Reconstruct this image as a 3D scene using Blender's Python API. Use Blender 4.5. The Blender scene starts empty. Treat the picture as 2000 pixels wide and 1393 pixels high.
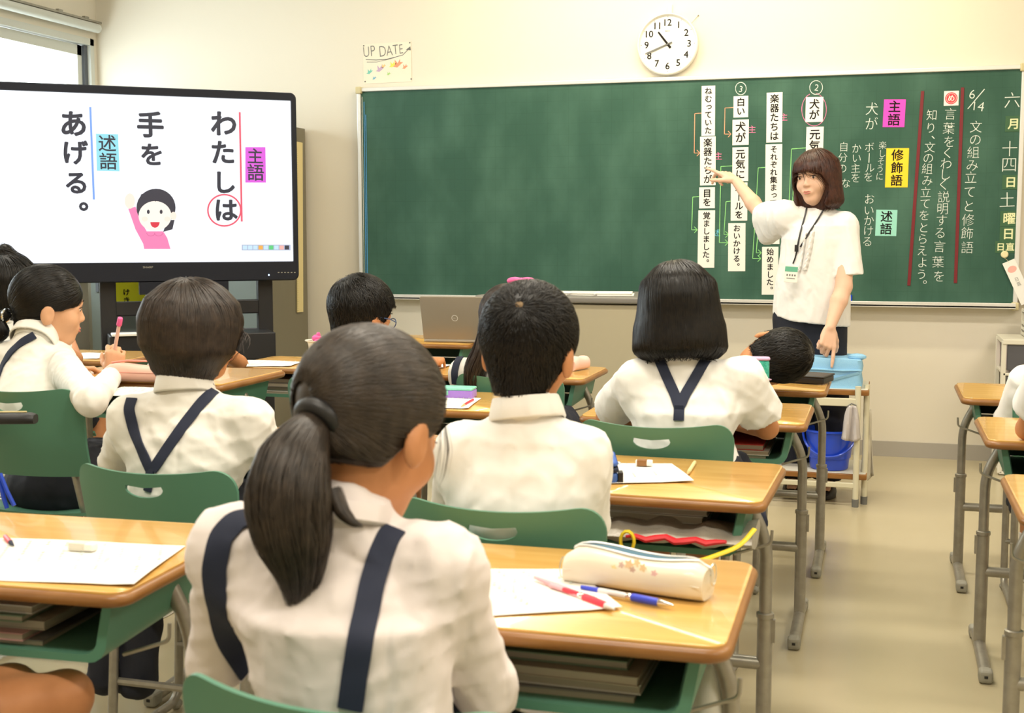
import bpy, bmesh, math, random
import numpy as np
import openvdb as vdb
from mathutils import Vector, Matrix
from mathutils.geometry import intersect_line_plane
random.seed(7); RNG = np.random.default_rng(11)
SC = bpy.context.scene; COL = SC.collection
R = math.radians; PI = math.pi

# ------------------------------------------------------------------ camera, world, light, exposure
FPX, YAW, PITCH, HCAM = 2446.0, R(16.4), math.atan(240.5/2446.0), 1.166
cd = bpy.data.cameras.new('camera'); cam = bpy.data.objects.new('camera', cd); COL.objects.link(cam)
cd.sensor_width = 36.0; cd.lens = FPX/2000*36.0; cd.clip_start = 0.05
cam.location = (0, 0, HCAM); cam.rotation_euler = (PI/2-PITCH, 0, YAW)
cd.dof.use_dof = True; cd.dof.focus_distance = 5.3; cd.dof.aperture_fstop = 9.0
SC.camera = cam
wd = bpy.data.worlds.new('world'); SC.world = wd; wd.use_nodes = True
wd.node_tree.nodes['Background'].inputs[0].default_value = (0.93, 0.97, 1.0, 1)
wd.node_tree.nodes['Background'].inputs[1].default_value = 4.0
SC.view_settings.view_transform = 'Standard'; SC.view_settings.look = 'None'
SC.view_settings.exposure = 0.24; SC.view_settings.gamma = 1.0; SC.view_settings.use_curve_mapping = False
SC.cycles.use_denoising = True
SC.cycles.max_bounces = 8
def area(name, loc, size, power, col, rot=(0,0,0)):
    l = bpy.data.lights.new(name, 'AREA'); l.shape = 'RECTANGLE'; l.size, l.size_y = size
    l.energy = power; l.color = col
    o = bpy.data.objects.new(name, l); COL.objects.link(o); o.location = loc; o.rotation_euler = rot
    return o
WARM = (1.0, 0.925, 0.79)
for yy in (0.3, 2.3, 4.3):
    for xx in (-3.2, -0.6, 2.0):
        area('ceiling_lamp', (xx, yy, 2.93), (1.3, 0.28), {-3.2: 15, -0.6: 36, 2.0: 33}[xx], WARM)
area('board_lamp', (-0.9, 5.85, 2.90), (2.2, 0.12), 31, (1.0, 0.90, 0.66), (R(24), 0, 0))
area('window_daylight', (-4.9, 4.6, 1.7), (1.5, 3.4), 60, (0.86, 0.95, 1.0), (0, R(-90), 0))

# ------------------------------------------------------------------ picture rays -> points in the room
def ray(px, py):
    u = (px-1000)/FPX; v = (696.5-py)/FPX
    fw = math.cos(PITCH)+v*math.sin(PITCH); up = -math.sin(PITCH)+v*math.cos(PITCH)
    return Vector((u*math.cos(YAW)-fw*math.sin(YAW), u*math.sin(YAW)+fw*math.cos(YAW), up))
O = Vector((0, 0, HCAM))
def PY(px, py, y): d = ray(px, py); return O+d*(y/d.y)
def PZ(px, py, z): d = ray(px, py); return O+d*((z-HCAM)/d.z)
def PP(px, py, o, n): d = ray(px, py); return O+d*((Vector(o)-O).dot(n)/d.dot(n))

# ------------------------------------------------------------------ object bookkeeping
def tag(o, label=None, cat=None, group=None, kind=None):
    if label: o['label'] = label
    if cat: o['category'] = cat
    if group: o['group'] = group
    if kind: o['kind'] = kind
    return o
def empty(name, loc, rz=0, label=None, cat=None, group=None):
    o = bpy.data.objects.new(name, None); COL.objects.link(o); o.location = loc; o.rotation_euler = (0, 0, rz)
    o.empty_display_size = 0.05
    return tag(o, label, cat, group)
def link(name, me, parent=None, loc=None, rz=0):
    o = bpy.data.objects.new(name, me); COL.objects.link(o)
    if parent is not None: o.parent = parent
    if loc is not None: o.location = loc
    if rz: o.rotation_euler = (0, 0, rz)
    return o
def copy_tree(o, parent=None):
    c = o.copy(); COL.objects.link(c); c.parent = parent
    for ch in list(o.children): copy_tree(ch, c)
    return c

# ------------------------------------------------------------------ materials
def mat(name, col, rough=0.5, metal=0.0, spec=0.5, noise=None, bump=None, emit=None, alpha=None, coat=0, trans=0, sheen=0):
    """noise=(scale, col2, (sx,sy,sz)) mixes a second colour; bump=(scale, strength, (sx,sy,sz))"""
    m = bpy.data.materials.new(name); m.use_nodes = True; nt = m.node_tree; N = nt.nodes; L = nt.links
    b = N['Principled BSDF']
    b.inputs['Base Color'].default_value = (*col, 1); b.inputs['Roughness'].default_value = rough
    b.inputs['Metallic'].default_value = metal; b.inputs['Specular IOR Level'].default_value = spec
    b.inputs['Coat Weight'].default_value = coat; b.inputs['Transmission Weight'].default_value = trans
    if sheen: b.inputs['Sheen Weight'].default_value = sheen
    if noise or bump: tc = N.new('ShaderNodeTexCoord')
    def nz(scale, st, detail=4):
        mp = N.new('ShaderNodeMapping'); mp.inputs['Scale'].default_value = st
        n = N.new('ShaderNodeTexNoise'); n.inputs['Scale'].default_value = scale; n.inputs['Detail'].default_value = detail
        L.new(tc.outputs['Object'], mp.inputs['Vector']); L.new(mp.outputs[0], n.inputs['Vector']); return n
    if noise:
        n = nz(noise[0], noise[2] if len(noise) > 2 else (1, 1, 1))
        cr = N.new('ShaderNodeValToRGB'); cr.color_ramp.elements[0].position = 0.35; cr.color_ramp.elements[1].position = 0.68
        cr.color_ramp.elements[0].color = (*col, 1); cr.color_ramp.elements[1].color = (*noise[1], 1)
        L.new(n.outputs['Fac'], cr.inputs[0]); L.new(cr.outputs[0], b.inputs['Base Color'])
    if bump:
        n = nz(bump[0], bump[2] if len(bump) > 2 else (1, 1, 1), 3)
        bp = N.new('ShaderNodeBump'); bp.inputs['Strength'].default_value = bump[1]; bp.inputs['Distance'].default_value = bump[3] if len(bump) > 3 else 0.002
        L.new(n.outputs['Fac'], bp.inputs['Height']); L.new(bp.outputs[0], b.inputs['Normal'])
    if emit:
        b.inputs['Emission Color'].default_value = (*emit[0], 1); b.inputs['Emission Strength'].default_value = emit[1]
    if alpha is not None: b.inputs['Alpha'].default_value = alpha
    return m
M = {}
def dm(k, *a, **kw): M[k] = mat(k, *a, **kw)
dm('wall', (0.74, 0.685, 0.575), 0.75, bump=(220, 0.10))
dm('ceiling', (0.85, 0.83, 0.78), 0.8)
dm('floor', (0.455, 0.395, 0.255), 0.24, spec=0.5, noise=(1.3, (0.50, 0.435, 0.29)), bump=(3, 0.05, (1, 1, 1), 0.01))
dm('skirting', (0.40, 0.37, 0.325), 0.6)
dm('alu', (0.74, 0.73, 0.70), 0.38, metal=0.35)
dm('alu_dark', (0.10, 0.11, 0.13), 0.5)
dm('frame_white', (0.60, 0.62, 0.58), 0.45)
dm('tan_plastic', (0.60, 0.52, 0.30), 0.5)
dm('wood', (0.62, 0.345, 0.085), 0.22, spec=0.5, noise=(3.0, (0.71, 0.42, 0.12), (1.2, 14, 6)), coat=0.25)
dm('wood_pale', (0.66, 0.42, 0.17), 0.4, noise=(3.0, (0.74, 0.49, 0.20), (1.2, 14, 6)))
dm('edge', (0.22, 0.090, 0.020), 0.35, spec=0.5, noise=(9.0, (0.32, 0.145, 0.036), (1, 1, 3)))
dm('green', (0.088, 0.235, 0.158), 0.42, spec=0.45, bump=(500, 0.06))
dm('green_dark', (0.070, 0.19, 0.128), 0.45, bump=(500, 0.06))
dm('steel', (0.30, 0.28, 0.235), 0.38, metal=0.55, noise=(40, (0.36, 0.34, 0.29)))
dm('steel_cap', (0.30, 0.29, 0.24), 0.6)
dm('chrome', (0.75, 0.75, 0.72), 0.15, metal=1.0)
dm('black', (0.012, 0.012, 0.014), 0.45)
dm('tvblack', (0.010, 0.012, 0.020), 0.5, spec=0.25)
dm('white', (0.80, 0.78, 0.72), 0.6)
dm('paper', (0.84, 0.82, 0.76), 0.8, spec=0.2)
dm('plastic_white', (0.70, 0.67, 0.57), 0.45)
dm('ink', (0.012, 0.010, 0.010), 0.7, spec=0.15)
dm('grey_ink', (0.16, 0.16, 0.15), 0.6)
dm('cabinet', (0.17, 0.20, 0.185), 0.5)
dm('cabinet_side', (0.185, 0.165, 0.115), 0.6)
dm('ruler', (0.72, 0.60, 0.30), 0.5)
dm('pink', (0.80, 0.07, 0.42), 0.6); dm('magenta', (0.80, 0.06, 0.55), 0.55)
dm('yellow', (0.90, 0.62, 0.02), 0.55); dm('teal', (0.30, 0.66, 0.55), 0.55)
dm('red', (0.62, 0.02, 0.03), 0.5); dm('badge_red', (0.85, 0.05, 0.07), 0.5)
dm('chalk', (0.70, 0.75, 0.69), 0.9); dm('chalk_dim', (0.55, 0.62, 0.54), 0.9)
dm('chalk_green', (0.30, 0.72, 0.25), 0.9); dm('chalk_pink', (0.85, 0.22, 0.42), 0.9)
dm('chalk_orange', (0.85, 0.38, 0.22), 0.9); dm('chalk_blue', (0.15, 0.55, 0.75), 0.9)
dm('red_tape', (0.17, 0.008, 0.014), 0.45)
dm('plate', (0.035, 0.11, 0.045), 0.5); dm('plate_text', (0.75, 0.76, 0.45), 0.7)
dm('blue', (0.015, 0.07, 0.62), 0.3, coat=0.2)
dm('bluestrip', (0.10, 0.34, 0.66), 0.5)
dm('board_box', (0.30, 0.28, 0.24), 0.6)
dm('skin', (0.74, 0.47, 0.33), 0.5, noise=(18, (0.77, 0.49, 0.35)), spec=0.35)
dm('skin_mid', (0.66, 0.36, 0.20), 0.5, noise=(18, (0.70, 0.39, 0.23)), spec=0.35)
dm('skin_kid', (0.52, 0.225, 0.095), 0.5, noise=(18, (0.60, 0.27, 0.12)), spec=0.35)
dm('lips', (0.52, 0.17, 0.13), 0.45)
dm('shirt', (0.84, 0.81, 0.75), 0.8, bump=(900, 0.10), sheen=0.1)
dm('shirt_cream', (0.80, 0.76, 0.68), 0.8, bump=(900, 0.10), sheen=0.1)
dm('shirt_pink', (0.79, 0.71, 0.67), 0.8, bump=(900, 0.10), sheen=0.1)
dm('navy', (0.012, 0.018, 0.045), 0.75, bump=(1200, 0.25))
dm('navy_skirt', (0.010, 0.012, 0.022), 0.85)
dm('hair_black', (0.004, 0.0035, 0.0035), 0.36, spec=0.24, noise=(60, (0.010, 0.008, 0.006)))
dm('hair_brown', (0.018, 0.012, 0.009), 0.40, spec=0.38, noise=(60, (0.040, 0.026, 0.018)))
dm('hair_soft', (0.020, 0.014, 0.010), 0.42, spec=0.42, noise=(60, (0.042, 0.029, 0.020)))
dm('hair_teacher', (0.030, 0.010, 0.007), 0.38, spec=0.4, noise=(50, (0.070, 0.022, 0.012)))
dm('scalp', (0.20, 0.13, 0.06), 0.7)
dm('eye_white', (0.75, 0.72, 0.68), 0.3); dm('iris', (0.02, 0.012, 0.008), 0.15)

# cloth that creases: broad soft folds over a fine weave
def cloth(k, col, st=0.55):
    m = mat(k, col, 0.85, sheen=0.08); nt = m.node_tree; N = nt.nodes; L = nt.links; b = N['Principled BSDF']; tc = N.new('ShaderNodeTexCoord')
    mp = N.new('ShaderNodeMapping'); mp.inputs['Scale'].default_value = (1.5, 1.5, 0.8); mp.inputs['Rotation'].default_value = (0.2, 0.5, 0.3); L.new(tc.outputs['Object'], mp.inputs[0])
    n1 = N.new('ShaderNodeTexNoise'); n1.noise_type = 'RIDGED_MULTIFRACTAL'; n1.inputs['Scale'].default_value = 11; n1.inputs['Detail'].default_value = 2.5; n1.inputs['Distortion'].default_value = 0.7; L.new(mp.outputs[0], n1.inputs['Vector'])
    b1 = N.new('ShaderNodeBump'); b1.inputs['Strength'].default_value = st; b1.inputs['Distance'].default_value = 0.03; L.new(n1.outputs['Fac'], b1.inputs['Height'])
    n2 = N.new('ShaderNodeTexNoise'); n2.inputs['Scale'].default_value = 900; L.new(tc.outputs['Object'], n2.inputs['Vector'])
    b2 = N.new('ShaderNodeBump'); b2.inputs['Strength'].default_value = 0.10; b2.inputs['Distance'].default_value = 0.002; L.new(n2.outputs['Fac'], b2.inputs['Height']); L.new(b1.outputs[0], b2.inputs['Normal']); L.new(b2.outputs[0], b.inputs['Normal'])
    M[k] = m
cloth('shirt', (0.88, 0.87, 0.84), 0.4); cloth('shirt_cream', (0.84, 0.82, 0.77), 0.45); cloth('shirt_pink', (0.77, 0.70, 0.685), 0.5); cloth('blouse', (0.82, 0.81, 0.79), 0.22)
# board green: chalk dust smears and a very faint grid
def board_mat():
    m = mat('board_green', (0.033, 0.115, 0.075), 0.62, spec=0.3); nt = m.node_tree; N = nt.nodes; L = nt.links; b = N['Principled BSDF']
    tc = N.new('ShaderNodeTexCoord')
    n1 = N.new('ShaderNodeTexNoise'); n1.inputs['Scale'].default_value = 2.2; n1.inputs['Detail'].default_value = 6
    mp = N.new('ShaderNodeMapping'); mp.inputs['Scale'].default_value = (2.0, 1, 1.1); mp.inputs['Rotation'].default_value = (0, 0.3, 0)
    L.new(tc.outputs['Object'], mp.inputs[0]); L.new(mp.outputs[0], n1.inputs[0])
    cr = N.new('ShaderNodeValToRGB'); cr.color_ramp.elements[0].position = 0.42; cr.color_ramp.elements[1].position = 0.8
    cr.color_ramp.elements[0].color = (0.031, 0.092, 0.063, 1); cr.color_ramp.elements[1].color = (0.068, 0.155, 0.112, 1)
    L.new(n1.outputs['Fac'], cr.inputs[0])
    br = N.new('ShaderNodeTexBrick'); br.offset = 0; br.inputs['Scale'].default_value = 1; br.inputs['Brick Width'].default_value = 0.06
    br.inputs['Row Height'].default_value = 0.06; br.inputs['Mortar Size'].default_value = 0.0011
    sp = N.new('ShaderNodeSeparateXYZ'); cb = N.new('ShaderNodeCombineXYZ')
    L.new(tc.outputs['Object'], sp.inputs[0]); L.new(sp.outputs[0], cb.inputs[0]); L.new(sp.outputs[2], cb.inputs[1]); L.new(cb.outputs[0], br.inputs['Vector'])
    mx = N.new('ShaderNodeMixRGB'); mx.blend_type = 'MULTIPLY'; mx.inputs[2].default_value = (0.86, 0.88, 0.87, 1)
    L.new(br.outputs['Fac'], mx.inputs[0]); L.new(cr.outputs[0], mx.inputs[1]); L.new(mx.outputs[0], b.inputs['Base Color'])
    return m
M['board'] = board_mat()
def glass_mat():
    m = bpy.data.materials.new('pane_glass'); m.use_nodes = True; nt = m.node_tree; N = nt.nodes; L = nt.links
    for n in list(N):
        if n.type != 'OUTPUT_MATERIAL': N.remove(n)
    t = N.new('ShaderNodeBsdfTransparent'); t.inputs[0].default_value = (0.95, 0.97, 0.96, 1); g = N.new('ShaderNodeBsdfGlossy'); g.inputs['Roughness'].default_value = 0.02
    mx = N.new('ShaderNodeMixShader'); mx.inputs[0].default_value = 0.05
    L.new(t.outputs[0], mx.inputs[1]); L.new(g.outputs[0], mx.inputs[2]); L.new(mx.outputs[0], N['Material Output'].inputs[0])
    return m
M['glass'] = glass_mat()
M['screen'] = mat('screen', (0.02, 0.02, 0.02), 0.3, emit=((0.88, 0.93, 1.0), 0.98))
M['cloth_blue'] = mat('cloth_blue', (0.24, 0.52, 0.80), 0.7, noise=(420, (0.32, 0.60, 0.84)))

# ------------------------------------------------------------------ mesh builder
class MB:
    def __init__(s): s.v = []; s.f = []; s.m = []
    def add(s, vs, fs, mi=0):
        k = len(s.v); s.v += [tuple(p) for p in vs]; s.f += [tuple(i+k for i in f) for f in fs]; s.m += [mi]*len(fs); return s
    def box(s, c, d, rz=0, mi=0, ry=0, rx=0):
        m = Matrix.Translation(c) @ Matrix.Rotation(rz, 4, 'Z') @ Matrix.Rotation(ry, 4, 'Y') @ Matrix.Rotation(rx, 4, 'X')
        vs = [m @ Vector((x*d[0]/2, y*d[1]/2, z*d[2]/2)) for x in (-1, 1) for y in (-1, 1) for z in (-1, 1)]
        return s.add(vs, [(0, 1, 3, 2), (4, 6, 7, 5), (0, 4, 5, 1), (2, 3, 7, 6), (0, 2, 6, 4), (1, 5, 7, 3)], mi)
    def loft(s, rings, closed=True, caps=True, mi=0):
        n = len(rings[0]); vs = [p for r in rings for p in r]; fs = []
        for i in range(len(rings)-1):
            for j in range(n if closed else n-1):
                k = (j+1) % n; fs.append((i*n+j, i*n+k, (i+1)*n+k, (i+1)*n+j))
        if caps and closed:
            fs.append(tuple(range(n))[::-1]); fs.append(tuple(range((len(rings)-1)*n, len(rings)*n)))
        return s.add(vs, fs, mi)
    def tube(s, pts, r, seg=10, mi=0, caps=True, flat=1.0, up=None):
        pts = [Vector(p) for p in pts]; n = len(pts); rr = r if isinstance(r, (list, tuple)) else [r]*n
        rings = []; u = None
        for i, p in enumerate(pts):
            t = (pts[min(i+1, n-1)]-pts[max(i-1, 0)]).normalized()
            if u is None:
                a = Vector(up) if up else (Vector((0, 0, 1)) if abs(t.z) < 0.9 else Vector((1, 0, 0)))
                u = (a-t*a.dot(t)).normalized()
            else:
                u = (u-t*u.dot(t)).normalized()
            w = t.cross(u)
            rings.append([p+(u*math.cos(2*PI*k/seg)*flat+w*math.sin(2*PI*k/seg))*rr[i] for k in range(seg)])
        return s.loft(rings, mi=mi, caps=caps)
    def lathe(s, c, prof, seg=24, mi=0, caps=False, sx=1, sy=1):
        rings = [[(c[0]+r*sx*math.cos(2*PI*k/seg), c[1]+r*sy*math.sin(2*PI*k/seg), c[2]+z) for k in range(seg)] for r, z in prof]
        return s.loft(rings, caps=caps, mi=mi)
    def ell(s, c, r, seg=16, mi=0, rot=None):
        c = Vector(c); vs = []; fs = []; h = seg//2
        for i in range(h+1):
            for j in range(seg):
                a = PI*i/h; b = 2*PI*j/seg
                p = Vector((r[0]*math.sin(a)*math.cos(b), r[1]*math.sin(a)*math.sin(b), r[2]*math.cos(a)))
                vs.append(c+(rot @ p if rot else p))
        for i in range(h):
            for j in range(seg):
                k = (j+1) % seg; fs.append((i*seg+j, (i+1)*seg+j, (i+1)*seg+k, i*seg+k))
        return s.add(vs, fs, mi)
    def mesh(s, name, mats, smooth=True, clean=True, angle=40):
        me = bpy.data.meshes.new(name); me.from_pydata(s.v, [], s.f)
        for m_ in (mats if isinstance(mats, (list, tuple)) else [mats]): me.materials.append(M[m_] if isinstance(m_, str) else m_)
        me.polygons.foreach_set('material_index', s.m)
        if clean:
            bm = bmesh.new(); bm.from_mesh(me); bmesh.ops.remove_doubles(bm, verts=bm.verts, dist=1e-6)
            bmesh.ops.recalc_face_normals(bm, faces=bm.faces); bm.to_mesh(me); bm.free()
        if smooth:
            me.polygons.foreach_set('use_smooth', [True]*len(me.polygons))
            me.set_sharp_from_angle(angle=R(angle))
        me.update(); return me
    def build(s, name, mats, parent=None, loc=None, rz=0, **kw):
        return link(name, s.mesh(name, mats, **kw), parent, loc, rz)
def fillet(pts, rad, n=5):
    pts = [Vector(p) for p in pts]; out = [pts[0]]
    for i in range(1, len(pts)-1):
        a, b, c = pts[i-1], pts[i], pts[i+1]; d1 = (a-b); d2 = (c-b)
        r_ = min(rad, d1.length*0.49, d2.length*0.49); p = b+d1.normalized()*r_; q = b+d2.normalized()*r_
        for k in range(n+1):
            t = k/n; out.append(p*(1-t)**2+b*2*t*(1-t)+q*t*t)
    out.append(pts[-1]); return out
def rrect(w, d, rc, z=0, n=5, cx=0, cy=0):
    out = []; rc = max(min(rc, w/2-1e-4, d/2-1e-4), 1e-4)
    for sx, sy, a0 in ((1, 1, 0), (-1, 1, 90), (-1, -1, 180), (1, -1, 270)):
        for k in range(n+1):
            a = R(a0+90*k/n); out.append((cx+sx*(w/2-rc)+rc*math.cos(a), cy+sy*(d/2-rc)+rc*math.sin(a), z))
    return out
def rslab(mb, w, d, z0, z1, rc, e=0.004, mi=0, cx=0, cy=0, n=5, steps=3):
    """rounded slab with rounded upper and lower rims"""
    rings = []
    for k in range(steps+1):
        a = PI/2*k/steps; ins = e*(1-math.sin(a)); rings.append(rrect(w-2*ins, d-2*ins, rc-ins*0.5, z0+e*(1-math.cos(a)), n, cx, cy))
    for k in range(steps+1):
        a = PI/2*k/steps; ins = e*(1-math.cos(a)); rings.append(rrect(w-2*ins, d-2*ins, rc-ins*0.5, z1-e*(1-math.sin(a)), n, cx, cy))
    return mb.loft(rings, mi=mi)
def bevel_obj(o, w, seg=2):
    md = o.modifiers.new('bevel', 'BEVEL'); md.width = w; md.segments = seg; md.limit_method = 'ANGLE'; return o

# ------------------------------------------------------------------ flat print: glyphs and drawn lines
_gl = {}
def glyph(ch, off=0.0):
    if (ch, off) in _gl: return _gl[ch, off]
    cu = bpy.data.curves.new('lettering', 'FONT'); cu.body = ch; cu.offset = off; cu.resolution_u = 3
    o = bpy.data.objects.new('lettering', cu); COL.objects.link(o); me = o.to_mesh()
    v = [tuple(p.co) for p in me.vertices]; f = [tuple(p.vertices) for p in me.polygons]
    o.to_mesh_clear(); bpy.data.objects.remove(o); bpy.data.curves.remove(cu)
    _gl[ch, off] = (v, f); return v, f
def text(mb, items, ax, ay, n, off=0.0, lift=0.001, mi=0, latin=False, bold=0.0):
    """items: (char, centre point, size[, rot_deg[, wfac]])"""
    ax = Vector(ax); ay = Vector(ay); n = Vector(n)
    for it in items:
        ch, c, sz = it[:3]; rot = R(it[3]) if len(it) > 3 else 0; wf = it[4] if len(it) > 4 else 1
        v, f = glyph(ch, off)
        if not v: continue
        if latin:
            xs = [p[0] for p in v]; ys = [p[1] for p in v]; cx, cy = (min(xs)+max(xs))/2, (min(ys)+max(ys))/2
        else: cx, cy = 0.5, 0.36
        sh = ((0, 0),) if not bold else ((-bold, 0), (bold, 0), (0, bold), (0, -bold), (0.7*bold, 0.7*bold), (-0.7*bold, -0.7*bold), (0.7*bold, -0.7*bold), (-0.7*bold, 0.7*bold))
        for ki, (bx, by) in enumerate(sh):
            out = []
            for p in v:
                x = (p[0]-cx+bx)*sz*wf; y = (p[1]-cy+by)*sz
                xr = x*math.cos(rot)-y*math.sin(rot); yr = x*math.sin(rot)+y*math.cos(rot)
                out.append(Vector(c)+ax*xr+ay*yr+n*(lift+3e-5*ki))
            mb.add(out, f, mi)
def stroke(mb, pts, w, n, lift=0.0012, mi=0, jag=0):
    """flat ribbon along points lying on a surface with normal n"""
    pts = [Vector(p) for p in pts]; n = Vector(n); L_ = []; k = len(pts)
    for i, p in enumerate(pts):
        t = (pts[min(i+1, k-1)]-pts[max(i-1, 0)]).normalized(); s_ = t.cross(n).normalized()
        ww = w*(1+jag*(random.random()-0.5)); L_.append((p+s_*ww/2+n*lift, p-s_*ww/2+n*lift))
    vs = [q for ab in L_ for q in ab]
    mb.add(vs, [(2*i, 2*i+1, 2*i+3, 2*i+2) for i in range(k-1)], mi)
# ------------------------------------------------------------------ the room
YW, XL, XR, YB, ZC = 6.80, -4.66, 3.9, -2.6, 2.98
def struct(name, mb, m, **kw): return tag(mb.build(name, m, smooth=False, **kw), kind='structure')
struct('floor', MB().box(((XL+XR)/2, (YW+YB)/2, -0.05), (XR-XL+0.4, YW-YB+0.4, 0.1)), 'floor')
struct('ceiling', MB().box(((XL+XR)/2, (YW+YB)/2, ZC+0.05), (XR-XL+0.4, YW-YB+0.4, 0.1)), 'ceiling')
struct('wall_front', MB().box(((XL+XR)/2, YW+0.1, ZC/2), (XR-XL+0.4, 0.2, ZC)), 'wall')
struct('wall_back', MB().box(((XL+XR)/2, YB-0.1, ZC/2), (XR-XL+0.4, 0.2, ZC)), 'wall')
struct('wall_right', MB().box((XR+0.1, (YW+YB)/2, ZC/2), (0.2, YW-YB, ZC)), 'wall')
WZ0, WZ1, WY0, WY1 = 0.95, 2.345, 2.9, 6.765
wl = MB().box((XL-0.1, (YW+YB)/2, WZ0/2), (0.2, YW-YB, WZ0)).box((XL-0.1, (YW+YB)/2, (WZ1+ZC)/2), (0.2, YW-YB, ZC-WZ1))
wl.box((XL-0.1, (WY0+YB)/2, (WZ0+WZ1)/2), (0.2, WY0-YB, WZ1-WZ0)).box((XL-0.1, (YW+WY1)/2, (WZ0+WZ1)/2), (0.2, YW-WY1, WZ1-WZ0))
struct('wall_left', wl, 'wall')
struct('baseboard_front', MB().box(((XL+XR)/2, YW-0.006, 0.04), (XR-XL, 0.012, 0.08)), 'skirting')
struct('baseboard_left', MB().box((XL+0.006, (YW+YB)/2, 0.04), (0.012, YW-YB-0.02, 0.08)), 'skirting')
struct('baseboard_right', MB().box((XR-0.006, (YW+YB)/2, 0.04), (0.012, YW-YB-0.02, 0.08)), 'skirting')
# window in the left wall: outer frame, two sliding sashes with panes, dark rubber seal, curtain rail
w = empty('window_1', (XL, (WY0+WY1)/2, WZ0)); w['kind'] = 'structure'
hy = (WY1-WY0)/2; hh = WZ1-WZ0
fr = MB()
for zz in (0.02, hh-0.02): fr.box((-0.06, 0, zz), (0.13, 2*hy, 0.04))
for yy in (-hy+0.018, hy-0.018): fr.box((-0.06, yy, hh/2), (0.13, 0.036, hh))
fr.build('window_frame', 'frame_white', w, smooth=False)
for k, (y0, y1, xx) in enumerate(((-hy+0.04, 0.05, -0.075), (-0.6, hy-0.075, -0.045))):
    sh = MB(); cy = (y0+y1)/2
    for zz in (0.075, hh-0.075): sh.box((xx, cy, zz), (0.025, y1-y0, 0.06))
    for yy in (y0+0.02, y1-0.02): sh.box((xx, yy, hh/2), (0.025, 0.042, hh-0.09))
    so = sh.build('window_sash', 'frame_white', w, smooth=False)
    MB().box((xx, cy, hh/2), (0.005, y1-y0-0.06, hh-0.2)).build('window_pane', 'glass', so, smooth=False)
MB().box((-0.028, hy-0.052, hh/2), (0.02, 0.03, hh-0.085)).build('rubber_seal', 'alu_dark', w, smooth=False)
MB().box((0.03, 0, -0.012), (0.1, 2*hy+0.04, 0.025)).build('window_sill', 'frame_white', w, smooth=False)
rl = MB(); rl.tube([(0.05, -hy, hh+0.06), (0.05, hy-0.02, hh+0.06)], 0.028, 12)
rl.build('blind_roll', 'frame_white', w)
rb = MB(); rb.box((0.045, 0, hh+0.098), (0.02, 2*hy+0.03, 0.012))
for yy in (-1.2, -0.2, 0.55, 1.0, 1.55, 1.8): rb.box((0.045, yy, hh+0.109), (0.02, 0.04, 0.012))
rb.build('curtain_rail', 'steel', w, smooth=False)

# ------------------------------------------------------------------ blackboard
YS = 6.765; NB = Vector((0, -1, 0)); AX, AZ = Vector((1, 0, 0)), Vector((0, 0, 1))
BX0, BX1, BZ0, BZ1 = -2.895, 0.640, 0.808, 1.975
bb = empty('blackboard', ((BX0+BX1)/2, YW, BZ0), 0, 'wide green chalkboard in a white aluminium frame on the front wall', 'blackboard')
BL = bb.location
def onb(px, py): return PY(px, py, YS)
def tob(v): return Vector(v)-BL
MB().box((0, -0.0175, (BZ1-BZ0)/2), (BX1-BX0, 0.035, BZ1-BZ0)).build('writing_surface', 'board', bb, smooth=False)
f = MB().box((0, -0.024, BZ1-BZ0+0.011), (BX1-BX0+0.01, 0.047, 0.022)); bevel_obj(f.build('top_rail', 'alu', bb, smooth=False), 0.004)
for sx in (-1, 1):
    f = MB().box((sx*((BX1-BX0)/2+0.011), -0.024, (BZ1-BZ0)/2), (0.022, 0.047, BZ1-BZ0)); bevel_obj(f.build('side_rail', 'alu', bb, smooth=False), 0.004)
tr = MB().box((0, -0.045, -0.012), (BX1-BX0+0.02, 0.09, 0.014)).box((0, -0.0875, -0.003), (BX1-BX0+0.02, 0.005, 0.026))
bevel_obj(tr.build('chalk_tray', 'alu', bb, smooth=False), 0.002)
for sx in (-1, 1):
    for zz in (-0.008, BZ1-BZ0+0.008):
        c = MB().box((sx*((BX1-BX0)/2+0.010), -0.028, zz), (0.036, 0.06, 0.04)); bevel_obj(c.build('corner_cap', 'tan_plastic', bb, smooth=False), 0.006)

def sheet(name, px0, py0, px1, py1, m, th=0.0012, tilt=0.0, lab=None, cat=None, grp=None, skew=None):
    """flat card lying on the board, its outline from the four picture edges"""
    a, b = onb(px0, py0), onb(px1, py1); c = (a+b)/2; wd_ = abs(b.x-a.x); ht = abs(b.z-a.z)
    o = MB().box((0, 0, 0), (wd_, th, ht)).build(name, m, None, smooth=False)
    o.location = (c.x, YS-th/2-0.0003, c.z); o.rotation_euler = (0, R(tilt), 0)
    tag(o, lab, cat, grp); return o, wd_, ht
def vstrip(chars, x0, y0, x1, y1, lab, tilt=-0.6):
    o, wd_, ht = sheet('word_strip', x0, y0, x1, y1, 'paper', tilt=tilt, lab=lab, cat='paper strip', grp='word strips on the blackboard')
    n = len(chars); pitch = ht/(n+0.35); sz = min(wd_*0.74, pitch*0.98); mb = MB()
    for i, ch in enumerate(chars):
        z = ht/2-pitch*(i+0.68); x = 0; rot = 0
        if ch == '。': x, z = sz*0.55, z+sz*0.5
        if ch in 'っゃゅょ': x, z = sz*0.08, z+sz*0.08
        if ch == 'ー': rot = 90
        text(mb, [(ch, (x, -0.0006, z), sz, rot)], AX, AZ, NB, bold=0.020, lift=0.0004)
    mb.build('lettering', 'ink', o, smooth=False, clean=False)
    return o
vstrip('ねむっていた', 1371, 168, 1396, 265, 'white word strip reading ねむっていた, topmost of the leftmost column', -0.5)
vstrip('楽器たちが', 1368, 267, 1397, 362, 'white word strip reading 楽器たちが, which the teacher points at', -0.8)
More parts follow.
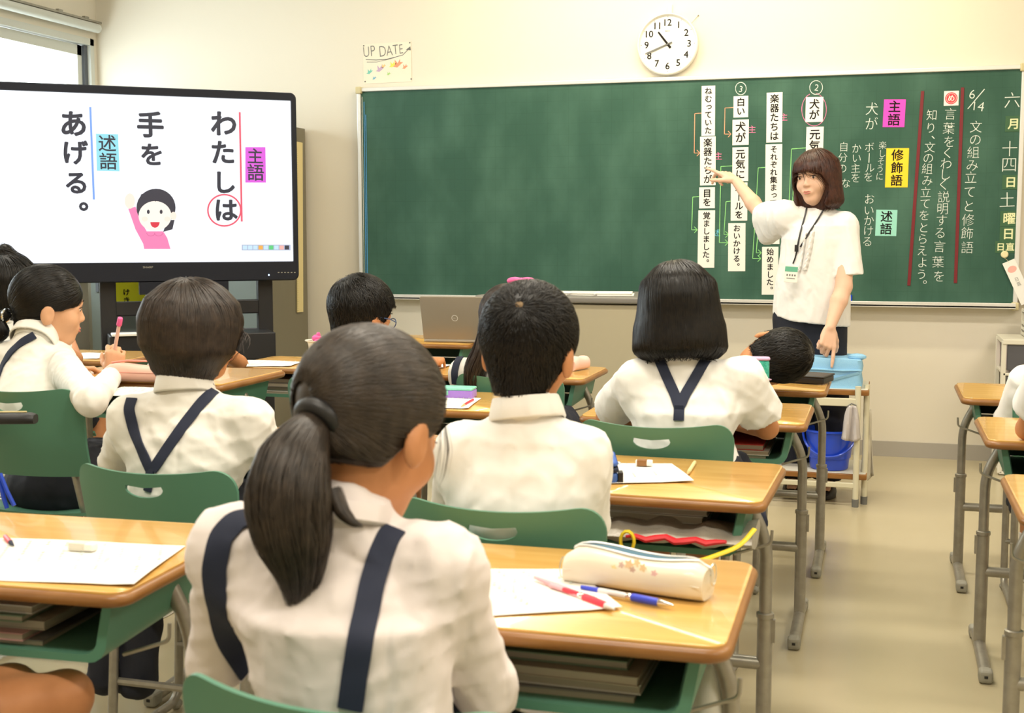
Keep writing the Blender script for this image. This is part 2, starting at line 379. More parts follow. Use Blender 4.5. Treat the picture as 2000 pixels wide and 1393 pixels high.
vstrip('目を', 1366, 366, 1396, 407, 'short white word strip reading 目を in the leftmost column')
vstrip('覚ましました。', 1364, 411, 1395, 523, 'long white word strip reading 覚ましました at the foot of the leftmost column', 0)
vstrip('白い', 1433, 188, 1461, 229, 'short white word strip reading 白い under the circled 3')
vstrip('犬が', 1431, 234, 1462, 283, 'white word strip reading 犬が between 白い and 元気に')
vstrip('元気に', 1431, 288, 1461, 354, 'white word strip reading 元気に above the teacher\'s outstretched forearm')
vstrip('ボールを', 1428, 357, 1459, 431, 'white word strip reading ボールを half behind the teacher\'s forearm')
vstrip('おいかける。', 1423, 436, 1455, 530, 'white word strip reading おいかける, lowest in the column under the circled 3')
vstrip('楽器たちは', 1498, 181, 1527, 278, 'white word strip reading 楽器たちは, topmost of the third column')
vstrip('それぞれ集まって', 1496, 282, 1526, 406, 'long white word strip reading それぞれ集まって with its end behind the sleeve')
vstrip('演奏を', 1493, 410, 1522, 477, 'white word strip ending in を that hangs mostly behind the teacher\'s sleeve')
vstrip('始めました。', 1489, 482, 1519, 576, 'white word strip reading 始めました beside the teacher\'s blouse')
vstrip('犬が', 1574, 190, 1607, 238, 'white word strip reading 犬が ringed in pink chalk', 0.3)
vstrip('元気に', 1575, 248, 1607, 322, 'white word strip reading 元気 half hidden by the teacher\'s hair', 0.3)

def card(chars, x0, y0, x1, y1, m, lab, tilt):
    o, wd_, ht = sheet('word_card', x0, y0, x1, y1, m, tilt=tilt, lab=lab, cat='card', grp='coloured grammar cards')
    n = len(chars); mb = MB(); pitch = ht/(n+0.1)
    for i, ch in enumerate(chars): text(mb, [(ch, (0, -0.0006, ht/2-pitch*(i+0.55)), min(wd_*0.74, pitch*0.95))], AX, AZ, NB, bold=0.016, lift=0.0004)
    mb.build('lettering', 'ink', o, smooth=False, clean=False)
card('主語', 1726, 195, 1767, 248, 'magenta', 'pink card reading 主語 on the chalkboard', 1.5)
card('修飾語', 1731, 290, 1773, 366, 'yellow', 'yellow card reading 修飾語 on the chalkboard', 0.5)
card('述語', 1711, 410, 1751, 461, 'teal', 'pale turquoise card reading 述語 on the chalkboard', 1.0)

# chalk writing, magnet date plates and tape: all on the board surface, parts of the board
def chalkobj(name, mb, m, label=None):
    o = mb.build(name, m, bb, smooth=False, clean=False); o.location = -BL
    if label: o['label'] = label
    return o
def pxw(px, py): return (onb(px+1, py)-onb(px, py)).length
def colm(items, size):
    mb = MB()
    for ch, px, py in items:
        if ch in '。、': text(mb, [(ch, onb(px, py), size*pxw(px, py))], AX, AZ, NB, off=-0.004)
        else: text(mb, [(ch, onb(px, py), size*pxw(px, py), random.uniform(-3, 3), 0.95)], AX, AZ, NB, off=-0.012, lift=0.001)
    chalkobj('chalk_line', mb, 'chalk')
colm([('文', 1906, 248), ('の', 1905, 273), ('組', 1901, 298), ('み', 1899, 323), ('立', 1896, 347), ('て', 1894, 375), ('と', 1892, 403), ('修', 1891, 430), ('飾', 1889, 456), ('語', 1889, 484)], 27)
colm([('言', 1856, 223), ('葉', 1853, 251), ('を', 1854, 277), ('く', 1851, 299), ('わ', 1848, 320), ('し', 1846, 341), ('く', 1843, 361), ('説', 1843, 385), ('明', 1841, 408), ('す', 1839, 431), ('る', 1836, 455), ('言', 1835, 482), ('葉', 1832, 512), ('を', 1834, 540)], 26)
colm([('知', 1820, 225), ('り', 1818, 250), ('、', 1830, 262), ('文', 1816, 288), ('の', 1813, 309), ('組', 1811, 330), ('み', 1811, 353), ('立', 1808, 376), ('て', 1807, 398), ('を', 1805, 421), ('と', 1804, 445), ('ら', 1802, 467), ('え', 1801, 490), ('よ', 1802, 513), ('う', 1800, 536), ('。', 1814, 545)], 24)
colm([('犬', 1703, 213), ('が', 1702, 242)], 28)
colm([('楽', 1724, 284), ('し', 1723, 300), ('そ', 1721, 315), ('う', 1719, 330), ('に', 1718, 345)], 17)
colm([('ボ', 1698, 288), ('ル', 1699, 328), ('を', 1696, 346), ('か', 1673, 290), ('い', 1673, 309), ('主', 1671, 329), ('を', 1671, 348), ('自', 1648, 287), ('分', 1646, 308), ('の', 1645, 329), ('な', 1652, 358)], 21)
mb = MB(); stroke(mb, [onb(1698, 299), onb(1697, 318)], 0.0042, NB, jag=0.5); chalkobj('chalk_line', mb, 'chalk')
colm([('お', 1698, 389), ('い', 1697, 411), ('か', 1697, 431), ('け', 1696, 451), ('る', 1694, 472)], 23)
colm([('六', 1977, 196)], 36); colm([('十', 1972, 291), ('四', 1971, 322), ('土', 1967, 391)], 35)
# 6/14
mb = MB()
text(mb, [('6', onb(1899, 184), 27*pxw(1900, 200), -6), ('1', onb(1903, 207), 26*pxw(1900, 200), -4), ('4', onb(1916, 208), 28*pxw(1900, 200), -8)], AX, AZ, NB, off=-0.01, lift=0.001, latin=True)
stroke(mb, [onb(1923, 174), onb(1890, 213)], 0.004, NB, jag=0.4)
chalkobj('chalk_date', mb, 'chalk'); mb = MB()
text(mb, [('3', onb(1447, 174), 17*pxw(1447, 174), -10), ('2', onb(1595, 171), 18*pxw(1594, 171), -10)], AX, AZ, NB, off=-0.006, lift=0.001, latin=True)
def ringp(cx, cy, rx, ry, a0=0, a1=360, n=28, tl=0):
    out = []
    for k in range(n+1):
        a = R(a0+(a1-a0)*k/n); x = rx*math.cos(a); y = ry*math.sin(a); out.append(onb(cx+x*math.cos(R(tl))-y*math.sin(R(tl)), cy+x*math.sin(R(tl))+y*math.cos(R(tl))))
    return out
stroke(mb, ringp(1447, 173, 10.5, 12, 10, 380), 0.0034, NB, jag=0.5); stroke(mb, ringp(1594, 171, 12.5, 13.5, -60, 310, tl=10), 0.0034, NB, jag=0.5)
chalkobj('chalk_numbers', mb, 'chalk')
mb = MB(); stroke(mb, ringp(1590, 214, 24, 32, -80, 250, 40), 0.003, NB, jag=0.6)
for px, py, s_ in ((1531, 229, 16), (1469, 253, 16), (1403, 305, 16)): text(mb, [('主', onb(px, py), s_*pxw(px, py))], AX, AZ, NB, off=-0.002)
chalkobj('chalk_marks', mb, 'chalk_pink', 'pink chalk ring and small 主 signs')
def arrow(mb, pts, w=0.0034):
    q = [onb(*p) for p in pts]
    for a, b in zip(q[:-1], q[1:]): stroke(mb, [a+(b-a)*t for t in (0, .25, .5, .75, 1)], w, NB, jag=0.5)
    e = pts[-1]; stroke(mb, [onb(e[0]-6, e[1]-6), onb(e[0], e[1])], w, NB); stroke(mb, [onb(e[0]-6, e[1]+6), onb(e[0], e[1])], w, NB)
mb = MB(); arrow(mb, [(1371, 221), (1357, 222), (1356, 299), (1367, 299)]); arrow(mb, [(1433, 210), (1416, 211), (1415, 262), (1428, 262)])
chalkobj('chalk_arrows', mb, 'chalk_orange', 'orange chalk arrows')
mb = MB(); arrow(mb, [(1366, 384), (1353, 385), (1351, 449), (1362, 449)]); arrow(mb, [(1431, 324), (1408, 325), (1405, 474), (1422, 474)]); arrow(mb, [(1427, 393), (1418, 394), (1414, 458), (1423, 458)])
arrow(mb, [(1496, 327), (1481, 328), (1470, 505), (1486, 505)]); arrow(mb, [(1490, 446), (1481, 447), (1477, 494), (1487, 494)]); arrow(mb, [(1574, 289), (1546, 291), (1541, 400), (1560, 400)]); arrow(mb, [(1574, 359), (1550, 361), (1548, 395), (1560, 395)])
chalkobj('chalk_arrows', mb, 'chalk_green', 'green chalk arrows')
mb = MB(); text(mb, [('述', onb(1400, 455), 15*pxw(1400, 455))], AX, AZ, NB, off=-0.004); chalkobj('chalk_mark', mb, 'chalk_blue', 'small blue chalk sign')
for a, b, lab in (((1802, 178), (1775, 558), 'long dark red magnetic bar between the chalk text and the coloured cards'), ((1880, 171), (1866, 553), 'long dark red magnetic bar between the two right-hand columns of chalk text')):
    p, q = onb(*a), onb(*b); c = (p+q)/2; L_ = (q-p).length
    o = MB().box((0, 0, 0), (0.0155, 0.003, L_)).build('magnet_bar', 'red_tape', None, smooth=False); o.location = (c.x, YS-0.0018, c.z)
    o.rotation_euler = (0, math.atan2(p.x-q.x, p.z-q.z), 0); tag(o, lab, 'magnetic bar', 'dark red magnetic bars')
o, wd_, ht = sheet('goal_badge', 1844, 178, 1872, 206, 'paper', lab='white square badge with め in a red circle on the chalkboard', cat='badge')
mb = MB(); mb.add([(wd_*0.42*math.cos(2*PI*k/32), -0.0010, wd_*0.42*math.sin(2*PI*k/32)) for k in range(32)], [tuple(range(32))]); mb.build('disc', 'badge_red', o, smooth=False)
mb = MB(); stroke(mb, [(wd_*0.34*math.cos(2*PI*k/32), -0.0011, wd_*0.34*math.sin(2*PI*k/32)) for k in range(33)], 0.0015, NB, lift=0.0003)
text(mb, [('め', (0, -0.0011, 0), wd_*0.5)], AX, AZ, NB, bold=0.015, lift=0.0003); mb.build('lettering', 'paper', o, smooth=False, clean=False)
for ch, x0, y0, x1, y1 in (('月', 1964, 227, 1996, 257), ('日', 1958, 342, 1990, 370), ('曜', 1954, 412, 1988, 442), ('日', 1953, 443, 1986, 471), ('日直', 1944, 471, 1983, 494)):
    o, wd_, ht = sheet('date_plate', x0, y0, x1, y1, 'plate', lab={'月': 'dark green magnet plate with the month sign, topmost of the date plates', '曜': 'dark green magnet plate with a many-stroked sign, between the two 日 plates', '日直': 'wide dark green magnet plate with two signs above the round magnet'}.get(ch, 'dark green magnet plate with the sign 日 right under the chalked 四' if y0 < 400 else 'dark green magnet plate reading 日 directly above the two-sign plate'), cat='magnet plate', grp='date plates')
    mb = MB()
    for i, c_ in enumerate(ch): text(mb, [(c_, ((i-(len(ch)-1)/2)*wd_*0.46, -0.0006, 0), wd_*0.44 if len(ch) > 1 else wd_*0.72)], AX, AZ, NB, bold=0.022, lift=0.0004)
    mb.build('lettering', 'plate_text', o, smooth=False, clean=False)
# round magnet holding a name tag
p = onb(1962, 497); mg = MB().lathe((0, 0, 0), [(0.0001, 0.010), (0.014, 0.010), (0.018, 0.006), (0.018, 0)], 24).build('round_magnet', 'tan_plastic', None); M['cream'] = mat('cream', (0.78, 0.70, 0.42), 0.4)
mg.data.materials[0] = M['cream']; mg.location = (p.x, YS, p.z); mg.rotation_euler = (PI/2, 0, 0); tag(mg, 'round cream magnet below the 日直 plate', 'magnet')
a = onb(1969, 510); tg = empty('name_tag', (a.x, YS-0.012, a.z), 0, 'long white name tag hanging slanted from the round magnet', 'tag'); tg.rotation_euler = (0, R(-25), 0)
MB().box((0, 0, -0.115), (0.062, 0.0012, 0.23)).build('card', 'paper', tg, smooth=False)
mb = MB(); mb.add([(0.022*math.cos(2*PI*k/20), -0.0009, -0.045+0.017*math.sin(2*PI*k/20)) for k in range(20)], [tuple(range(20))]); M['peach'] = mat('peach', (0.85, 0.42, 0.36), 0.7); mb.build('printed_flower', 'peach', tg, smooth=False)
mb = MB(); text(mb, [('日', (0, -0.0009, -0.10), 0.022), ('直', (0, -0.0009, -0.125), 0.022)], AX, AZ, NB, off=-0.01); mb.build('lettering', 'grey_ink', tg, smooth=False, clean=False)
mb = MB(); mb.tube([(0, 0, -0.008), (-0.004, 0, 0.01), (-0.012, -0.001, 0.024)], 0.001, 5); mb.build('string', 'tan_plastic', tg)
# strips standing at the board's left end: two white, two blue
for k, (x0, y0, x1, y1, m, lab) in enumerate(((703.2, 194, 706, 545, 'paper', 'thin white magnetic strip closest to the left end of the chalkboard'), (707.8, 189, 711.5, 552, 'paper', 'thin white magnetic strip next to the blue ones at the left end of the chalkboard'),
        (711.8, 199, 715, 560, 'bluestrip', 'long blue magnetic strip at the left end of the chalkboard'), (715.2, 224, 718, 560, 'bluestrip', 'shorter blue magnetic strip at the left end of the chalkboard'))):
    sheet('magnet_strip', x0, y0, x1, y1, m, th=0.004, tilt=-0.0, lab=lab, cat='magnetic strip', grp='strips at the left end of the board')
# small blue clip on the board near its lower rim
o, _, _ = sheet('blue_clip', 1659, 576, 1664, 590, 'blue', th=0.01, lab='small blue clip on the lower rim behind the teacher', cat='clip')

# ------------------------------------------------------------------ poster and clock on the wall above the board
a, b = PY(710, 86, YW), PY(803, 160, YW); c = (a+b)/2; pw, ph = b.x-a.x+0.005, a.z-b.z
po = empty('poster', (c.x, YW-0.001, c.z), 0, 'small white hand-drawn UP DATE poster with coloured birds pinned to the wall', 'poster'); po.rotation_euler = (0, R(-0.6), 0)
M['poster'] = mat('poster', (0.82, 0.74, 0.60), 0.7)
MB().box((0, -0.0006, 0), (pw, 0.0012, ph)).build('sheet', 'poster', po, smooth=False)
def pt(px, py): q = PY(px, py, YW); return Vector((q.x-c.x, -0.0016, q.z-c.z))
mb = MB(); lt = [('U', 716, 101, 20), ('P', 729, 99, 21), ('D', 748, 100, 21), ('A', 761, 99, 20), ('T', 773, 97, 19), ('E', 784, 96, 18)]
for ch, x, y, s_ in lt: text(mb, [(ch, pt(x, y), s_*1.35*pxw(750, 100), 4, 0.72)], AX, AZ, NB, off=-0.012, lift=0.0002, latin=True)
stroke(mb, [pt(715, 116), pt(735, 117), pt(755, 116), pt(772, 112), pt(787, 108), pt(797, 98)], 0.004, NB, lift=0.0002)
stroke(mb, [pt(717, 121), pt(737, 121), pt(755, 117), pt(770, 113)], 0.0025, NB, lift=0.0002)
mb.add([pt(793, 98)+NB*0.0002, pt(803, 99)+NB*0.0002, pt(802, 91)+NB*0.0002], [(0, 1, 2)]); mb.build('lettering', 'grey_ink', po, smooth=False, clean=False)
for x, y, s_, m_, cl in ((722, 141, 8, 'bird_green', (0.20, 0.55, 0.45)), (742, 136, 10, 'bird_violet', (0.52, 0.36, 0.52)), (749, 130, 6, 'bird_gold', (0.85, 0.52, 0.22)), (767, 128, 9, 'bird_yellow', (0.78, 0.70, 0.12)), (777, 127, 12, 'bird_orange', (0.90, 0.32, 0.18)), (791, 132, 7, 'bird_orange2', (0.90, 0.32, 0.18)), (759, 145, 5, 'bird_lime', (0.38, 0.62, 0.2)), (731, 153, 5, 'bird_blue', (0.15, 0.40, 0.55))):
    M[m_] = mat(m_, cl, 0.7); q = pt(x, y); u = s_*pxw(750, 130)
    pts = [(-1, -0.3), (-0.1, -0.5), (0.9, 0.3), (1.1, 0.45), (0.5, 0.5), (0.5, 1.1), (0.0, 0.3), (-0.6, 1.0), (-0.5, 0.0)]
    MB().add([(q.x+dx*u*0.8, -0.0014, q.z+dy*u*0.8) for dx, dy in pts], [tuple(range(len(pts)))]).build('drawn_bird', m_, po, smooth=False)
for x, y in ((711, 89), (801, 84), (713, 159), (803, 155)): q = pt(x, y); MB().ell(q, (0.0045, 0.003, 0.0045), 8).build('pin', 'grey_ink', po)

a = PY(1306, 88, YW); ck = empty('wall_clock', (a.x, YW, a.z), 0, 'round white wall clock with black numerals above the chalkboard', 'clock')
rC = 0.163
def lathey(prof, seg=56):   # lathe about the clock axis (-Y)
    m_ = MB().lathe((0, 0, 0), prof, seg); m_.v = [(x, -z, y) for x, y, z in m_.v]; return m_
lathey([(0.0001, 0.006), (rC*0.93, 0.006), (rC*0.99, 0.012), (rC, 0.03), (rC*0.985, 0.044), (rC*0.955, 0.047), (rC*0.925, 0.040), (rC*0.915, 0.030)]).build('rim', 'white', ck)
lathey([(0.0001, 0.030), (rC*0.92, 0.030)]).build('dial', 'paper', ck)
mb = MB()
for k in range(12):
    t = R(90-30*(k+1)); rr = rC*0.70; s_ = 0.050
    lbl = str(k+1); cx, cz = rr*math.cos(t), rr*math.sin(t)
    v, f = glyph(lbl, 0.0); xs = [q[0] for q in v]; ys = [q[1] for q in v]; mx_, my_ = (min(xs)+max(xs))/2, (min(ys)+max(ys))/2
    [mb.add([(cx+(q[0]-mx_+bx)*s_, -0.0312-3e-5*ki, cz+(q[1]-my_+by)*s_) for q in v], f) for ki, (bx, by) in enumerate(((-.014, 0), (.014, 0), (0, .014), (0, -.014)))]
    stroke(mb, [(math.cos(t)*rC*0.86, -0.031, math.sin(t)*rC*0.86), (math.cos(t)*rC*0.89, -0.031, math.sin(t)*rC*0.89)], 0.002, NB, lift=0.0004)
v, f = glyph('SEIKO', 0.0); mb.add([((q[0]-1.6)*0.010, -0.0312, 0.066+q[1]*0.010) for q in v], f)
mb.build('numerals', 'ink', ck, smooth=False, clean=False)
for nm, ang, L_, w_, m_ in (('hour_hand', 322, 0.083, 0.0062, 'ink'), ('minute_hand', 249, 0.128, 0.0042, 'grey_ink'), ('second_hand', 246, 0.12, 0.0014, 'grey_ink')):
    d = Vector((math.sin(R(ang)), 0, math.cos(R(ang)))); n_ = Vector((d.z, 0, -d.x)); y0 = -0.034-(0.002 if nm[0] == 'm' else 0.004 if nm[0] == 's' else 0)
    pts = [d*L_+n_*w_*0.7, d*L_-n_*w_*0.7, d*-0.025-n_*w_, d*-0.025+n_*w_]
    MB().add([(p_.x, y0, p_.z) for p_ in pts]+[(p_.x, y0+0.001, p_.z) for p_ in pts], [(0, 1, 2, 3), (7, 6, 5, 4), (0, 4, 5, 1), (1, 5, 6, 2), (2, 6, 7, 3), (3, 7, 4, 0)]).build(nm, m_, ck, smooth=False)
bevel_obj(MB().box((0.006, -0.006, rC+0.022), (0.022, 0.012, 0.05)).build('hanger', 'white', ck, smooth=False), 0.003)
mb = MB().tube([(0.155, -0.004, 0.145), (0.120, -0.02, 0.10)], 0.0012, 5).ell((0.157, -0.004, 0.147), (0.004, 0.004, 0.004), 8); mb.build('safety_wire', 'steel', ck)
# ------------------------------------------------------------------ interactive display
TA = R(37); TW = Vector((math.cos(TA), math.sin(TA), 0)); TN = Vector((math.sin(TA), -math.cos(TA), 0))
tv_r = Vector((-2.81, 5.74, 0))
def ontv(px, py): return PP(px, py, tv_r, TN)
W = 1.545; tr_, br_ = ontv(583, 183), ontv(585, 547)
zt, zb = tr_.z, br_.z
tv = empty('display_screen', tv_r-TW*W/2, TA, 'large black-framed electronic whiteboard showing a Japanese grammar slide', 'screen'); tv.location.z = 0
def lt(p): # world -> tv local
    d = Vector(p)-tv.location; return Vector((d.dot(TW), -d.dot(TN), d.z))
s0, s1 = lt(ontv(568, 197)), lt(ontv(571, 511)); sxr = (s0.x+s1.x)/2; szt, szb = s0.z, s1.z; sxl = -W/2+(W/2-sxr)
# bezel: ring with rounded corners
def ringslab(w, h, rc, wi, hi, cz, ci, y0, y1):
    m_ = MB(); n = 6
    def rr(w_, h_, r_, y, cz_): return [(x, y, z) for x, z, _ in rrect(w_, h_, r_, 0, n, 0, cz_)]
    rings = [rr(w, h, rc, y1, cz), rr(w, h, rc, y0+0.006, cz), rr(w-0.01, h-0.01, rc, y0, cz), rr(wi, hi, 0.004, y0, ci), rr(wi-0.004, hi-0.004, 0.004, y0+0.012, ci)]
    m_.loft(rings, caps=False); return m_
ringslab(W, zt-zb, 0.03, 2*sxr, szt-szb, (zt+zb)/2, (szt+szb)/2, -0.03, 0.05).build('bezel', 'tvblack', tv)
MB().add([(-sxr, -0.019, szb), (sxr, -0.019, szb), (sxr, -0.019, szt), (-sxr, -0.019, szt)], [(0, 1, 2, 3)]).build('screen_panel', 'screen', tv, smooth=False)
bk = MB().box((0, 0.04, (zt+zb)/2), (W-0.06, 0.07, zt-zb-0.06)); bevel_obj(bk.build('back_housing', 'tvblack', tv, smooth=False), 0.01)
mb = MB(); v, f = glyph('SHARP', 0.01); p_ = lt(ontv(289, 522)); mb.add([(p_.x+(q[0]-1.65)*0.016, -0.0305, p_.z+(q[1]-0.3)*0.013) for q in v], f)
for k in range(6): q = lt(ontv(542+k*6.3, 532)); mb.box((q.x, -0.0302, q.z), (0.008, 0.001, 0.004))
mb.build('bezel_print', 'steel_cap', tv, smooth=False, clean=False)
M['led'] = mat('led', (0.2, 0.4, 1), 0.4, emit=((0.35, 0.55, 1.0), 6)); q = lt(ontv(523, 537)); MB().ell((q.x, -0.031, q.z), (0.004, 0.002, 0.004), 8).build('power_light', 'led', tv)
LN = Vector((0, -1, 0)); LX, LZ = Vector((1, 0, 0)), Vector((0, 0, 1))
def E_(k, c, s_=0.95): M[k] = mat(k, (0.01, 0.01, 0.01), 0.4, emit=(c, s_))
E_('s_ink', (0.016, 0.02, 0.04)); E_('s_red', (0.80, 0.09, 0.15)); E_('s_blue', (0.20, 0.38, 0.85)); E_('s_mag', (0.72, 0.10, 0.70)); E_('s_cyan', (0.28, 0.72, 0.82))
E_('s_pink', (0.88, 0.22, 0.45)); E_('s_skin', (0.98, 0.80, 0.68)); E_('s_hair', (0.03, 0.03, 0.05)); E_('s_mouth', (0.70, 0.03, 0.06)); E_('s_cheek', (0.95, 0.45, 0.40))
E_('s_bar', (0.40, 0.45, 0.62)); E_('s_orange', (0.85, 0.42, 0.08)); E_('s_green', (0.10, 0.60, 0.2)); E_('s_pale', (0.55, 0.75, 0.9)); E_('s_pinkd', (0.72, 0.14, 0.33)); E_('s_skin2', (0.98, 0.88, 0.78))
def tvp(px, py, lift=0.0): q = lt(ontv(px, py)); return Vector((q.x, -0.0195-lift, q.z))
def tvtext(name, items, m, off=0.02, lift=0.0016, bold=0.03):
    mb = MB()
    for ch, x, y, s_ in items:
        u = (tvp(x+1, y)-tvp(x, y)).length; text(mb, [(ch, tvp(x, y, lift), s_*u/1.0)], LX, LZ, LN, bold=bold, lift=0)
    mb.build(name, m, tv, smooth=False, clean=False)
for it_ in [[('わ', 436, 243, 53), ('た', 434, 299, 50), ('し', 437, 357, 48), ('は', 440, 411, 48)], [('手', 293, 245, 54), ('を', 296, 303, 48)], [('あ', 143, 243, 56), ('げ', 146, 299, 52), ('る', 149, 358, 50), ('。', 178, 391, 50)]]: tvtext('slide_text', it_, 's_ink', bold=0.030)
def tvquad(name, pts, m, lift=0.0008): MB().add([tvp(x, y, lift) for x, y in pts], [tuple(range(len(pts)))]).build(name, m, tv, smooth=False)
tvquad('slide_tab', [(478, 288), (517, 288), (518, 357), (478, 357)], 's_mag'); tvquad('slide_tab', [(187, 262), (230, 263), (233, 335), (189, 334)], 's_cyan')
tvtext('slide_text', [('主', 497, 306, 32), ('語', 498, 338, 34)], 's_ink', bold=0.012); tvtext('slide_text', [('述', 209, 281, 36), ('語', 211, 316, 36)], 's_ink', bold=0.012)
mb = MB(); stroke(mb, [tvp(467, 220, .001), tvp(471, 433, .001)], 0.009, LN, lift=0)
stroke(mb, [tvp(437+32*math.cos(2*PI*k/40), 411+30.5*math.sin(2*PI*k/40), .001) for k in range(41)], 0.0075, LN, lift=0); mb.build('slide_line', 's_red', tv, smooth=False, clean=False)
mb = MB(); stroke(mb, [tvp(176, 210, .001), tvp(183, 390, .001)], 0.009, LN, lift=0); mb.build('slide_line', 's_blue', tv, smooth=False, clean=False)
def ell2(cx, cy, rx, ry, a0=0, a1=360, n=32): return [(cx+rx*math.cos(R(a0+(a1-a0)*k/n)), cy+ry*math.sin(R(a0+(a1-a0)*k/n))) for k in range(n if a1-a0 == 360 else n+1)]
# the drawn girl raising a hand on the slide
tvquad('drawn_girl', [(250, 408), (264, 404), (279, 440), (286, 452), (318, 452), (326, 465), (332, 486), (281, 486), (279, 476), (264, 448)], 's_pink', .0004)
tvquad('drawn_girl', ell2(253, 393, 10, 15), 's_skin', .0006); tvquad('drawn_girl', [(340, 430), (336, 448), (318, 453), (326, 430)], 's_hair', .0004)
tvquad('drawn_girl', ell2(304, 406, 38, 37), 's_hair', .0006); tvquad('drawn_girl', ell2(302, 422, 32, 29), 's_skin2', .0010); tvquad('drawn_girl', [(268, 402), (280, 385), (287, 397), (293, 389), (303, 394), (313, 388), (320, 395), (330, 390), (338, 405), (330, 380), (300, 370), (275, 380)], 's_hair', .0012)
tvquad('drawn_girl', ell2(338, 422, 6, 8), 's_skin', .0011)
for x in (289, 314): tvquad('drawn_girl', ell2(x, 414, 2.8, 4.2, n=16), 's_hair', .0014)
for x in (282, 326): tvquad('drawn_girl', ell2(x, 428, 6, 5, n=16), 's_skin', .0012)
tvquad('drawn_girl', ell2(302, 434, 9, 11, 0, 180, 16), 's_mouth', .0014)
mb = MB(); stroke(mb, [tvp(x, y, .0008) for x, y in ell2(294, 455, 8, 6, 0, 180, 12)], .003, LN, lift=0); stroke(mb, [tvp(x, y, .0008) for x, y in ell2(309, 455, 8, 6, 0, 180, 12)], .003, LN, lift=0); mb.build('drawn_girl', 's_pinkd', tv, smooth=False, clean=False)
tvquad('slide_toolbar', [(471, 478), (566, 478), (566, 489), (471, 489)], 's_bar', .0004)
for k, m_ in enumerate(('s_pale', 's_pale', 's_pale', 's_orange', 's_pale', 's_green', 's_pale', 's_cheek', 's_hair')): x = 473+k*10.2; tvquad('toolbar_button', [(x, 479.5), (x+8.5, 479.5), (x+8.5, 487.5), (x, 487.5)], m_, .0008)
# stand
st = MB(); cpx = lt(ontv(212, 560)).x
xa, xb = lt(ontv(212, 560)).x, 0.62
for x in (xa, xb): st.box((x, 0.10, (zb+0.10)/2+0.06), (0.075, 0.06, zb-0.02))
st.box(((xa+xb)/2, 0.10, 0.30), (xb-xa, 0.05, 0.09)); st.box(((xa+xb)/2, 0.10, 0.80), (xb-xa, 0.05, 0.07))
stO = st.build('stand_frame', 'black', tv, smooth=False); bevel_obj(stO, 0.006)
for x in (xa, xb):
    s_ = MB().box((x, 0.0, 0.085), (0.07, 0.62, 0.05)); bevel_obj(s_.build('stand_foot', 'black', tv, smooth=False), 0.01)
    for yy in (-0.27, 0.27):
        wv = MB().lathe((0, 0, 0), [(0.0001, -0.015), (0.03, -0.015), (0.03, 0.015), (0.0001, 0.015)], 16); wv.v = [(x+z, yy+a_, 0.030+b_) for a_, b_, z in wv.v]; wv.build('caster', 'black', tv)
sh = MB().box(((xa+xb)/2, 0.0, 0.62), (xb-xa+0.02, 0.30, 0.13)); sh.box(((xa+xb)/2, -0.0, 0.475), (xb-xa-0.05, 0.3, 0.012)); bevel_obj(sh.build('equipment_shelf', 'black', tv, smooth=False), 0.005)
sh = MB().box(((xa+xb)/2, 0.10, 0.50), (xb-xa, 0.02, 0.38)); sh.build('cable_panel', 'alu_dark', tv, smooth=False)
bevel_obj(MB().box((xa+0.15, -0.12, 0.692), (0.3, 0.1, 0.012)).build('white_tray', 'white', tv, smooth=False), .003)
bevel_obj(MB().box((xa+0.36, -0.04, 0.715), (0.22, 0.2, 0.05)).build('grey_device', 'steel_cap', tv, smooth=False), .004)
sl = MB().box((xa+0.24, -0.155, 0.565), (0.3, 0.01, 0.016)); sl.build('shelf_lip', 'alu', tv, smooth=False)
sb = MB().box((xa+0.35, 0.0, zb-0.03), (0.42, 0.06, 0.06)); sb.build('sound_bar', 'tvblack', tv, smooth=False)
cb = MB(); c0 = Vector((xa-0.02, 0.05, 0.42)); cb.tube(fillet([(xa-0.30, 0.07, 0.50), (xa-0.22, 0.06, 0.455), (xa-0.10, 0.05, 0.46), (xa+0.02, 0.06, 0.56)], 0.1), 0.004, 6)
cb.tube(fillet([(xa+0.16, -0.16, 0.53), (xa+0.24, -0.17, 0.47), (xa+0.36, -0.16, 0.50), (xa+0.42, -0.16, 0.55)], 0.08), 0.004, 6); cb.build('cable', 'steel', tv)
# yellow sign behind the stand
q = lt(ontv(258, 565)); ys = empty('yellow_sign', tv.location+TW*q.x-TN*0.28, TA, 'yellow notice sheet with black letters behind the display stand', 'sign'); ys.location.z = 0.86
ysb = MB().box((0, 0, 0), (0.17, 0.003, 0.13)); M['neon'] = mat('neon', (0.90, 0.90, 0.02), 0.6); ysb.build('sheet', 'neon', ys, smooth=False)
mb = MB(); text(mb, [('き', (-0.01, -0.002, -0.028), 0.035), ('け', (-0.01, -0.002, 0.012), 0.035)], LX, LZ, LN, off=0.02, lift=0.0005); mb.build('lettering', 'ink', ys, smooth=False, clean=False)
bevel_obj(MB().box((0, 0.03, -0.46), (0.14, 0.05, 0.80)).build('stand_back', 'cabinet', ys, smooth=False), 0.004)

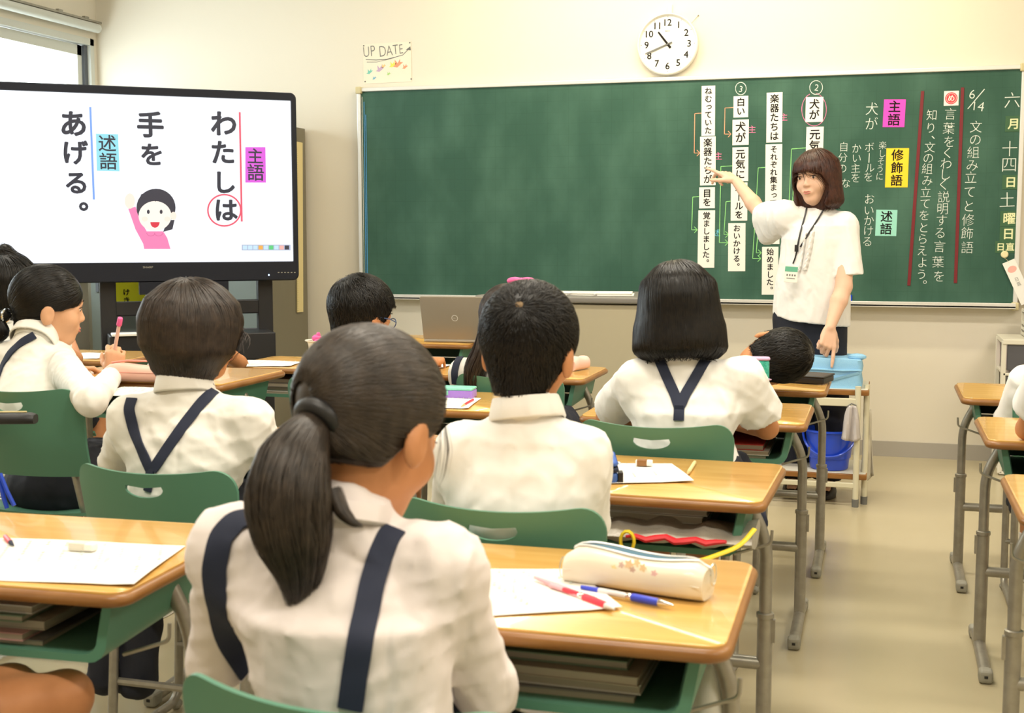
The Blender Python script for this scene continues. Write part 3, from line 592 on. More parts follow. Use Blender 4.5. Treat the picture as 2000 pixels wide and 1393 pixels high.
# ------------------------------------------------------------------ steel cabinet in the corner and a wooden ruler on its side
CX, CY0, CY1, CH = -3.255, 6.33, 6.775, PY(600, 249, 6.7).z
cbn = empty('steel_cabinet', ((CX-4.45)/2, (CY0+CY1)/2, 0), 0, 'tall grey steel cabinet in the corner behind the display', 'cabinet')
cw = CX+4.45; cdp = CY1-CY0
bevel_obj(MB().box((0, 0, CH/2), (cw, cdp, CH)).build('body', 'cabinet_side', cbn, smooth=False), 0.004)
for k in range(3):
    x0 = -cw/2+0.03+k*(cw-0.06)/3; x1 = x0+(cw-0.06)/3-0.008
    d_ = MB().box(((x0+x1)/2, -cdp/2-0.007, CH/2+0.02), (x1-x0, 0.014, CH-0.12)); do = bevel_obj(d_.build('door', 'cabinet', cbn, smooth=False), 0.003)
    MB().box((x0+0.05, -cdp/2-0.018, CH*0.5), (0.02, 0.012, 0.12)).build('door_handle', 'alu_dark', do, smooth=False)
a, b = PY(592, 277, 6.66), PY(597, 610, 6.66)
rz = (a.z+b.z)/2; ru = empty('wooden_ruler', (CX+0.008, 6.665, rz), 0, 'long pale wooden ruler hung on the side of the steel cabinet', 'ruler')
ru.rotation_euler = (R(-1.6), 0, 0)
bevel_obj(MB().box((0, 0, 0), (0.007, 0.075, a.z-b.z)).build('blade', 'ruler', ru, smooth=False), 0.001)
mb = MB()
for k in range(90): mb.box((0.0038, -0.034, -0.48+k*0.0105), (0.0004, 0.008 if k % 5 else 0.014, 0.0012))
mb.build('scale_marks', 'grey_ink', ru, smooth=False, clean=False)

# ------------------------------------------------------------------ teacher's lectern with papers
a = PY(925, 577, 5.62); b = PY(1300, 573, 5.62)
LXc = a.x+0.50; LY0 = 5.62
le = empty('lectern', (LXc, LY0+0.3, 0), 0, 'beige steel lectern with a grey top in front of the chalkboard', 'lectern')
bevel_obj(MB().box((0, 0, 0.42), (0.90, 0.56, 0.84)).build('body', 'lectern_beige' if 'lectern_beige' in M else 'plastic_white', le, smooth=False), 0.006)
M['lectern'] = mat('lectern', (0.42, 0.375, 0.26), 0.55); le.children[0].data.materials[0] = M['lectern']
tt = MB(); rslab(tt, 1.0, 0.60, 0.845, 0.875, 0.03, 0.008); M['lectop'] = mat('lectop', (0.20, 0.19, 0.17), 0.45); tt.build('top', 'lectop', le)
def sheet3(name, c, wd_, dp, rz, m, lab, cat, grp=None, curl=0.004, th=0.0006, lines=0, nx=6):
    """loose paper with a little curl"""
    mb = MB(); n = nx; g = []
    for s_ in (0, 1):
        for i in range(n+1):
            for j in range(n+1):
                x = (i/n-.5)*wd_; y = (j/n-.5)*dp; z = curl*((abs(x)/(wd_/2))**3*0.7+0.5*math.sin(x*9+y*13))*0.5+curl*0.35+(th if s_ == 0 else 0); g.append((x, y, z))
    k = (n+1)**2; fs = []
    for i in range(n):
        for j in range(n):
            q = i*(n+1)+j; fs.append((q, q+n+1, q+n+2, q+1)); fs.append((k+q, k+q+1, k+q+n+2, k+q+n+1))
    rim = [i*(n+1) for i in range(n+1)]+[n*(n+1)+j for j in range(1, n+1)]+[i*(n+1)+n for i in range(n-1, -1, -1)]+[j for j in range(n-1, 0, -1)]
    for a_, b_ in zip(rim, rim[1:]+rim[:1]): fs.append((a_, b_, b_+k, a_+k))
    mb.add(g, fs); o = mb.build(name, m, None, loc=c, rz=rz); tag(o, lab, cat, grp)
    if lines:
        tb = MB()
        for i in range(lines):
            for j in range(random.randint(5, 12)):
                if random.random() < .75: tb.box(((i+.5)/lines*wd_*.86-wd_*.43, dp*.42-j*dp*.07, curl*0.8+th+0.0006), (0.004, 0.010, 0.0002))
        tb.build('printed_lines', 'chalk_dim', o, smooth=False, clean=False)
    return o
for k, (x, m_, lab, w_) in enumerate(((1105, 'paper', 'white open booklet on the left half of the lectern top', 0.20), (1165, 'white', 'loose white papers in the middle of the lectern top', 0.16), (1222, 'paper', 'thicker pale booklet at the right end of the lectern top', 0.17))):
    q = PZ(x, 570, 0.88); o = empty('paper_stack', (q.x, 5.80, 0.8765), R(-8+9*k), lab, 'papers', 'papers on the lectern')
    for j in range(3): sheet_ = MB(); rslab(sheet_, w_, 0.18, 0.0045*j, 0.0045*j+0.003+0.001*k, 0.003, 0.0006, cx=0.008*((j*7+k) % 3-1), cy=0.006*((j*5) % 3-1)); sheet_.build('booklet', m_, o)
# ------------------------------------------------------------------ school desks (0.65 x 0.45 m)
DW, DD = 0.65, 0.45
def make_desk(h):
    r = empty('school_desk', (0, 0, 0))     # origin: centre of the front (pupil's) edge, on the floor
    tp = MB(); rslab(tp, DW, DD, h-0.024, h-0.0035, 0.035, 0.0095, cy=DD/2, n=6, steps=4); tp.build('edge_band', 'edge', r)
    tp = MB(); rslab(tp, DW-0.016, DD-0.016, h-0.006, h, 0.03, 0.001, cy=DD/2, n=6, steps=1); tp.build('desktop', 'wood', r)
    # green book tray, open towards the pupil: U section with rounded lower corners and flared sides
    def sec(w, z0, z1, rc):
        q = [(-w/2-0.012, z1), (-w/2, z0+rc)]
        q += [(-w/2+rc-rc*math.cos(R(a)), z0+rc-rc*math.sin(R(a))) for a in (20, 45, 70, 90)]
        return q+[(-x, z) for x, z in q[::-1]]
    tb = MB(); w0 = 0.545; zt_, zb_ = h-0.025, h-0.120; rings = []
    for y, dz in ((0.035, 0), (DD-0.06, 0.012)):
        o_ = sec(w0, zb_+dz, zt_, 0.03); i_ = sec(w0-0.030 if y < 0.1 else w0-0.010, zb_+dz+(0.012 if y < 0.1 else 0.005), zt_, 0.025)
        rings.append([(x, y, z) for x, z in o_+i_[::-1]])
    a, b = rings; lipin = [(x, 0.05, z) for x, z in sec(w0-0.010, zb_+0.005, zt_, 0.027)[::-1]]
    n = len(a); half = n//2; mid = a[:half]+[(p[0]*0.985, 0.05, p[2]) for p in a[half:]]
    tb.loft([a, mid, b])
    tb.build('book_tray', 'green', r)
    bt = MB().box((0, DD-0.062, (zt_+zb_)/2+0.01), (w0-0.01, 0.006, zt_-zb_-0.02)); bt.build('tray_back', 'green_dark', r, smooth=False)
    for s in (-1, 1):
        x = s*(DW/2-0.022); xi = s*(DW/2-0.075)
        lg = MB(); lg.tube(fillet([(xi, 0.245, h-0.026), (xi+s*0.012, 0.245, h-0.05), (x, 0.245, h-0.13), (x, 0.245, 0.24)], 0.05), 0.0135, 12); lo = lg.build('leg', 'steel', r)
        sl = MB(); sl.tube([(x, 0.245, 0.345), (x, 0.245, 0.03)], 0.0165, 14); sl.lathe((x, 0.245, 0.338), [(0.0165, 0), (0.019, 0.001), (0.019, 0.010), (0.014, 0.012)], 14); sl.build('leg_sleeve', 'steel', lo)
        ft = MB(); ft.tube([(x, 0.03, 0.020), (x, 0.22, 0.030), (x, 0.26, 0.031), (x, 0.385, 0.020)], 0.0165, 12, flat=0.85); ft.build('foot', 'steel', lo)
        for y in (0.013, 0.395):
            cp = MB(); cp.box((x, y, 0.019), (0.036, 0.042, 0.036)); co = cp.build('foot_cap', 'steel_cap', lo, smooth=False); bevel_obj(co, 0.010, 3)
        MB().box((x, -0.0085, 0.020), (0.009, 0.001, 0.007)).build('cap_hole', 'black', lo, smooth=False)
        hk = MB(); hk.tube(fillet([(xi, 0.12, h-0.135), (x, 0.13, h-0.118), (x+s*0.022, 0.13, h-0.110), (x+s*0.023, 0.13, h-0.082)], 0.010), 0.0032, 6); hk.build('bag_hook', 'steel', r)
        cn = MB(); cn.box((x+s*0.018, 0.245, 0.31), (0.008, 0.014, 0.05)); cn.build('height_clip', 'steel', lo, smooth=False)
    cb = MB().tube([(-DW/2+0.02, 0.245, 0.235), (DW/2-0.02, 0.245, 0.235)], 0.0145, 12); cb.build('crossbar', 'steel', r)
    return r
# ------------------------------------------------------------------ school chairs
def back_shell(w, h, th, hole=True, tall=False):
    """moulded backrest; local x across, z up from its lower edge, curved in plan"""
    cu = bpy.data.curves.new('backrest', 'CURVE'); cu.dimensions = '2D'; cu.fill_mode = 'BOTH'; cu.extrude = th/2
    def spl(pts):
        s_ = cu.splines.new('POLY'); s_.points.add(len(pts)-1)
        for p, q in zip(s_.points, pts): p.co = (q[0], q[1], 0, 1)
        s_.use_cyclic_u = True
    out = []
    for sx, sy, a0, rc in ((1, 1, 0, 0.055), (-1, 1, 90, 0.055), (-1, 0, 180, 0.03), (1, 0, 270, 0.03)):
        for k in range(9):
            a = R(a0+90*k/8); cx = sx*(w/2-rc); cy = (h-rc) if sy else rc; out.append((cx+rc*math.cos(a)-(0 if sy else sx*0.012*0), cy+rc*math.sin(a)))
    # narrower at the foot
    out = [(x*(0.93+0.07*min(1, y/h*1.6)), y) for x, y in out]; spl(out)
    if hole:
        hw, hd, zc = 0.046, 0.026, h-0.034
        ho = [(hw*math.cos(R(t))**1 if True else 0, zc-hd*abs(math.sin(R(t)))**0.75) for t in range(-8, -173, -8)]
        ho = [(-hw*0.93, zc+0.003), (-hw*0.5, zc+0.001), (0, zc-0.001), (hw*0.5, zc+0.001), (hw*0.93, zc+0.003)]+ho; spl(ho)
    o = bpy.data.objects.new('backrest', cu); COL.objects.link(o); me = bpy.data.meshes.new_from_object(o); bpy.data.objects.remove(o)
    bm = bmesh.new(); bm.from_mesh(me); bmesh.ops.remove_doubles(bm, verts=bm.verts, dist=1e-6)
    for k in range(1, 24):
        x = -w/2+w*k/24; bmesh.ops.bisect_plane(bm, geom=bm.verts[:]+bm.edges[:]+bm.faces[:], plane_co=(x, 0, 0), plane_no=(1, 0, 0))
    for k in range(1, 8):
        y = h*k/8; bmesh.ops.bisect_plane(bm, geom=bm.verts[:]+bm.edges[:]+bm.faces[:], plane_co=(0, y, 0), plane_no=(0, 1, 0))
    for v in bm.verts:
        x, y, z = v.co; t = x/(w/2)
        v.co = (x*(1-0.06*abs(t)**2), z+0.050*t*t-0.045*(y/h)+0.012*(y/h)**2*0-0.015*max(0, 1-y/h*3)*-1, y-0.016*(1-t*t)*(y/h)**2)
    bm.normal_update(); bmesh.ops.recalc_face_normals(bm, faces=bm.faces); me2 = bpy.data.meshes.new('backrest'); bm.to_mesh(me2); bm.free()
    bpy.data.meshes.remove(me)
    me2.materials.clear(); me2.materials.append(M['green']); me2.polygons.foreach_set('use_smooth', [True]*len(me2.polygons)); me2.set_sharp_from_angle(angle=R(45)); return me2
def make_chair(ztop, w=0.405, bh=0.235, tall=False):
    """origin: under the centre of the backrest; pupil faces +Y"""
    r = empty('school_chair', (0, 0, 0)); zs = ztop-0.315 if not tall else ztop-0.36
    b = link('backrest', back_shell(w, bh, 0.008, True), r); b.location = (0, 0, ztop-bh)
    bevel_obj(b, 0.0022)
    st = MB(); rings = []
    n = 9
    g = [[None]*(n+1) for _ in range(n+1)]
    top = []; 
    for i in range(n+1):
        for j in range(n+1):
            u, v_ = i/n*2-1, j/n; rr = 1-0.10*(abs(u)**6)*1; x = u*(0.185-0.012*v_); y = 0.03+v_*0.365
            y -= 0.03*(abs(u)**4)*(1 if v_ > 0.9 else 0); z = zs+0.012*u*u-0.018*max(0, (v_-0.82)/0.18)**2+0.012*max(0, 0.2-v_)/0.2
            top.append((x, y, z))
    for p in list(top): top.append((p[0], p[1], p[2]-0.008))
    k = (n+1)**2; fs = []
    for i in range(n):
        for j in range(n):
            q = i*(n+1)+j; fs.append((q, q+n+1, q+n+2, q+1)); fs.append((k+q, k+q+1, k+q+n+2, k+q+n+1))
    rim = [i*(n+1) for i in range(n+1)]+[n*(n+1)+j for j in range(1, n+1)]+[i*(n+1)+n for i in range(n-1, -1, -1)]+[j for j in range(n-1, 0, -1)]
    for a_, b_ in zip(rim, rim[1:]+rim[:1]): fs.append((a_, b_, b_+k, a_+k))
    st.add(top, fs); st.build('seat', 'green', r)
    for s in (-1, 1):
        x = s*0.165
        f = MB(); f.tube(fillet([(s*0.115, 0.030, ztop-0.12), (s*0.125, 0.045, ztop-0.20), (x*0.9, 0.07, zs-0.015), (x, 0.36, zs-0.03), (x, 0.34, 0.02), (x, 0.05, 0.02)], 0.05), 0.011, 10); f.build('side_frame', 'steel', r)
        g_ = MB(); g_.tube([(x, 0.09, zs-0.02), (x, 0.06, 0.02)], 0.011, 10); g_.build('leg', 'steel', r)
        for y in (0.05, 0.33): MB().ell((x, y, 0.014), (0.014, 0.018, 0.014), 10).build('foot_cap', 'steel_cap', r)
    for y, z in ((0.345, 0.16), (0.08, 0.16), (0.2, zs-0.024)): MB().tube([(-0.165, y, z), (0.165, y, z)], 0.009, 8).build('cross_tube', 'steel', r)
    return r
_dk = {}
def desk(xr, yf, h, lab, rz=0):
    """xr: x of the desk's right edge, yf: y of the edge towards the pupil"""
    if h not in _dk: _dk[h] = o = make_desk(h)
    else: o = copy_tree(_dk[h])
    o.location = (xr-DW/2, yf, 0); o.rotation_euler = (0, 0, R(rz)); return tag(o, lab, 'desk', 'school desks')
_ck = {}
def chair(x, y, ztop, lab, w=0.405, rz=0, bh=0.235, tall=False):
    k = (ztop, w, bh)
    if k not in _ck: _ck[k] = o = make_chair(ztop, w, bh, tall)
    else: o = copy_tree(_ck[k])
    o.location = (x, y, 0); o.rotation_euler = (0, 0, R(rz)); return tag(o, lab, 'chair', 'school chairs')
desk(-0.170, 1.555, 0.64, 'wooden-topped school desk with the cream pencil case on it', 0.6)
desk(-0.205, 2.455, 0.64, 'school desk with worksheet and short yellow pencil, a crumpled clear bag in its tray', -1.5)
desk(-0.185, 3.505, 0.64, 'school desk in front of the child with short bobbed hair and crossed braces')
desk(-0.163, 4.280, 0.64, 'school desk carrying a black box, beside the white trolley')
desk(-1.048, 1.535, 0.64, 'school desk at the lower left corner with a large worksheet and an eraser', 3)
desk(-1.075, 2.62, 0.64, 'school desk hidden behind the left-hand child with crossed braces')
desk(-1.020, 3.50, 0.64, 'school desk with the purple and turquoise pencil box')
desk(-1.020, 4.385, 0.64, 'school desk at the front with a pale pink pouch on its right end')
desk(-1.860, 4.43, 0.64, 'front school desk full of books, between the bob-haired child and the ponytailed girl')
desk(-3.005, 4.45, 0.64, 'school desk at the front left below the display', 4)
desk(-1.865, 3.28, 0.72, 'taller school desk with the pink pencil case and an open paper')
desk(-2.145, 2.22, 0.72, 'school desk at the left edge with a black pencil case')
desk(0.258+DW, 4.235, 0.64, 'furthest desk of the right-hand row, with a blue box in its tray')
desk(0.268+DW, 3.375, 0.64, 'middle desk of the right-hand row, with a bare elbow on it')
desk(0.262+DW, 2.47, 0.64, 'nearest desk of the right-hand row, cut off by the picture edge')
desk(-1.80, 5.42, 0.66, 'front desk carrying the open laptop')
chair(-0.528, 1.165, 0.700, 'green chair at the bottom edge, behind the girl with the long ponytail', w=0.43, rz=-3)
chair(-0.632, 2.065, 0.706, 'green chair of the crop-haired boy', rz=0)
chair(-0.515, 2.965, 0.722, 'green chair of the child with black bobbed hair and crossed braces')
chair(-1.470, 2.30, 0.682, 'green chair of the left-hand bob-haired child with crossed braces')
chair(-2.145, 2.735, 0.778, 'tall green chair of the girl holding up a pink pencil', 0.40, bh=0.245, tall=True)
chair(-1.195, 4.02, 0.70, 'green chair with a handle slot behind the girl with the pink hair bow')
chair(-2.52, 3.92, 0.66, 'green chair edge seen right of the left-hand bob-haired child')
chair(PY(1972, 790, 3.98).x+0.20, 3.98, 0.70, 'green chair at the right edge, under the white-sleeved shoulder')
chair(-0.53, 3.985, 0.69, 'green chair of the boy lying sideways on the desk')
chair(-1.70, 3.76, 0.70, 'green chair of the boy with glasses')
chair(-3.12, 3.85, 0.70, 'green chair of the pupil with a dark bun')
chair(0.585, 3.05, 0.66, 'green chair beneath the middle desk of the right-hand row')

# ------------------------------------------------------------------ things in and on the desks
BK = [('bk_grey', (0.20, 0.19, 0.17)), ('bk_pink', (0.50, 0.28, 0.26)), ('bk_cream', (0.36, 0.32, 0.24)), ('bk_green', (0.16, 0.25, 0.16)), ('bk_blue', (0.10, 0.18, 0.28)), ('bk_white', (0.62, 0.60, 0.54)), ('bk_red', (0.60, 0.06, 0.05))]
for k, c in BK: dm(k, c, 0.6)
def books(xr, yf, h, spec, grp, where, rz=0):
    """flat books in a desk tray: (width, thickness, material, description, x offset, y offset)"""
    z = h-0.115+0.002; c0 = Vector((xr-DW/2, yf, 0)); rot = Matrix.Rotation(R(rz), 3, 'Z')
    for (w_, t_, m_, d_, dx, dy) in spec:
        t_ *= 0.86
        b_ = MB(); b_.box((0, 0, t_/2), (w_-0.004, 0.25, t_-0.003)); 
        p = c0+rot @ Vector((dx, 0.045+dy+0.125, 0)); o = empty('book', (p.x, p.y, z), R(rz)+R(random.uniform(-1.5, 1.5)), '%s %s' % (d_, where), 'book', grp)
        b_.build('pages', 'bk_cream', o, smooth=False)
        cv = MB(); cv.box((0, 0, t_-0.0008), (w_, 0.255, 0.0016)).box((0, 0, 0.0008), (w_, 0.255, 0.0016)).box((-w_/2, 0, t_/2), (0.0016, 0.255, t_)); cv.build('cover', m_, o, smooth=False); z += t_+0.0008
books(-1.048, 1.535, 0.64, [(0.36, 0.016, 'bk_grey', 'grey-covered book, lowest of the pile', -0.03, 0.01), (0.35, 0.014, 'bk_pink', 'pinkish book, second in the pile', -0.05, 0.0), (0.34, 0.016, 'bk_cream', 'cream book in the middle of the pile', -0.02, 0.02), (0.36, 0.012, 'bk_green', 'dark green notebook on the pile', -0.06, 0.005), (0.33, 0.014, 'bk_white', 'pale book, topmost of the pile', -0.03, 0.02)], 'books in the lower left desk', 'in the tray of the lower left desk', 3)
books(-0.170, 1.555, 0.64, [(0.42, 0.018, 'bk_grey', 'grey book, lowest of the pile', -0.02, 0.02), (0.40, 0.016, 'bk_white', 'white-edged book, second of the pile', 0.0, 0.03), (0.42, 0.016, 'bk_cream', 'cream book, third of the pile', -0.01, 0.02), (0.40, 0.014, 'bk_green', 'green-covered book, topmost of the pile', -0.02, 0.04)], 'books in the nearest desk', 'in the tray under the cream pencil case')
books(-0.205, 2.455, 0.64, [(0.40, 0.045, 'bk_green', 'dark thick book at the bottom', -0.01, 0.14), (0.40, 0.018, 'bk_white', 'whitish notebook upon the thick dark book', -0.01, 0.06), (0.41, 0.014, 'bk_white', 'whitish notebook on top of the other', -0.01, 0.06)], 'books in the desk with the plastic bag', 'in the tray above the yellow-handled bag', -1.5)
books(-0.185, 3.505, 0.64, [(0.36, 0.016, 'bk_green', 'dark green book', 0.03, 0.0), (0.34, 0.014, 'bk_white', 'pale notebook', 0.05, 0.0), (0.33, 0.018, 'bk_red', 'red-covered book', 0.04, 0.01)], 'books in the desk before the trolley', 'in the tray left of the blue bucket')
books(-1.860, 4.43, 0.64, [(0.46, 0.018, 'bk_white', 'white paper pad, lowest', 0.0, 0.0), (0.44, 0.018, 'bk_green', 'green book in the middle', 0.0, 0.02), (0.40, 0.018, 'bk_grey', 'grey-green book', -0.06, 0.0), (0.38, 0.016, 'bk_cream', 'cream book, topmost', -0.08, 0.01)], 'books in the front desk', 'in the tray right of the bob-haired child')
for xr, yf, lab in ((0.258, 4.235, 'furthest'), (0.268, 3.375, 'middle')):
    M['bluebox'] = M.get('bluebox') or mat('bluebox', (0.05, 0.22, 0.33), 0.4)
    o = empty('blue_drawer_box', (xr+0.27, yf+0.06+0.11, 0.64-0.113), 0, 'blue box pushed into the tray of the %s right-hand desk' % lab, 'box', 'blue boxes in the right-hand desks')
    bevel_obj(MB().box((0, 0, 0.041), (0.26, 0.24, 0.082)).build('box_body', 'bluebox', o, smooth=False), 0.006); MB().ell((-0.04, -0.124, 0.055), (0.007, 0.006, 0.006), 8).build('knob', 'chrome', o)

def pen(name, p0, p1, r, parts, lab, cat='pen', grp=None):
    """parts: (t0, t1, r0, r1, material, partname)"""
    p0, p1 = Vector(p0), Vector(p1); c = (p0+p1)/2; o = empty(name, c, 0, lab, cat, grp); d = p1-p0
    for t0, t1, a, b, m_, pn in parts:
        q0, q1 = p0+d*t0-c, p0+d*t1-c; mb = MB(); mb.tube([q0, q0+(q1-q0)*0.08, q0+(q1-q0)*0.92, q1], [a*0.9*r, a*r, b*r, b*0.9*r], 12); mb.build(pn, m_, o)
    return o
TZ = 0.641
# foreground desk: worksheet, cream pencil case, two pens in front of it
def at_desk(px, py, z=TZ): return PZ(px, py, z)
def paper_px(name, cs, z, lab, th=0.0006, m='paper', lines=True, grp='worksheets', cat='paper'):
    """paper quad given by picture corners lying on a horizontal plane"""
    q = [at_desk(x, y, z) for x, y in cs]; c = sum(q, Vector())/4; o_ = MB(); n = 7; g = []
    for s_ in (1, 0):
        for i in range(n+1):
            for j in range(n+1):
                u, v_ = i/n, j/n; p = (q[0]*(1-u)+q[1]*u)*(1-v_)+(q[3]*(1-u)+q[2]*u)*v_
                g.append((p.x-c.x, p.y-c.y, s_*th+0.003*max(0, (u-0.85)/0.15)**2*(v_)+0.0012*(1+math.sin(u*5+v_*4))))
    k = (n+1)**2; fs = []
    for i in range(n):
        for j in range(n):
            a = i*(n+1)+j; fs.append((a, a+n+1, a+n+2, a+1)); fs.append((k+a, k+a+1, k+a+n+2, k+a+n+1))
    rim = [i*(n+1) for i in range(n+1)]+[n*(n+1)+j for j in range(1, n+1)]+[i*(n+1)+n for i in range(n-1, -1, -1)]+[j for j in range(n-1, 0, -1)]
    for a_, b_ in zip(rim, rim[1:]+rim[:1]): fs.append((a_, b_, b_+k, a_+k))
    o_.add(g, fs); o = o_.build(name, m, None, loc=(c.x, c.y, z)); tag(o, lab, cat, grp)
    if lines:
        tb = MB(); ax = (q[1]-q[0]); ay = (q[3]-q[0])
        for i in range(9):
            for j in range(int(random.uniform(4, 13))):
                if random.random() < .7:
                    p = q[0]+ax*(0.08+i*0.1)+ay*(0.08+j*0.065)-c; tb.box((p.x, p.y, th+0.0036), (0.0035, 0.008, 0.0002))
        p = q[0]+ax*0.62+ay*0.45-c; tb.box((p.x, p.y, th+0.0038), (0.002, 0.03, 0.0002), rz=0.3)
        tb.build('printed_lines', 'chalk_dim', o, smooth=False, clean=False)['kind'] = 'stuff'
    return o
paper_px('worksheet', [(640, 1115), (1115, 1112), (1215, 1192), (760, 1215)], TZ, 'white worksheet under the red pen on the nearest desk')
paper_px('worksheet', [(900, 905), (1312, 906), (1355, 943), (900, 952)], TZ, 'white worksheet under the eraser on the second desk of the middle row')
paper_px('worksheet', [(0, 1053), (362, 1067), (262, 1147), (-60, 1132)], TZ, 'large worksheet on the lower left desk')
paper_px('worksheet', [(238, 757), (330, 759), (300, 775), (200, 773)], 0.721, 'open white paper right of the pink pencil case')
paper_px('worksheet', [(484, 704), (592, 707), (568, 717), (452, 716)], TZ, 'white paper on the front desk between the bent elbow and the plastic tub')
paper_px('worksheet', [(840, 772), (940, 778), (915, 800), (820, 797)], TZ, 'white paper under the red-tipped pencil in front of the crop-haired boy')
paper_px('worksheet', [(852, 712), (884, 713), (870, 719), (850, 719)], TZ, 'scrap of white paper on the front desk by the girl with the pink bow', lines=False)
paper_px('worksheet', [(160, 690), (205, 690), (195, 702), (150, 701)], TZ, 'crumpled white paper on the front left desk', lines=False)

def pouch(name, c, L_, W_, H_, rz, body, lab, cat='pencil case', open_=False, tip=0.0, liner='navy'):
    o = empty(name, c, rz, lab, cat)
    mb = MB(); rings = []; n = 14
    for i in range(n+1):
        t = i/n; x = (t-.5)*L_; e = min(t, 1-t)*n; k = 1.0 if e >= 1.2 else 0.80+0.2*(e/1.2); hh_ = H_*(k)*(0.94+0.06*math.sin(t*7)); ww = W_*k
        prof = []
        for j in range(20):
            a = 2*PI*j/20; cx_ = math.copysign(abs(math.cos(a))**0.6, math.cos(a)); cz_ = math.copysign(abs(math.sin(a))**(0.55 if math.sin(a) < 0 else 0.8), math.sin(a))
            zz = hh_*0.5+cz_*hh_*0.5; yy = cx_*ww/2*(1-0.18*max(0, cz_)**2)
            if open_ and cz_ > 0.85 and 0.10 < t < 0.86: zz -= H_*0.28*math.sin((t-.10)/.76*PI)**0.6; 
            prof.append((x+tip*zz, yy, zz))
        rings.append(prof)
    mb.loft(rings); mb.build('body', body, o)
    return o
# cream case with floral print, open zip, ring pulls
c = at_desk(1255, 1160); dr = at_desk(1385, 1165)-at_desk(1110, 1125)
rzc = math.atan2(dr.y, dr.x)
M['case_cream'] = mat('case_cream', (0.78, 0.72, 0.58), 0.35, coat=0.2, bump=(14, 0.25, (1, 1, 1), 0.006)); M['case_liner'] = mat('case_liner', (0.03, 0.12, 0.19), 0.6)
pc = pouch('pencil_case', (at_desk(1244, 1150).x, at_desk(1244, 1150).y, TZ), 0.222, 0.066, 0.056, rzc, 'case_cream', 'cream pencil case with an open blue-lined zip on the nearest desk', open_=False)
pcb = [c_ for c_ in pc.children if c_.name.startswith('body')][0].data
from mathutils.bvhtree import BVHTree
pct = BVHTree.FromPolygons([tuple(v.co) for v in pcb.vertices], [tuple(p.vertices) for p in pcb.polygons])
def onpc(x, y, up):   # drop a point onto the case
    h_ = pct.ray_cast(Vector((x, y, 0.3)), Vector((0, 0, -1))); return (x, y, (h_[0].z if h_[0] else 0.03)+up)
mb = MB(); zr = [[], []]; rows = []
for k in range(21):     # the gaping opening: dark lining between two zip tapes
    t = k/20; x = (t-.5)*0.200-0.004; hw_ = 0.0175*math.sin(PI*t)**0.75+0.0004; row = [onpc(x, 0.004+hw_*u, 0.0014) for u in (-1, -.6, -.2, .2, .6, 1)]; rows.append(row); zr[0].append(onpc(x, 0.004-hw_, 0.002)); zr[1].append(onpc(x, 0.004+hw_, 0.0035))
mb.loft(rows, closed=False, caps=False); mb.build('lining', 'case_liner', pc)
for pts in zr: MB().tube(pts, 0.0021, 6).build('zip', 'alu', pc)
MB().tube([zr[0][-1], onpc(0.104, 0.004, 0.001), (0.1135, 0.003, 0.045)], 0.0025, 6).build('zip', 'alu', pc)
for x, y, z in ((0.117, 0.004, 0.036), (-0.116, -0.012, 0.020)):
    rg = MB(); rg.tube([(x+0.004*0, y+0.012*math.cos(2*PI*k/20), z+0.016*math.sin(2*PI*k/20)) for k in range(21)], 0.0011, 6); rg.build('pull_ring', 'chrome', pc)
sm = MB(); sm.tube([(-0.108, -0.0315, 0.024), (0.108, -0.0315, 0.024)], 0.0007, 5); sm.build('seam', 'plastic_white', pc)
for k, (x, z, r_, cl) in enumerate(((0.0, 0.044, 0.006, (0.80, 0.60, 0.36)), (0.012, 0.048, 0.005, (0.84, 0.68, 0.40)), (0.022, 0.042, 0.005, (0.83, 0.64, 0.38)), (-0.012, 0.042, 0.004, (0.66, 0.50, 0.44)), (-0.024, 0.036, 0.004, (0.82, 0.74, 0.38)), (0.04, 0.036, 0.0045, (0.84, 0.58, 0.58)), (0.006, 0.037, 0.004, (0.60, 0.44, 0.38)))):
    M['pr%d' % k] = mat('print_%d' % k, cl, 0.5); pm = MB(); pts = [(x+r_*(1+0.3*math.cos(5*a))*math.cos(a), -0.0312-0.0004*k*0.2, z+r_*(1+0.3*math.cos(5*a))*math.sin(a)) for a in [2*PI*j/30 for j in range(30)]]; pm.add([(p[0], -0.0316+max(0, (p[2]-0.040))*0.22, p[2]) for p in pts], [tuple(range(30))]); pm.build('printed_blossom', 'pr%d' % k, pc, smooth=False)
M['clear_pink'] = mat('clear_pink', (0.92, 0.42, 0.48), 0.25); M['clear'] = mat('clear', (0.72, 0.72, 0.72), 0.15); M['red_grip'] = mat('red_grip', (0.80, 0.03, 0.06), 0.4); M['blue_grip'] = mat('blue_grip', (0.04, 0.07, 0.62), 0.4)
zp = TZ+0.0065
pen('ballpoint_pen', PZ(1135, 1147, zp), PZ(1316, 1183, zp), 0.0052, [(0, .2, 0.6, 0.8, 'blue_grip', 'push_button'), (.2, .5, 0.9, 0.9, 'clear', 'barrel'), (.5, .56, 1, 1, 'chrome', 'ring'), (.56, .84, 1.15, 1.1, 'blue_grip', 'grip'), (.84, 1, 1.0, 0.35, 'chrome', 'tip')], 'clear ballpoint pen with a blue grip beside the cream pencil case')
pen('ballpoint_pen', PZ(1045, 1128, zp), PZ(1200, 1190, zp), 0.0052, [(0, .25, 0.5, 0.8, 'clear_pink', 'push_button'), (.25, .58, 0.9, 0.9, 'clear_pink', 'barrel'), (.58, .64, 1, 1, 'chrome', 'ring'), (.64, .9, 1.15, 1.1, 'red_grip', 'grip'), (.9, 1, 1.0, 0.35, 'clear', 'tip')], 'clear pink ballpoint pen with a red grip lying on the worksheet')
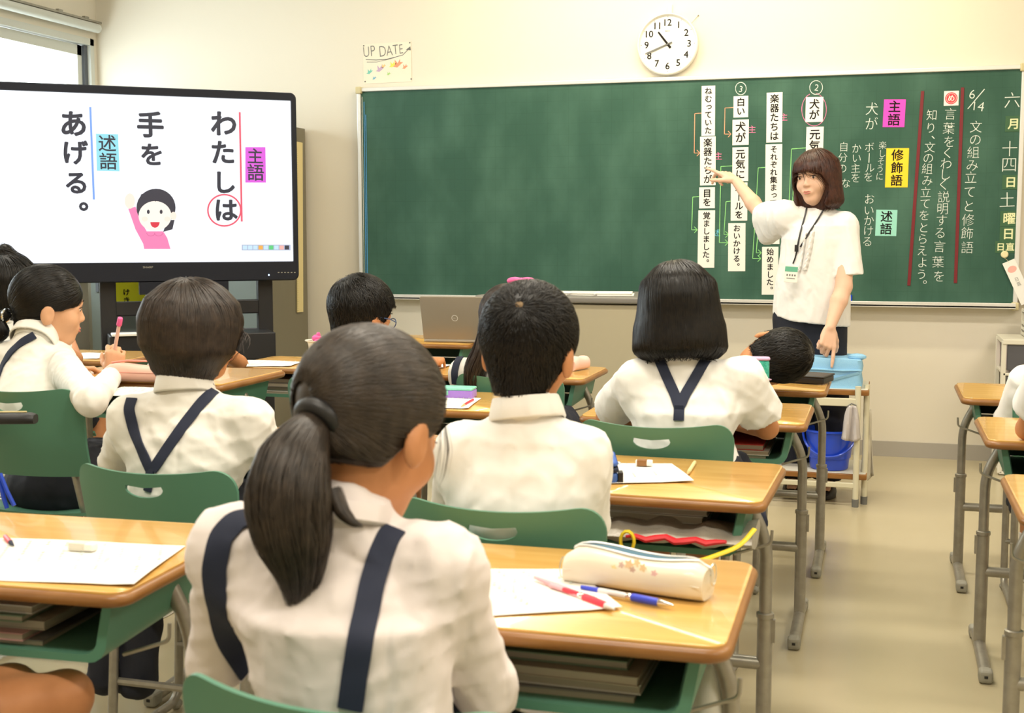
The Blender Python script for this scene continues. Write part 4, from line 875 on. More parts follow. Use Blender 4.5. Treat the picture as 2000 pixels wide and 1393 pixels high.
pen('ballpoint_pen', PZ(1075, 1143, zp), PZ(1165, 1172, zp+0.002), 0.0042, [(0, .3, 0.8, 0.9, 'clear_pink', 'push_button'), (.3, 1, 0.9, 0.9, 'red_grip', 'barrel')], 'slim red pen under the pink one on the worksheet')
def eraser(px, py, z, L_, rz, m1, m2, lab):
    c = PZ(px, py, z); o = empty('eraser', (c.x, c.y, z), rz, lab, 'eraser', 'erasers'); a = MB(); rslab(a, L_, 0.019, 0, 0.012, 0.004, 0.002); a.build('rubber', m1, o); a = MB(); rslab(a, L_*0.6, 0.0205, -0.0003, 0.0128, 0.002, 0.0005, cx=-L_*0.12); a.build('sleeve', m2, o)
eraser(162, 1074, TZ+0.003, 0.048, 0.05, 'paper', 'plastic_white', 'white eraser on the worksheet of the lower left desk')
eraser(1258, 909, TZ+0.003, 0.038, 0.1, 'paper', 'edge', 'small worn eraser at the top of the worksheet on the second desk')
pen('pencil', PZ(10, 1048, zp), PZ(27, 1066, zp), 0.004, [(0, .6, 1, 1, 'red_grip', 'shaft'), (.6, 1, 1, .3, 'navy', 'tip')], 'red and blue pencil on the lower left desk', 'pencil')
pen('pencil', PZ(1357, 903, TZ+0.004), PZ(1342, 927, TZ+0.004), 0.0042, [(0, .8, 1, 1, 'ruler', 'shaft'), (.8, 1, 1, .3, 'wood_pale', 'tip')], 'short yellow pencil right of the worksheet', 'pencil')
pen('pencil', PZ(924, 781, TZ+0.005), PZ(901, 794, TZ+0.005), 0.004, [(0, .75, 1, 1, 'red_grip', 'shaft'), (.75, 1, 1, .3, 'wood_pale', 'tip')], 'red pencil lying on the white paper by the purple box', 'pencil')
# clear bag with red contents and yellow handles in the second desk
bo = empty('plastic_bag', (PY(1325, 1045, 2.48).x, 2.515, PY(1325, 1052, 2.48).z-0.012), 0, 'crumpled clear bag of red things with a yellow strap hanging from the desk tray', 'bag')
M['film'] = mat('film', (0.42, 0.39, 0.33), 0.35, bump=(30, 0.6, (1, 1, 1), 0.01)); M['strap_yellow'] = mat('strap_yellow', (0.80, 0.60, 0.02), 0.5)
mb = MB(); rr = []
for i in range(13):
    x = -0.15+i*0.025; h_ = 0.030+0.012*math.sin(i*1.7); rr.append([(x, 0.02+0.10*math.cos(a)*0.9, 0.016+h_*0.55*math.sin(a)*(1+0.25*math.sin(3*a+i))) for a in [2*PI*j/14 for j in range(14)]])
mb.loft(rr); mb.build('film', 'film', bo)
mb = MB(); mb.tube([(-0.10+0.02*k, -0.072-0.004*math.sin(k*1.3), 0.018+0.004*math.sin(k*2.1)) for k in range(11)], [0.004, 0.007, 0.009, 0.010, 0.009, 0.010, 0.010, 0.009, 0.010, 0.008, 0.005], 8, flat=0.7); mb.build('red_contents', 'red', bo)
mb = MB(); mb.tube(fillet([(0.155, -0.07, 0.05), (0.13, -0.10, 0.02), (0.05, -0.12, -0.012), (-0.01, -0.12, -0.018)], 0.06), 0.0065, 8, flat=0.5); mb.tube(fillet([(-0.17, -0.09, 0.015), (-0.12, -0.11, -0.01), (-0.06, -0.12, -0.005)], 0.04), 0.0065, 8, flat=0.5)
mb.tube([(-0.095+0.014*math.cos(a), -0.085, 0.012+0.02*math.sin(a)) for a in [PI*1.4-PI*1.6*k/10 for k in range(11)]], 0.006, 8, flat=0.6); mb.build('strap', 'strap_yellow', bo)
# bags hanging from the desk hooks, a blue cord at the left
def bag(x, y, z, w_, d_, h_, m_, lab, m2=None):
    o = empty('school_bag', (x, y, z-h_), 0, lab, 'bag'); mb = MB(); rings = []
    for k in range(9):
        t = k/8; f_ = (0.75+0.25*math.sin(PI*min(1, t*1.3)))*(1-0.45*max(0, t-0.7)/0.3); rings.append([(w_/2*f_*math.cos(a)*(1+0.06*math.sin(5*a+k)), d_/2*f_*math.sin(a)*(1+0.08*math.sin(4*a+k*2)), h_*t) for a in [2*PI*j/20 for j in range(20)]])
    mb.loft(rings); mb.build('bag_body', m_, o); mb = MB(); mb.tube(fillet([(-w_*0.2, 0, h_*0.97), (-w_*0.1, 0, h_+0.05), (w_*0.1, 0, h_+0.05), (w_*0.2, 0, h_*0.97)], 0.02), 0.004, 6, flat=0.5); mb.build('handle', m2 or m_, o); return o
bag(-0.285, 2.95, 0.545, 0.09, 0.07, 0.085, 'navy', 'dark navy bag bulging behind the tray of the desk with the clear bag')
bag(-0.225, 1.84, 0.535, 0.07, 0.12, 0.20, 'white', 'white and navy bag hanging on the nearest desk', 'navy')
mb = MB(); c0 = PY(0, 925, 2.52); mb.tube([Vector((0, 0, 0)), PY(14, 960, 2.52)-c0, PY(28, 988, 2.52)-c0], 0.0055, 6); mb.tube([PY(-2, 935, 2.52)-c0, PY(8, 975, 2.52)-c0, PY(14, 993, 2.52)-c0], 0.0055, 6); o = mb.build('cord', 'blue', None, loc=c0); tag(o, 'bright blue cord hanging at the left edge below the tall chair', 'cord')
# pencil cases further away
M['salmon'] = mat('salmon', (0.80, 0.33, 0.26), 0.5); M['salmon_pale'] = mat('salmon_pale', (0.86, 0.50, 0.40), 0.5); M['palepink'] = mat('palepink', (0.80, 0.55, 0.47), 0.6); M['purple'] = mat('purple', (0.36, 0.20, 0.68), 0.35); M['turq'] = mat('turq', (0.26, 0.68, 0.56), 0.35)
c = PZ(272, 745, 0.721); o = pouch('pencil_case', (c.x, c.y, 0.721), 0.21, 0.07, 0.055, R(4), 'salmon_pale', 'salmon pink pencil case in front of the girl holding up a pencil')
mb = MB(); mb.tube([(-0.10, -0.0352, 0.030), (0.10, -0.0352, 0.030)], 0.0012, 5); mb.tube([(-0.09, 0, 0.055), (-0.04, 0.004, 0.062), (0.05, 0.004, 0.062), (0.09, 0, 0.055)], 0.003, 6); mb.build('zip', 'salmon', o)
c = PZ(1128, 722, TZ); o = pouch('pencil_case', (c.x, c.y, TZ), 0.12, 0.06, 0.055, R(75), 'palepink', 'pale pink pouch with a red zip behind the crop-haired boy\'s ear')
mb = MB(); mb.tube([(-0.062, -0.01, 0.045), (-0.063, 0.0, 0.034), (-0.0645, 0.008, 0.018)], 0.0016, 5); mb.tube([(-0.065, -0.008+0.007*math.cos(2*PI*k/12), 0.02+0.011*math.sin(2*PI*k/12)) for k in range(13)], 0.0013, 5); mb.build('zip', 'red', o)
a_, b_ = PZ(866, 777, TZ), PZ(929, 777, TZ); c = PZ(896, 776, TZ); o = empty('pencil_box', (c.x, c.y, TZ), R(5), 'purple plastic pencil box with a turquoise lid', 'pencil case')
bx = MB(); rslab(bx, 0.105, 0.07, 0, 0.025, 0.006, 0.003); bx.build('box_body', 'purple', o); bx = MB(); rslab(bx, 0.105, 0.07, 0.0255, 0.034, 0.006, 0.003); bx.build('lid', 'turq', o); MB().box((-0.035, -0.036, 0.018), (0.018, 0.004, 0.014)).build('latch', 'turq', o, smooth=False)
# black box on the desk by the trolley
c = PZ(1577, 748, TZ); o = empty('black_case', (c.x-0.01, c.y+0.035, TZ), R(-14), 'flat black case on the desk beside the trolley', 'case'); bx = MB(); rslab(bx, 0.17, 0.13, 0.002, 0.022, 0.006, 0.003); bx.build('case_body', 'black', o); bx = MB(); rslab(bx, 0.176, 0.136, 0.0225, 0.029, 0.006, 0.003); bx.build('lid', 'black', o)
# black case at the far left desk
c = PZ(2, 828, 0.721); o = pouch('pencil_case', (c.x, c.y, 0.721), 0.16, 0.05, 0.028, R(20), 'black', 'black pencil case at the left edge of the picture')
MB().tube([(-0.06, 0, 0.028), (0.06, 0, 0.028)], 0.002, 6).build('zip', 'ruler', o)
# blue bag hanging on the crop-haired boy's desk (blue and black pouch)
a = PY(1170, 860, 2.62); o = empty('blue_pouch', (a.x, a.y, TZ), R(15), 'blue and black pencil pouch just right of the crop-haired boy\'s shoulder', 'pencil case'); M['pouch_blue'] = mat('pouch_blue', (0.05, 0.14, 0.50), 0.5)
bx = MB(); rslab(bx, 0.075, 0.16, 0.0, 0.024, 0.012, 0.008); bx.build('body', 'pouch_blue', o); bx = MB(); rslab(bx, 0.078, 0.163, 0.024, 0.033, 0.012, 0.003); bx.build('zip_band', 'navy', o); bx = MB(); rslab(bx, 0.075, 0.16, 0.033, 0.048, 0.02, 0.010); bx.build('flap', 'pouch_blue', o); MB().ell((0.042, -0.01, 0.032), (0.006, 0.004, 0.004), 8).build('zip_pull', 'chrome', o); MB().box((0.043, -0.06, 0.008), (0.01, 0.03, 0.03)).build('side_tab', 'black', o, smooth=False)
# green sequined pencil stand behind the bobbed child's shoulder
a = PY(1481, 735, 3.72); o = empty('sequin_pouch', (a.x, 3.72, TZ), R(8), 'upright green sequinned pouch with a lilac rim behind the white shoulder', 'pencil case'); M['sequin'] = mat('sequin', (0.02, 0.36, 0.27), 0.25, noise=(90, (0.10, 0.62, 0.50)), bump=(160, 0.6), metal=0.3)
M['lilac'] = mat('lilac', (0.60, 0.40, 0.62), 0.5); bx = MB(); rslab(bx, 0.062, 0.05, 0, 0.155, 0.014, 0.006); bx.build('body', 'sequin', o); bx = MB(); rslab(bx, 0.066, 0.054, 0.155, 0.163, 0.014, 0.003); bx.build('rim', 'lilac', o); MB().ell((0.02, -0.026, 0.10), (0.018, 0.003, 0.004), 10).ell((0.028, -0.026, 0.03), (0.006, 0.003, 0.02), 10).build('print', 'lilac', o)
# open plastic tub with a pink cloth on the front desk
c = PZ(624, 702, TZ); o = empty('plastic_tub', (c.x, c.y+0.03, TZ), 0, 'translucent plastic tub with a pink lid cloth on the front desk', 'tub')
MB().lathe((0, 0, 0), [(0.0001, 0.002), (0.045, 0.002), (0.062, 0.072), (0.072, 0.076), (0.072, 0.080), (0.060, 0.078), (0.043, 0.006), (0.0001, 0.006)], 28).build('tub_body', 'plastic_white', o)
mb = MB(); mb.ell((-0.025, 0, 0.086), (0.022, 0.02, 0.016), 10).ell((-0.018, 0, 0.100), (0.010, 0.01, 0.012), 8).ell((0.02, -0.03, 0.076), (0.045, 0.03, 0.012), 12); M['hotpink'] = mat('hotpink', (0.85, 0.12, 0.36), 0.5); mb.build('pink_cloth', 'hotpink', o)
# laptop
a = PY(820, 664, 5.60); lp = empty('laptop', (a.x+0.215, 5.60, 0.662), R(184), 'open grey laptop seen from the back of its lid on the front desk', 'laptop')
M['lap_grey'] = mat('lap_grey', (0.36, 0.32, 0.26), 0.4, metal=0.3)
bx = MB(); rslab(bx, 0.32, 0.22, 0, 0.012, 0.012, 0.003); bx.build('base', 'lap_grey', lp); MB().box((0, 0.01, 0.0126), (0.27, 0.10, 0.0012)).build('keyboard', 'black', lp, smooth=False)
ld = MB(); rslab(ld, 0.32, 0.215, 0, 0.007, 0.010, 0.002, cy=0.1075)
lo = ld.build('lid', 'lap_grey', lp, loc=(0, 0.106, 0.010)); lo.rotation_euler = (R(72), 0, 0)
lg = MB(); lg.lathe((0, 0.11, -0.0004), [(0.012, 0), (0.014, -0.0006), (0.0155, 0)], 24); lg.build('emblem', 'alu', lo)
tx = MB(); MBv, MBf = glyph('DELL', 0.0); tx.add([(-(q[0]-1.1)*0.007, 0.11+(q[1]-0.35)*0.008, -0.0006) for q in MBv], MBf); tx.build('emblem_lettering', 'alu', lo, smooth=False, clean=False)

# ------------------------------------------------------------------ trolley with a cloth-covered box, bucket and rags
M['cream_metal'] = mat('cream_metal', (0.66, 0.62, 0.46), 0.45)
tx0, ty = -0.085, 5.485; zt2 = PY(1600, 766, 5.47).z; zsf = PY(1600, 930, 5.47).z
tw, td = 0.62, 0.36
tro = empty('trolley', (tx0-tw/2+0.02, ty+td/2, 0), 0, 'cream metal trolley with wooden shelves in front of the teacher', 'trolley')
for z, nm in ((zt2, 'top_shelf'), (zsf, 'lower_shelf')):
    b_ = MB(); rslab(b_, tw+0.06, td, z-0.012, z+0.012, 0.01, 0.004); b_.build(nm, 'edge', tro)
    b_ = MB(); rslab(b_, tw+0.05, td-0.01, z+0.0125, z+0.0135, 0.01, 0.0004, steps=1); b_.build('shelf_liner', 'plastic_white', tro)
for sx in (-1, 1):
    for yy in (-td/2-0.012, td/2-0.30 if sx > 0 else td/2):
        x = sx*(tw/2-0.015)+(0.035 if yy > -td/2 and sx > 0 else 0)
        l_ = MB(); l_.tube([(x, yy, zt2+(0.03 if yy < -0.1 else 0)), (x, yy, 0.025)], 0.0125, 10); l_.build('leg', 'cream_metal', tro)
        MB().lathe((x, yy, 0), [(0.0001, 0), (0.014, 0), (0.015, 0.034), (0.0001, 0.034)], 12).build('rubber_foot', 'grey_ink', tro)
for z_, h_ in ((zt2-0.040, 0.034), (zsf-0.034, 0.022)): bevel_obj(MB().box((0, -td/2-0.012, z_), (tw-0.04, 0.017, h_)).build('rail', 'cream_metal', tro, smooth=False), 0.003)
# blue-cloth box
bb0 = PY(1625, 752, 5.50); top_z = PY(1625, 700, 5.50).z
xl_, xr_ = PY(1560, 745, 5.50).x-0.05, PY(1682, 745, 5.50).x
bxo = empty('covered_box', ((xl_+xr_)/2, 5.64, zt2+0.0137), 0, 'box wrapped in a light blue dotted cloth on the trolley', 'box')
H_ = top_z-zt2-0.014; mb = MB(); rings = []
for z, s_ in ((0, 1.0), (H_*0.12, 1.01), (H_*0.45, 0.995), (H_*0.62, 1.012), (H_*0.8, 1.0), (H_*0.97, 1.008), (H_, 0.985)):
    rr_ = rrect((xr_-xl_)*s_, 0.26*s_, 0.02, z, 6); rings.append([(x+0.003*math.sin(y*60+z*90), y+0.004*math.sin(x*50+z*70), zz+0.004*math.sin(x*31)) for x, y, zz in rr_])
mb.loft(rings); mb.build('cloth', 'cloth_blue', bxo)
hw = (xr_-xl_)/2
mb = MB(); mb.add([(-0.04, -0.138, 0.02), (hw*0.92, -0.140, H_*0.58), (hw*0.95, -0.136, H_*0.50), (hw*0.2, -0.134, 0.03), (-0.04, -0.132, 0.015), (hw*0.9, -0.131, H_*0.46)], [(0, 1, 2, 3), (0, 3, 4), (3, 2, 5, 4)]); mb.build('cloth_fold', 'cloth_blue', bxo, smooth=False)
mb = MB(); mb.tube([(-hw, -0.137, H_*0.60), (-hw*0.3, -0.139, H_*0.63), (hw*0.5, -0.138, H_*0.60), (hw, -0.135, H_*0.62)], 0.004, 6); mb.ell((hw-0.02, -0.08, H_+0.004), (0.04, 0.03, 0.015), 10); mb.build('cloth_hem', 'cloth_blue', bxo)
# bucket
bc = PY(1618, 925, 5.56); bu = empty('bucket', (bc.x, 5.60, zsf+0.0135), 0, 'blue plastic bucket on the lower shelf of the trolley', 'bucket'); k = 1.0
MB().lathe((0, 0, 0), [(0.0001, 0.002), (0.078, 0.002), (0.082, 0.006), (0.086, 0.05), (0.091, 0.052), (0.103, 0.165), (0.112, 0.168), (0.112, 0.176), (0.100, 0.176), (0.097, 0.168), (0.080, 0.012), (0.0001, 0.010)], 40).build('bucket_body', 'blue', bu)
hd = MB(); hd.tube([(0.114*math.cos(a), -0.112*math.sin(a)*0.92, 0.165-0.10*math.sin(a)) for a in [PI*j/18 for j in range(19)]], 0.0055, 8, flat=1.3); hd.build('handle', 'blue', bu)
def rag(name, c, w_, h_, m_, lab, seed):
    mb = MB(); n, k_ = 14, 10; vs = []
    for i in range(n+1):
        for j in range(k_+1):
            t = i/n; u = j/k_; x = (u-.5)*w_*(0.25+0.75*t**0.7+0.1*math.sin(seed+t*4)); y = 0.012*math.sin(u*11+seed+t*2)*(0.4+t); z = -t*h_*(1-0.15*abs(u-.5))
            vs.append((x, y, z))
    fs = [(i*(k_+1)+j, i*(k_+1)+j+1, (i+1)*(k_+1)+j+1, (i+1)*(k_+1)+j) for i in range(n) for j in range(k_)]
    mb.add(vs, fs); o = mb.build(name, m_, None, loc=c); md = o.modifiers.new('thick', 'SOLIDIFY'); md.thickness = 0.003; return tag(o, lab, 'rag', 'rags on the trolley')
M['rag_a'] = mat('rag_a', (0.52, 0.48, 0.47), 0.9); M['rag_b'] = mat('rag_b', (0.46, 0.42, 0.34), 0.9, noise=(12, (0.58, 0.54, 0.44)))
a = PY(1664, 792, 5.46); rag('rag', (a.x, 5.449, a.z), 0.085, 0.155, 'rag_a', 'greyish rag hanging over the bucket inside the trolley leg', 1.0)
a = PY(1691, 800, 5.56); rag('rag', (a.x+0.012, 5.56, a.z), 0.055, 0.31, 'rag_b', 'long beige rag hanging outside the trolley\'s right leg', 3.0)
mb = MB(); a = PY(1663, 792, 5.455); q = tro.location; mb.tube([(a.x-q.x+0.02, a.y-q.y+0.0, a.z-q.z), (a.x-q.x, a.y-q.y-0.004, a.z-q.z+0.008), (a.x-q.x-0.018, a.y-q.y-0.004, a.z-q.z-0.006)], 0.003, 6); mb.build('hook', 'grey_ink', tro)

# ------------------------------------------------------------------ drawers and letter trays in the right corner
d0 = PY(1959, 663, 6.40); dz = d0.z; M['smoke'] = mat('smoke', (0.10, 0.10, 0.115), 0.25)
dr = empty('drawer_unit', (d0.x+0.17, 6.57, 0), 0, 'white plastic drawer tower with smoky drawer fronts below the board\'s right end', 'drawers')
f_ = MB().box((0, 0, dz-0.012), (0.34, 0.35, 0.024)); 
for sx in (-1, 1): f_.box((sx*0.163, -0.155, dz/2), (0.022, 0.03, dz-0.02)).box((sx*0.163, 0.155, dz/2), (0.022, 0.03, dz-0.02))
f_.box((0, 0.165, dz/2), (0.31, 0.008, dz-0.03)); nD = 4; ph_ = (dz-0.02)/nD
for k in range(nD): f_.box((0, 0, k*ph_+0.012), (0.33, 0.34, 0.014))
bevel_obj(f_.build('frame', 'plastic_white', dr, smooth=False), 0.003)
for k in range(nD):
    b_ = MB().box((0, -0.15, k*ph_+0.02+ph_/2-0.004), (0.296, 0.03, ph_-0.030)); o = bevel_obj(b_.build('drawer', 'smoke', dr, smooth=False), 0.004)
    b_ = MB().box((0, -0.0, k*ph_+0.02+ph_/2-0.01), (0.29, 0.28, ph_-0.05)); b_.build('drawer_contents', 'lilac' if k > 2 else 'bk_grey', o, smooth=False)
tr_o = empty('letter_tray', (d0.x+0.235, 6.56, dz+0.001), 0, 'white stacking letter trays on top of the drawer tower', 'letter tray')
for k in range(4):
    z = k*0.026+(0.035 if k == 3 else 0)
    b_ = MB().box((0, 0, z+0.002), (0.25, 0.30, 0.004)); 
    for sx in (-1, 1): b_.box((sx*0.123, 0, z+0.010), (0.004, 0.30, 0.018))
    b_.box((0, -0.148, z+0.006), (0.25, 0.004, 0.012)); b_.build('tray', 'plastic_white', tr_o, smooth=False)
b_ = MB()
for sx in (-1, 1):
    for yy in (-0.14, 0.14): b_.box((sx*0.120, yy, 0.062), (0.012, 0.012, 0.124))
b_.build('support', 'plastic_white', tr_o, smooth=False)
pf = MB(); rslab(pf, 0.21, 0.28, 0.118, 0.126, 0.003, 0.001); o = pf.build('purple_folder', 'lilac', None, loc=(d0.x+0.24, 6.56, dz+0.001)); M['violet'] = mat('violet', (0.16, 0.14, 0.48), 0.5); o.data.materials[0] = M['violet']; tag(o, 'violet folder lying on the letter trays', 'folder')
# ------------------------------------------------------------------ organic shapes: distance fields -> one continuous mesh
def V3(v): return np.array([v[0], v[1], v[2]], dtype=np.float64)
class Vol:
    def __init__(s, lo, hi, vox):
        s.lo = np.array(lo, float); s.vox = vox; s.n = np.ceil((np.array(hi, float)-s.lo)/vox).astype(int)+1; s.D = np.full(s.n, 0.04, np.float32)
    def reg(s, lo, hi):
        a = np.clip(np.floor((np.array(lo)-s.lo)/s.vox).astype(int), 0, s.n-1); b = np.clip(np.ceil((np.array(hi)-s.lo)/s.vox).astype(int)+1, 1, s.n)
        b = np.maximum(b, a+1)
        X, Y, Z = np.ogrid[a[0]:b[0], a[1]:b[1], a[2]:b[2]]; sl = (slice(a[0], b[0]), slice(a[1], b[1]), slice(a[2], b[2]))
        return sl, (X*s.vox+s.lo[0]).astype(np.float32), (Y*s.vox+s.lo[1]).astype(np.float32), (Z*s.vox+s.lo[2]).astype(np.float32)
    def smin(s, sl, d, k):
        D = s.D[sl]
        if k > 0:
            h = np.clip(0.5+0.5*(D-d)/k, 0, 1); s.D[sl] = D*(1-h)+d*h-k*h*(1-h)
        else: s.D[sl] = np.minimum(D, d)
    def smax(s, sl, d, k):
        D = s.D[sl]
        if k > 0:
            h = np.clip(0.5+0.5*(d-D)/k, 0, 1); s.D[sl] = D*(1-h)+d*h+k*h*(1-h)
        else: s.D[sl] = np.maximum(D, d)
    def cap(s, p0, p1, r0, r1=None, k=0.012):
        r1 = r0 if r1 is None else r1; p0, p1 = V3(p0), V3(p1); m = max(r0, r1)+k+0.03
        sl, X, Y, Z = s.reg(np.minimum(p0, p1)-m, np.maximum(p0, p1)+m); b = p1-p0; bb = max(b @ b, 1e-9)
        x, y, z = X-p0[0], Y-p0[1], Z-p0[2]; h = np.clip((x*b[0]+y*b[1]+z*b[2])/bb, 0, 1)
        d = np.sqrt((x-b[0]*h)**2+(y-b[1]*h)**2+(z-b[2]*h)**2)-(r0+h*(r1-r0)); s.smin(sl, d, k); return s
    def _ell(s, c, r, Rm, pad):
        c = V3(c); r = np.array(r, float); m = r.max()+pad if Rm is not None else r+pad
        sl, X, Y, Z = s.reg(c-m, c+m); x, y, z = X-c[0], Y-c[1], Z-c[2]
        if Rm is not None:
            A = np.array(Rm).T; x, y, z = A[0, 0]*x+A[0, 1]*y+A[0, 2]*z, A[1, 0]*x+A[1, 1]*y+A[1, 2]*z, A[2, 0]*x+A[2, 1]*y+A[2, 2]*z
        k0 = np.sqrt((x/r[0])**2+(y/r[1])**2+(z/r[2])**2); k1 = np.sqrt((x/r[0]**2)**2+(y/r[1]**2)**2+(z/r[2]**2)**2)+1e-6
        return sl, k0*(k0-1)/k1
    def ell(s, c, r, Rm=None, k=0.012): sl, d = s._ell(c, r, Rm, k+0.03); s.smin(sl, d, k); return s
    def sub(s, c, r, Rm=None, k=0.008): sl, d = s._ell(c, r, Rm, k+0.01); s.smax(sl, -d, k); return s
    def loft(s, keys, yaw=0, k=0.02):
        """keys: (z, cx, cy, rx, ry) stacked ellipses"""
        K = np.array(sorted(keys)); m = max(K[:, 3].max(), K[:, 4].max())+k+0.03
        lo = np.array([K[:, 1].min()-m, K[:, 2].min()-m, K[0, 0]-k-0.02]); hi = np.array([K[:, 1].max()+m, K[:, 2].max()+m, K[-1, 0]+k+0.02])
        sl, X, Y, Z = s.reg(lo, hi); zf = Z.ravel(); f = lambda c: np.interp(zf, K[:, 0], K[:, c]).reshape(1, 1, -1)
        x, y = X-f(1), Y-f(2); c_, s_ = math.cos(yaw), math.sin(yaw); x, y = x*c_+y*s_, -x*s_+y*c_
        rx, ry = f(3), f(4); d = (np.sqrt((x/rx)**2+(y/ry)**2)-1)*np.minimum(rx, ry)
        d = np.maximum(d, np.maximum(K[0, 0]-Z, Z-K[-1, 0])); s.smin(sl, d.astype(np.float32), k); return s
    def cut(s, p, n, lo, hi, k=0):
        """remove what lies beyond plane (p, n) within a box"""
        p, n = V3(p), V3(n); sl, X, Y, Z = s.reg(lo, hi); s.smax(sl, ((X-p[0])*n[0]+(Y-p[1])*n[1]+(Z-p[2])*n[2]).astype(np.float32)+np.zeros(s.D[sl].shape, np.float32), k); return s
    def cutcap(s, p, n, r):
        """cut the end of a sleeve: remove a ball-sized region beyond the plane"""
        p, n = V3(p), V3(n)/np.linalg.norm(V3(n)); sl, X, Y, Z = s.reg(p-r*1.6, p+r*1.6); x, y, z = X-p[0], Y-p[1], Z-p[2]; t = x*n[0]+y*n[1]+z*n[2]
        rr = np.sqrt(np.maximum(x*x+y*y+z*z-t*t, 0)); d = np.where((rr < r) & (t < r*1.5), t, -1.0).astype(np.float32); s.D[sl] = np.maximum(s.D[sl], d); return s
    def wrinkle(s, amp, seed, f=26, ax=(1, 1, 1)):
        r = np.random.default_rng(seed); sl, X, Y, Z = s.reg(s.lo, s.lo+s.n*s.vox); acc = 0
        for i in range(6):
            k = r.normal(size=3)*np.array(ax); k = k/np.linalg.norm(k)*f*r.uniform(0.6, 1.7); ph = r.uniform(0, 6.28); k2 = r.normal(size=3)*f*0.35
            w = 1.6*np.sin(X*k2[0]+Y*k2[1]+Z*k2[2]+ph); t = np.sin(X*k[0]+Y*k[1]+Z*k[2]+ph+w); acc = acc+(1-np.abs(t))**2*r.uniform(0.5, 1)
        for i in range(4):
            k = r.normal(size=3)*np.array(ax); k = k/np.linalg.norm(k)*f*r.uniform(2.2, 3.4); k2 = r.normal(size=3)*f; t = np.sin(X*k[0]+Y*k[1]+Z*k[2]+2.2*np.sin(X*k2[0]+Y*k2[1]+Z*k2[2])); acc = acc+0.35*(1-np.abs(t))**2
        s.D -= (amp*(acc-1.7)/1.2).astype(np.float32); return s
    def quads(s):
        G = vdb.FloatGrid(background=0.04); G.copyFromArray(np.ascontiguousarray(s.D)); p, t, q = G.convertToPolygons(isovalue=0.0, adaptivity=0.0)
        return p*s.vox+s.lo, q
    def samp(s, P):
        g = (P-s.lo)/s.vox; g = np.clip(g, 0.001, s.n-1.001-1e-3); i = g.astype(int); i = np.minimum(i, s.n-2); f = g-i; D = s.D; x, y, z = i.T; a, b, c = f.T
        return ((D[x, y, z]*(1-a)+D[x+1, y, z]*a)*(1-b)+(D[x, y+1, z]*(1-a)+D[x+1, y+1, z]*a)*b)*(1-c)+((D[x, y, z+1]*(1-a)+D[x+1, y, z+1]*a)*(1-b)+(D[x, y+1, z+1]*(1-a)+D[x+1, y+1, z+1]*a)*b)*c
    def grad(s, P):
        e = s.vox*1.2; g = np.stack([s.samp(P+d)-s.samp(P-d) for d in np.eye(3)*e], 1); return g/(np.linalg.norm(g, axis=1, keepdims=True)+1e-9)
def npmesh(name, P, Q, m, parent=None, T=None, smooth=True):
    """P vertices (world), Q quads; T: origin to subtract"""
    P = np.asarray(P, np.float64)
    if T is not None: P = P-V3(T)
    me = bpy.data.meshes.new(name); n, q = len(P), len(Q); w_ = Q.shape[1]
    me.vertices.add(n); me.vertices.foreach_set('co', P.astype(np.float32).ravel()); me.loops.add(q*w_); me.loops.foreach_set('vertex_index', Q.astype(np.int32).ravel())
    me.polygons.add(q); me.polygons.foreach_set('loop_start', np.arange(0, q*w_, w_, dtype=np.int32)); me.update(calc_edges=True)
    if smooth: me.polygons.foreach_set('use_smooth', np.ones(q, bool))
    me.materials.append(M[m] if isinstance(m, str) else m); return link(name, me, parent)
def relax(P, Q, it=1):
    """a light Laplacian pass"""
    for _ in range(it):
        acc = np.zeros_like(P); c = np.zeros(len(P))
        for a in range(4):
            b = (a+1) % 4; np.add.at(acc, Q[:, a], P[Q[:, b]]); np.add.at(acc, Q[:, b], P[Q[:, a]]); np.add.at(c, Q[:, a], 1); np.add.at(c, Q[:, b], 1)
        P = P*0.5+0.5*acc/np.maximum(c, 1)[:, None]
    return P

# ------------------------------------------------------------------ heads, hands
def hframe(yaw, pitch, roll): return Matrix.Rotation(R(yaw), 3, 'Z') @ Matrix.Rotation(R(-pitch), 3, 'X') @ Matrix.Rotation(R(roll), 3, 'Y')
def add_head(S, c, F, s, k=0.012):
    c = Vector(c); w = lambda x, y, z: c+F @ (Vector((x, y, z))*s); A = np.array(F)
    e = lambda p, r, kk=k: S.ell(w(*p), np.array(r)*s, A, kk)
    e((0, -0.014, 0.030), (0.075, 0.092, 0.082), 0.02)
    e((0, 0.020, -0.030), (0.060, 0.066, 0.076), 0.03)
    e((0, 0.052, -0.088), (0.026, 0.024, 0.020), 0.03)
    for sx in (-1, 1):
        e((sx*0.036, 0.052, -0.030), (0.026, 0.026, 0.026), 0.02); S.sub(w(sx*0.032, 0.096, 0.006), np.array((0.019, 0.014, 0.011))*s, A, 0.012)
        e((sx*0.032, 0.067, 0.004), (0.017, 0.017, 0.013), 0.006)
        e((sx*0.081, -0.010, -0.020), (0.0105, 0.020, 0.033), 0.005); S.sub(w(sx*0.097, -0.002, -0.016), np.array((0.011, 0.012, 0.022))*s, A, 0.003)
        e((sx*0.009, 0.090, -0.028), (0.007, 0.008, 0.006), 0.006)
    S.cap(w(0, 0.078, 0.010), w(0, 0.093, -0.022), 0.0055*s, 0.0085*s, 0.010)
    e((0, 0.078, 0.024), (0.04, 0.012, 0.010), 0.014)
    e((0, 0.078, -0.056), (0.024, 0.012, 0.014), 0.010)
    return w
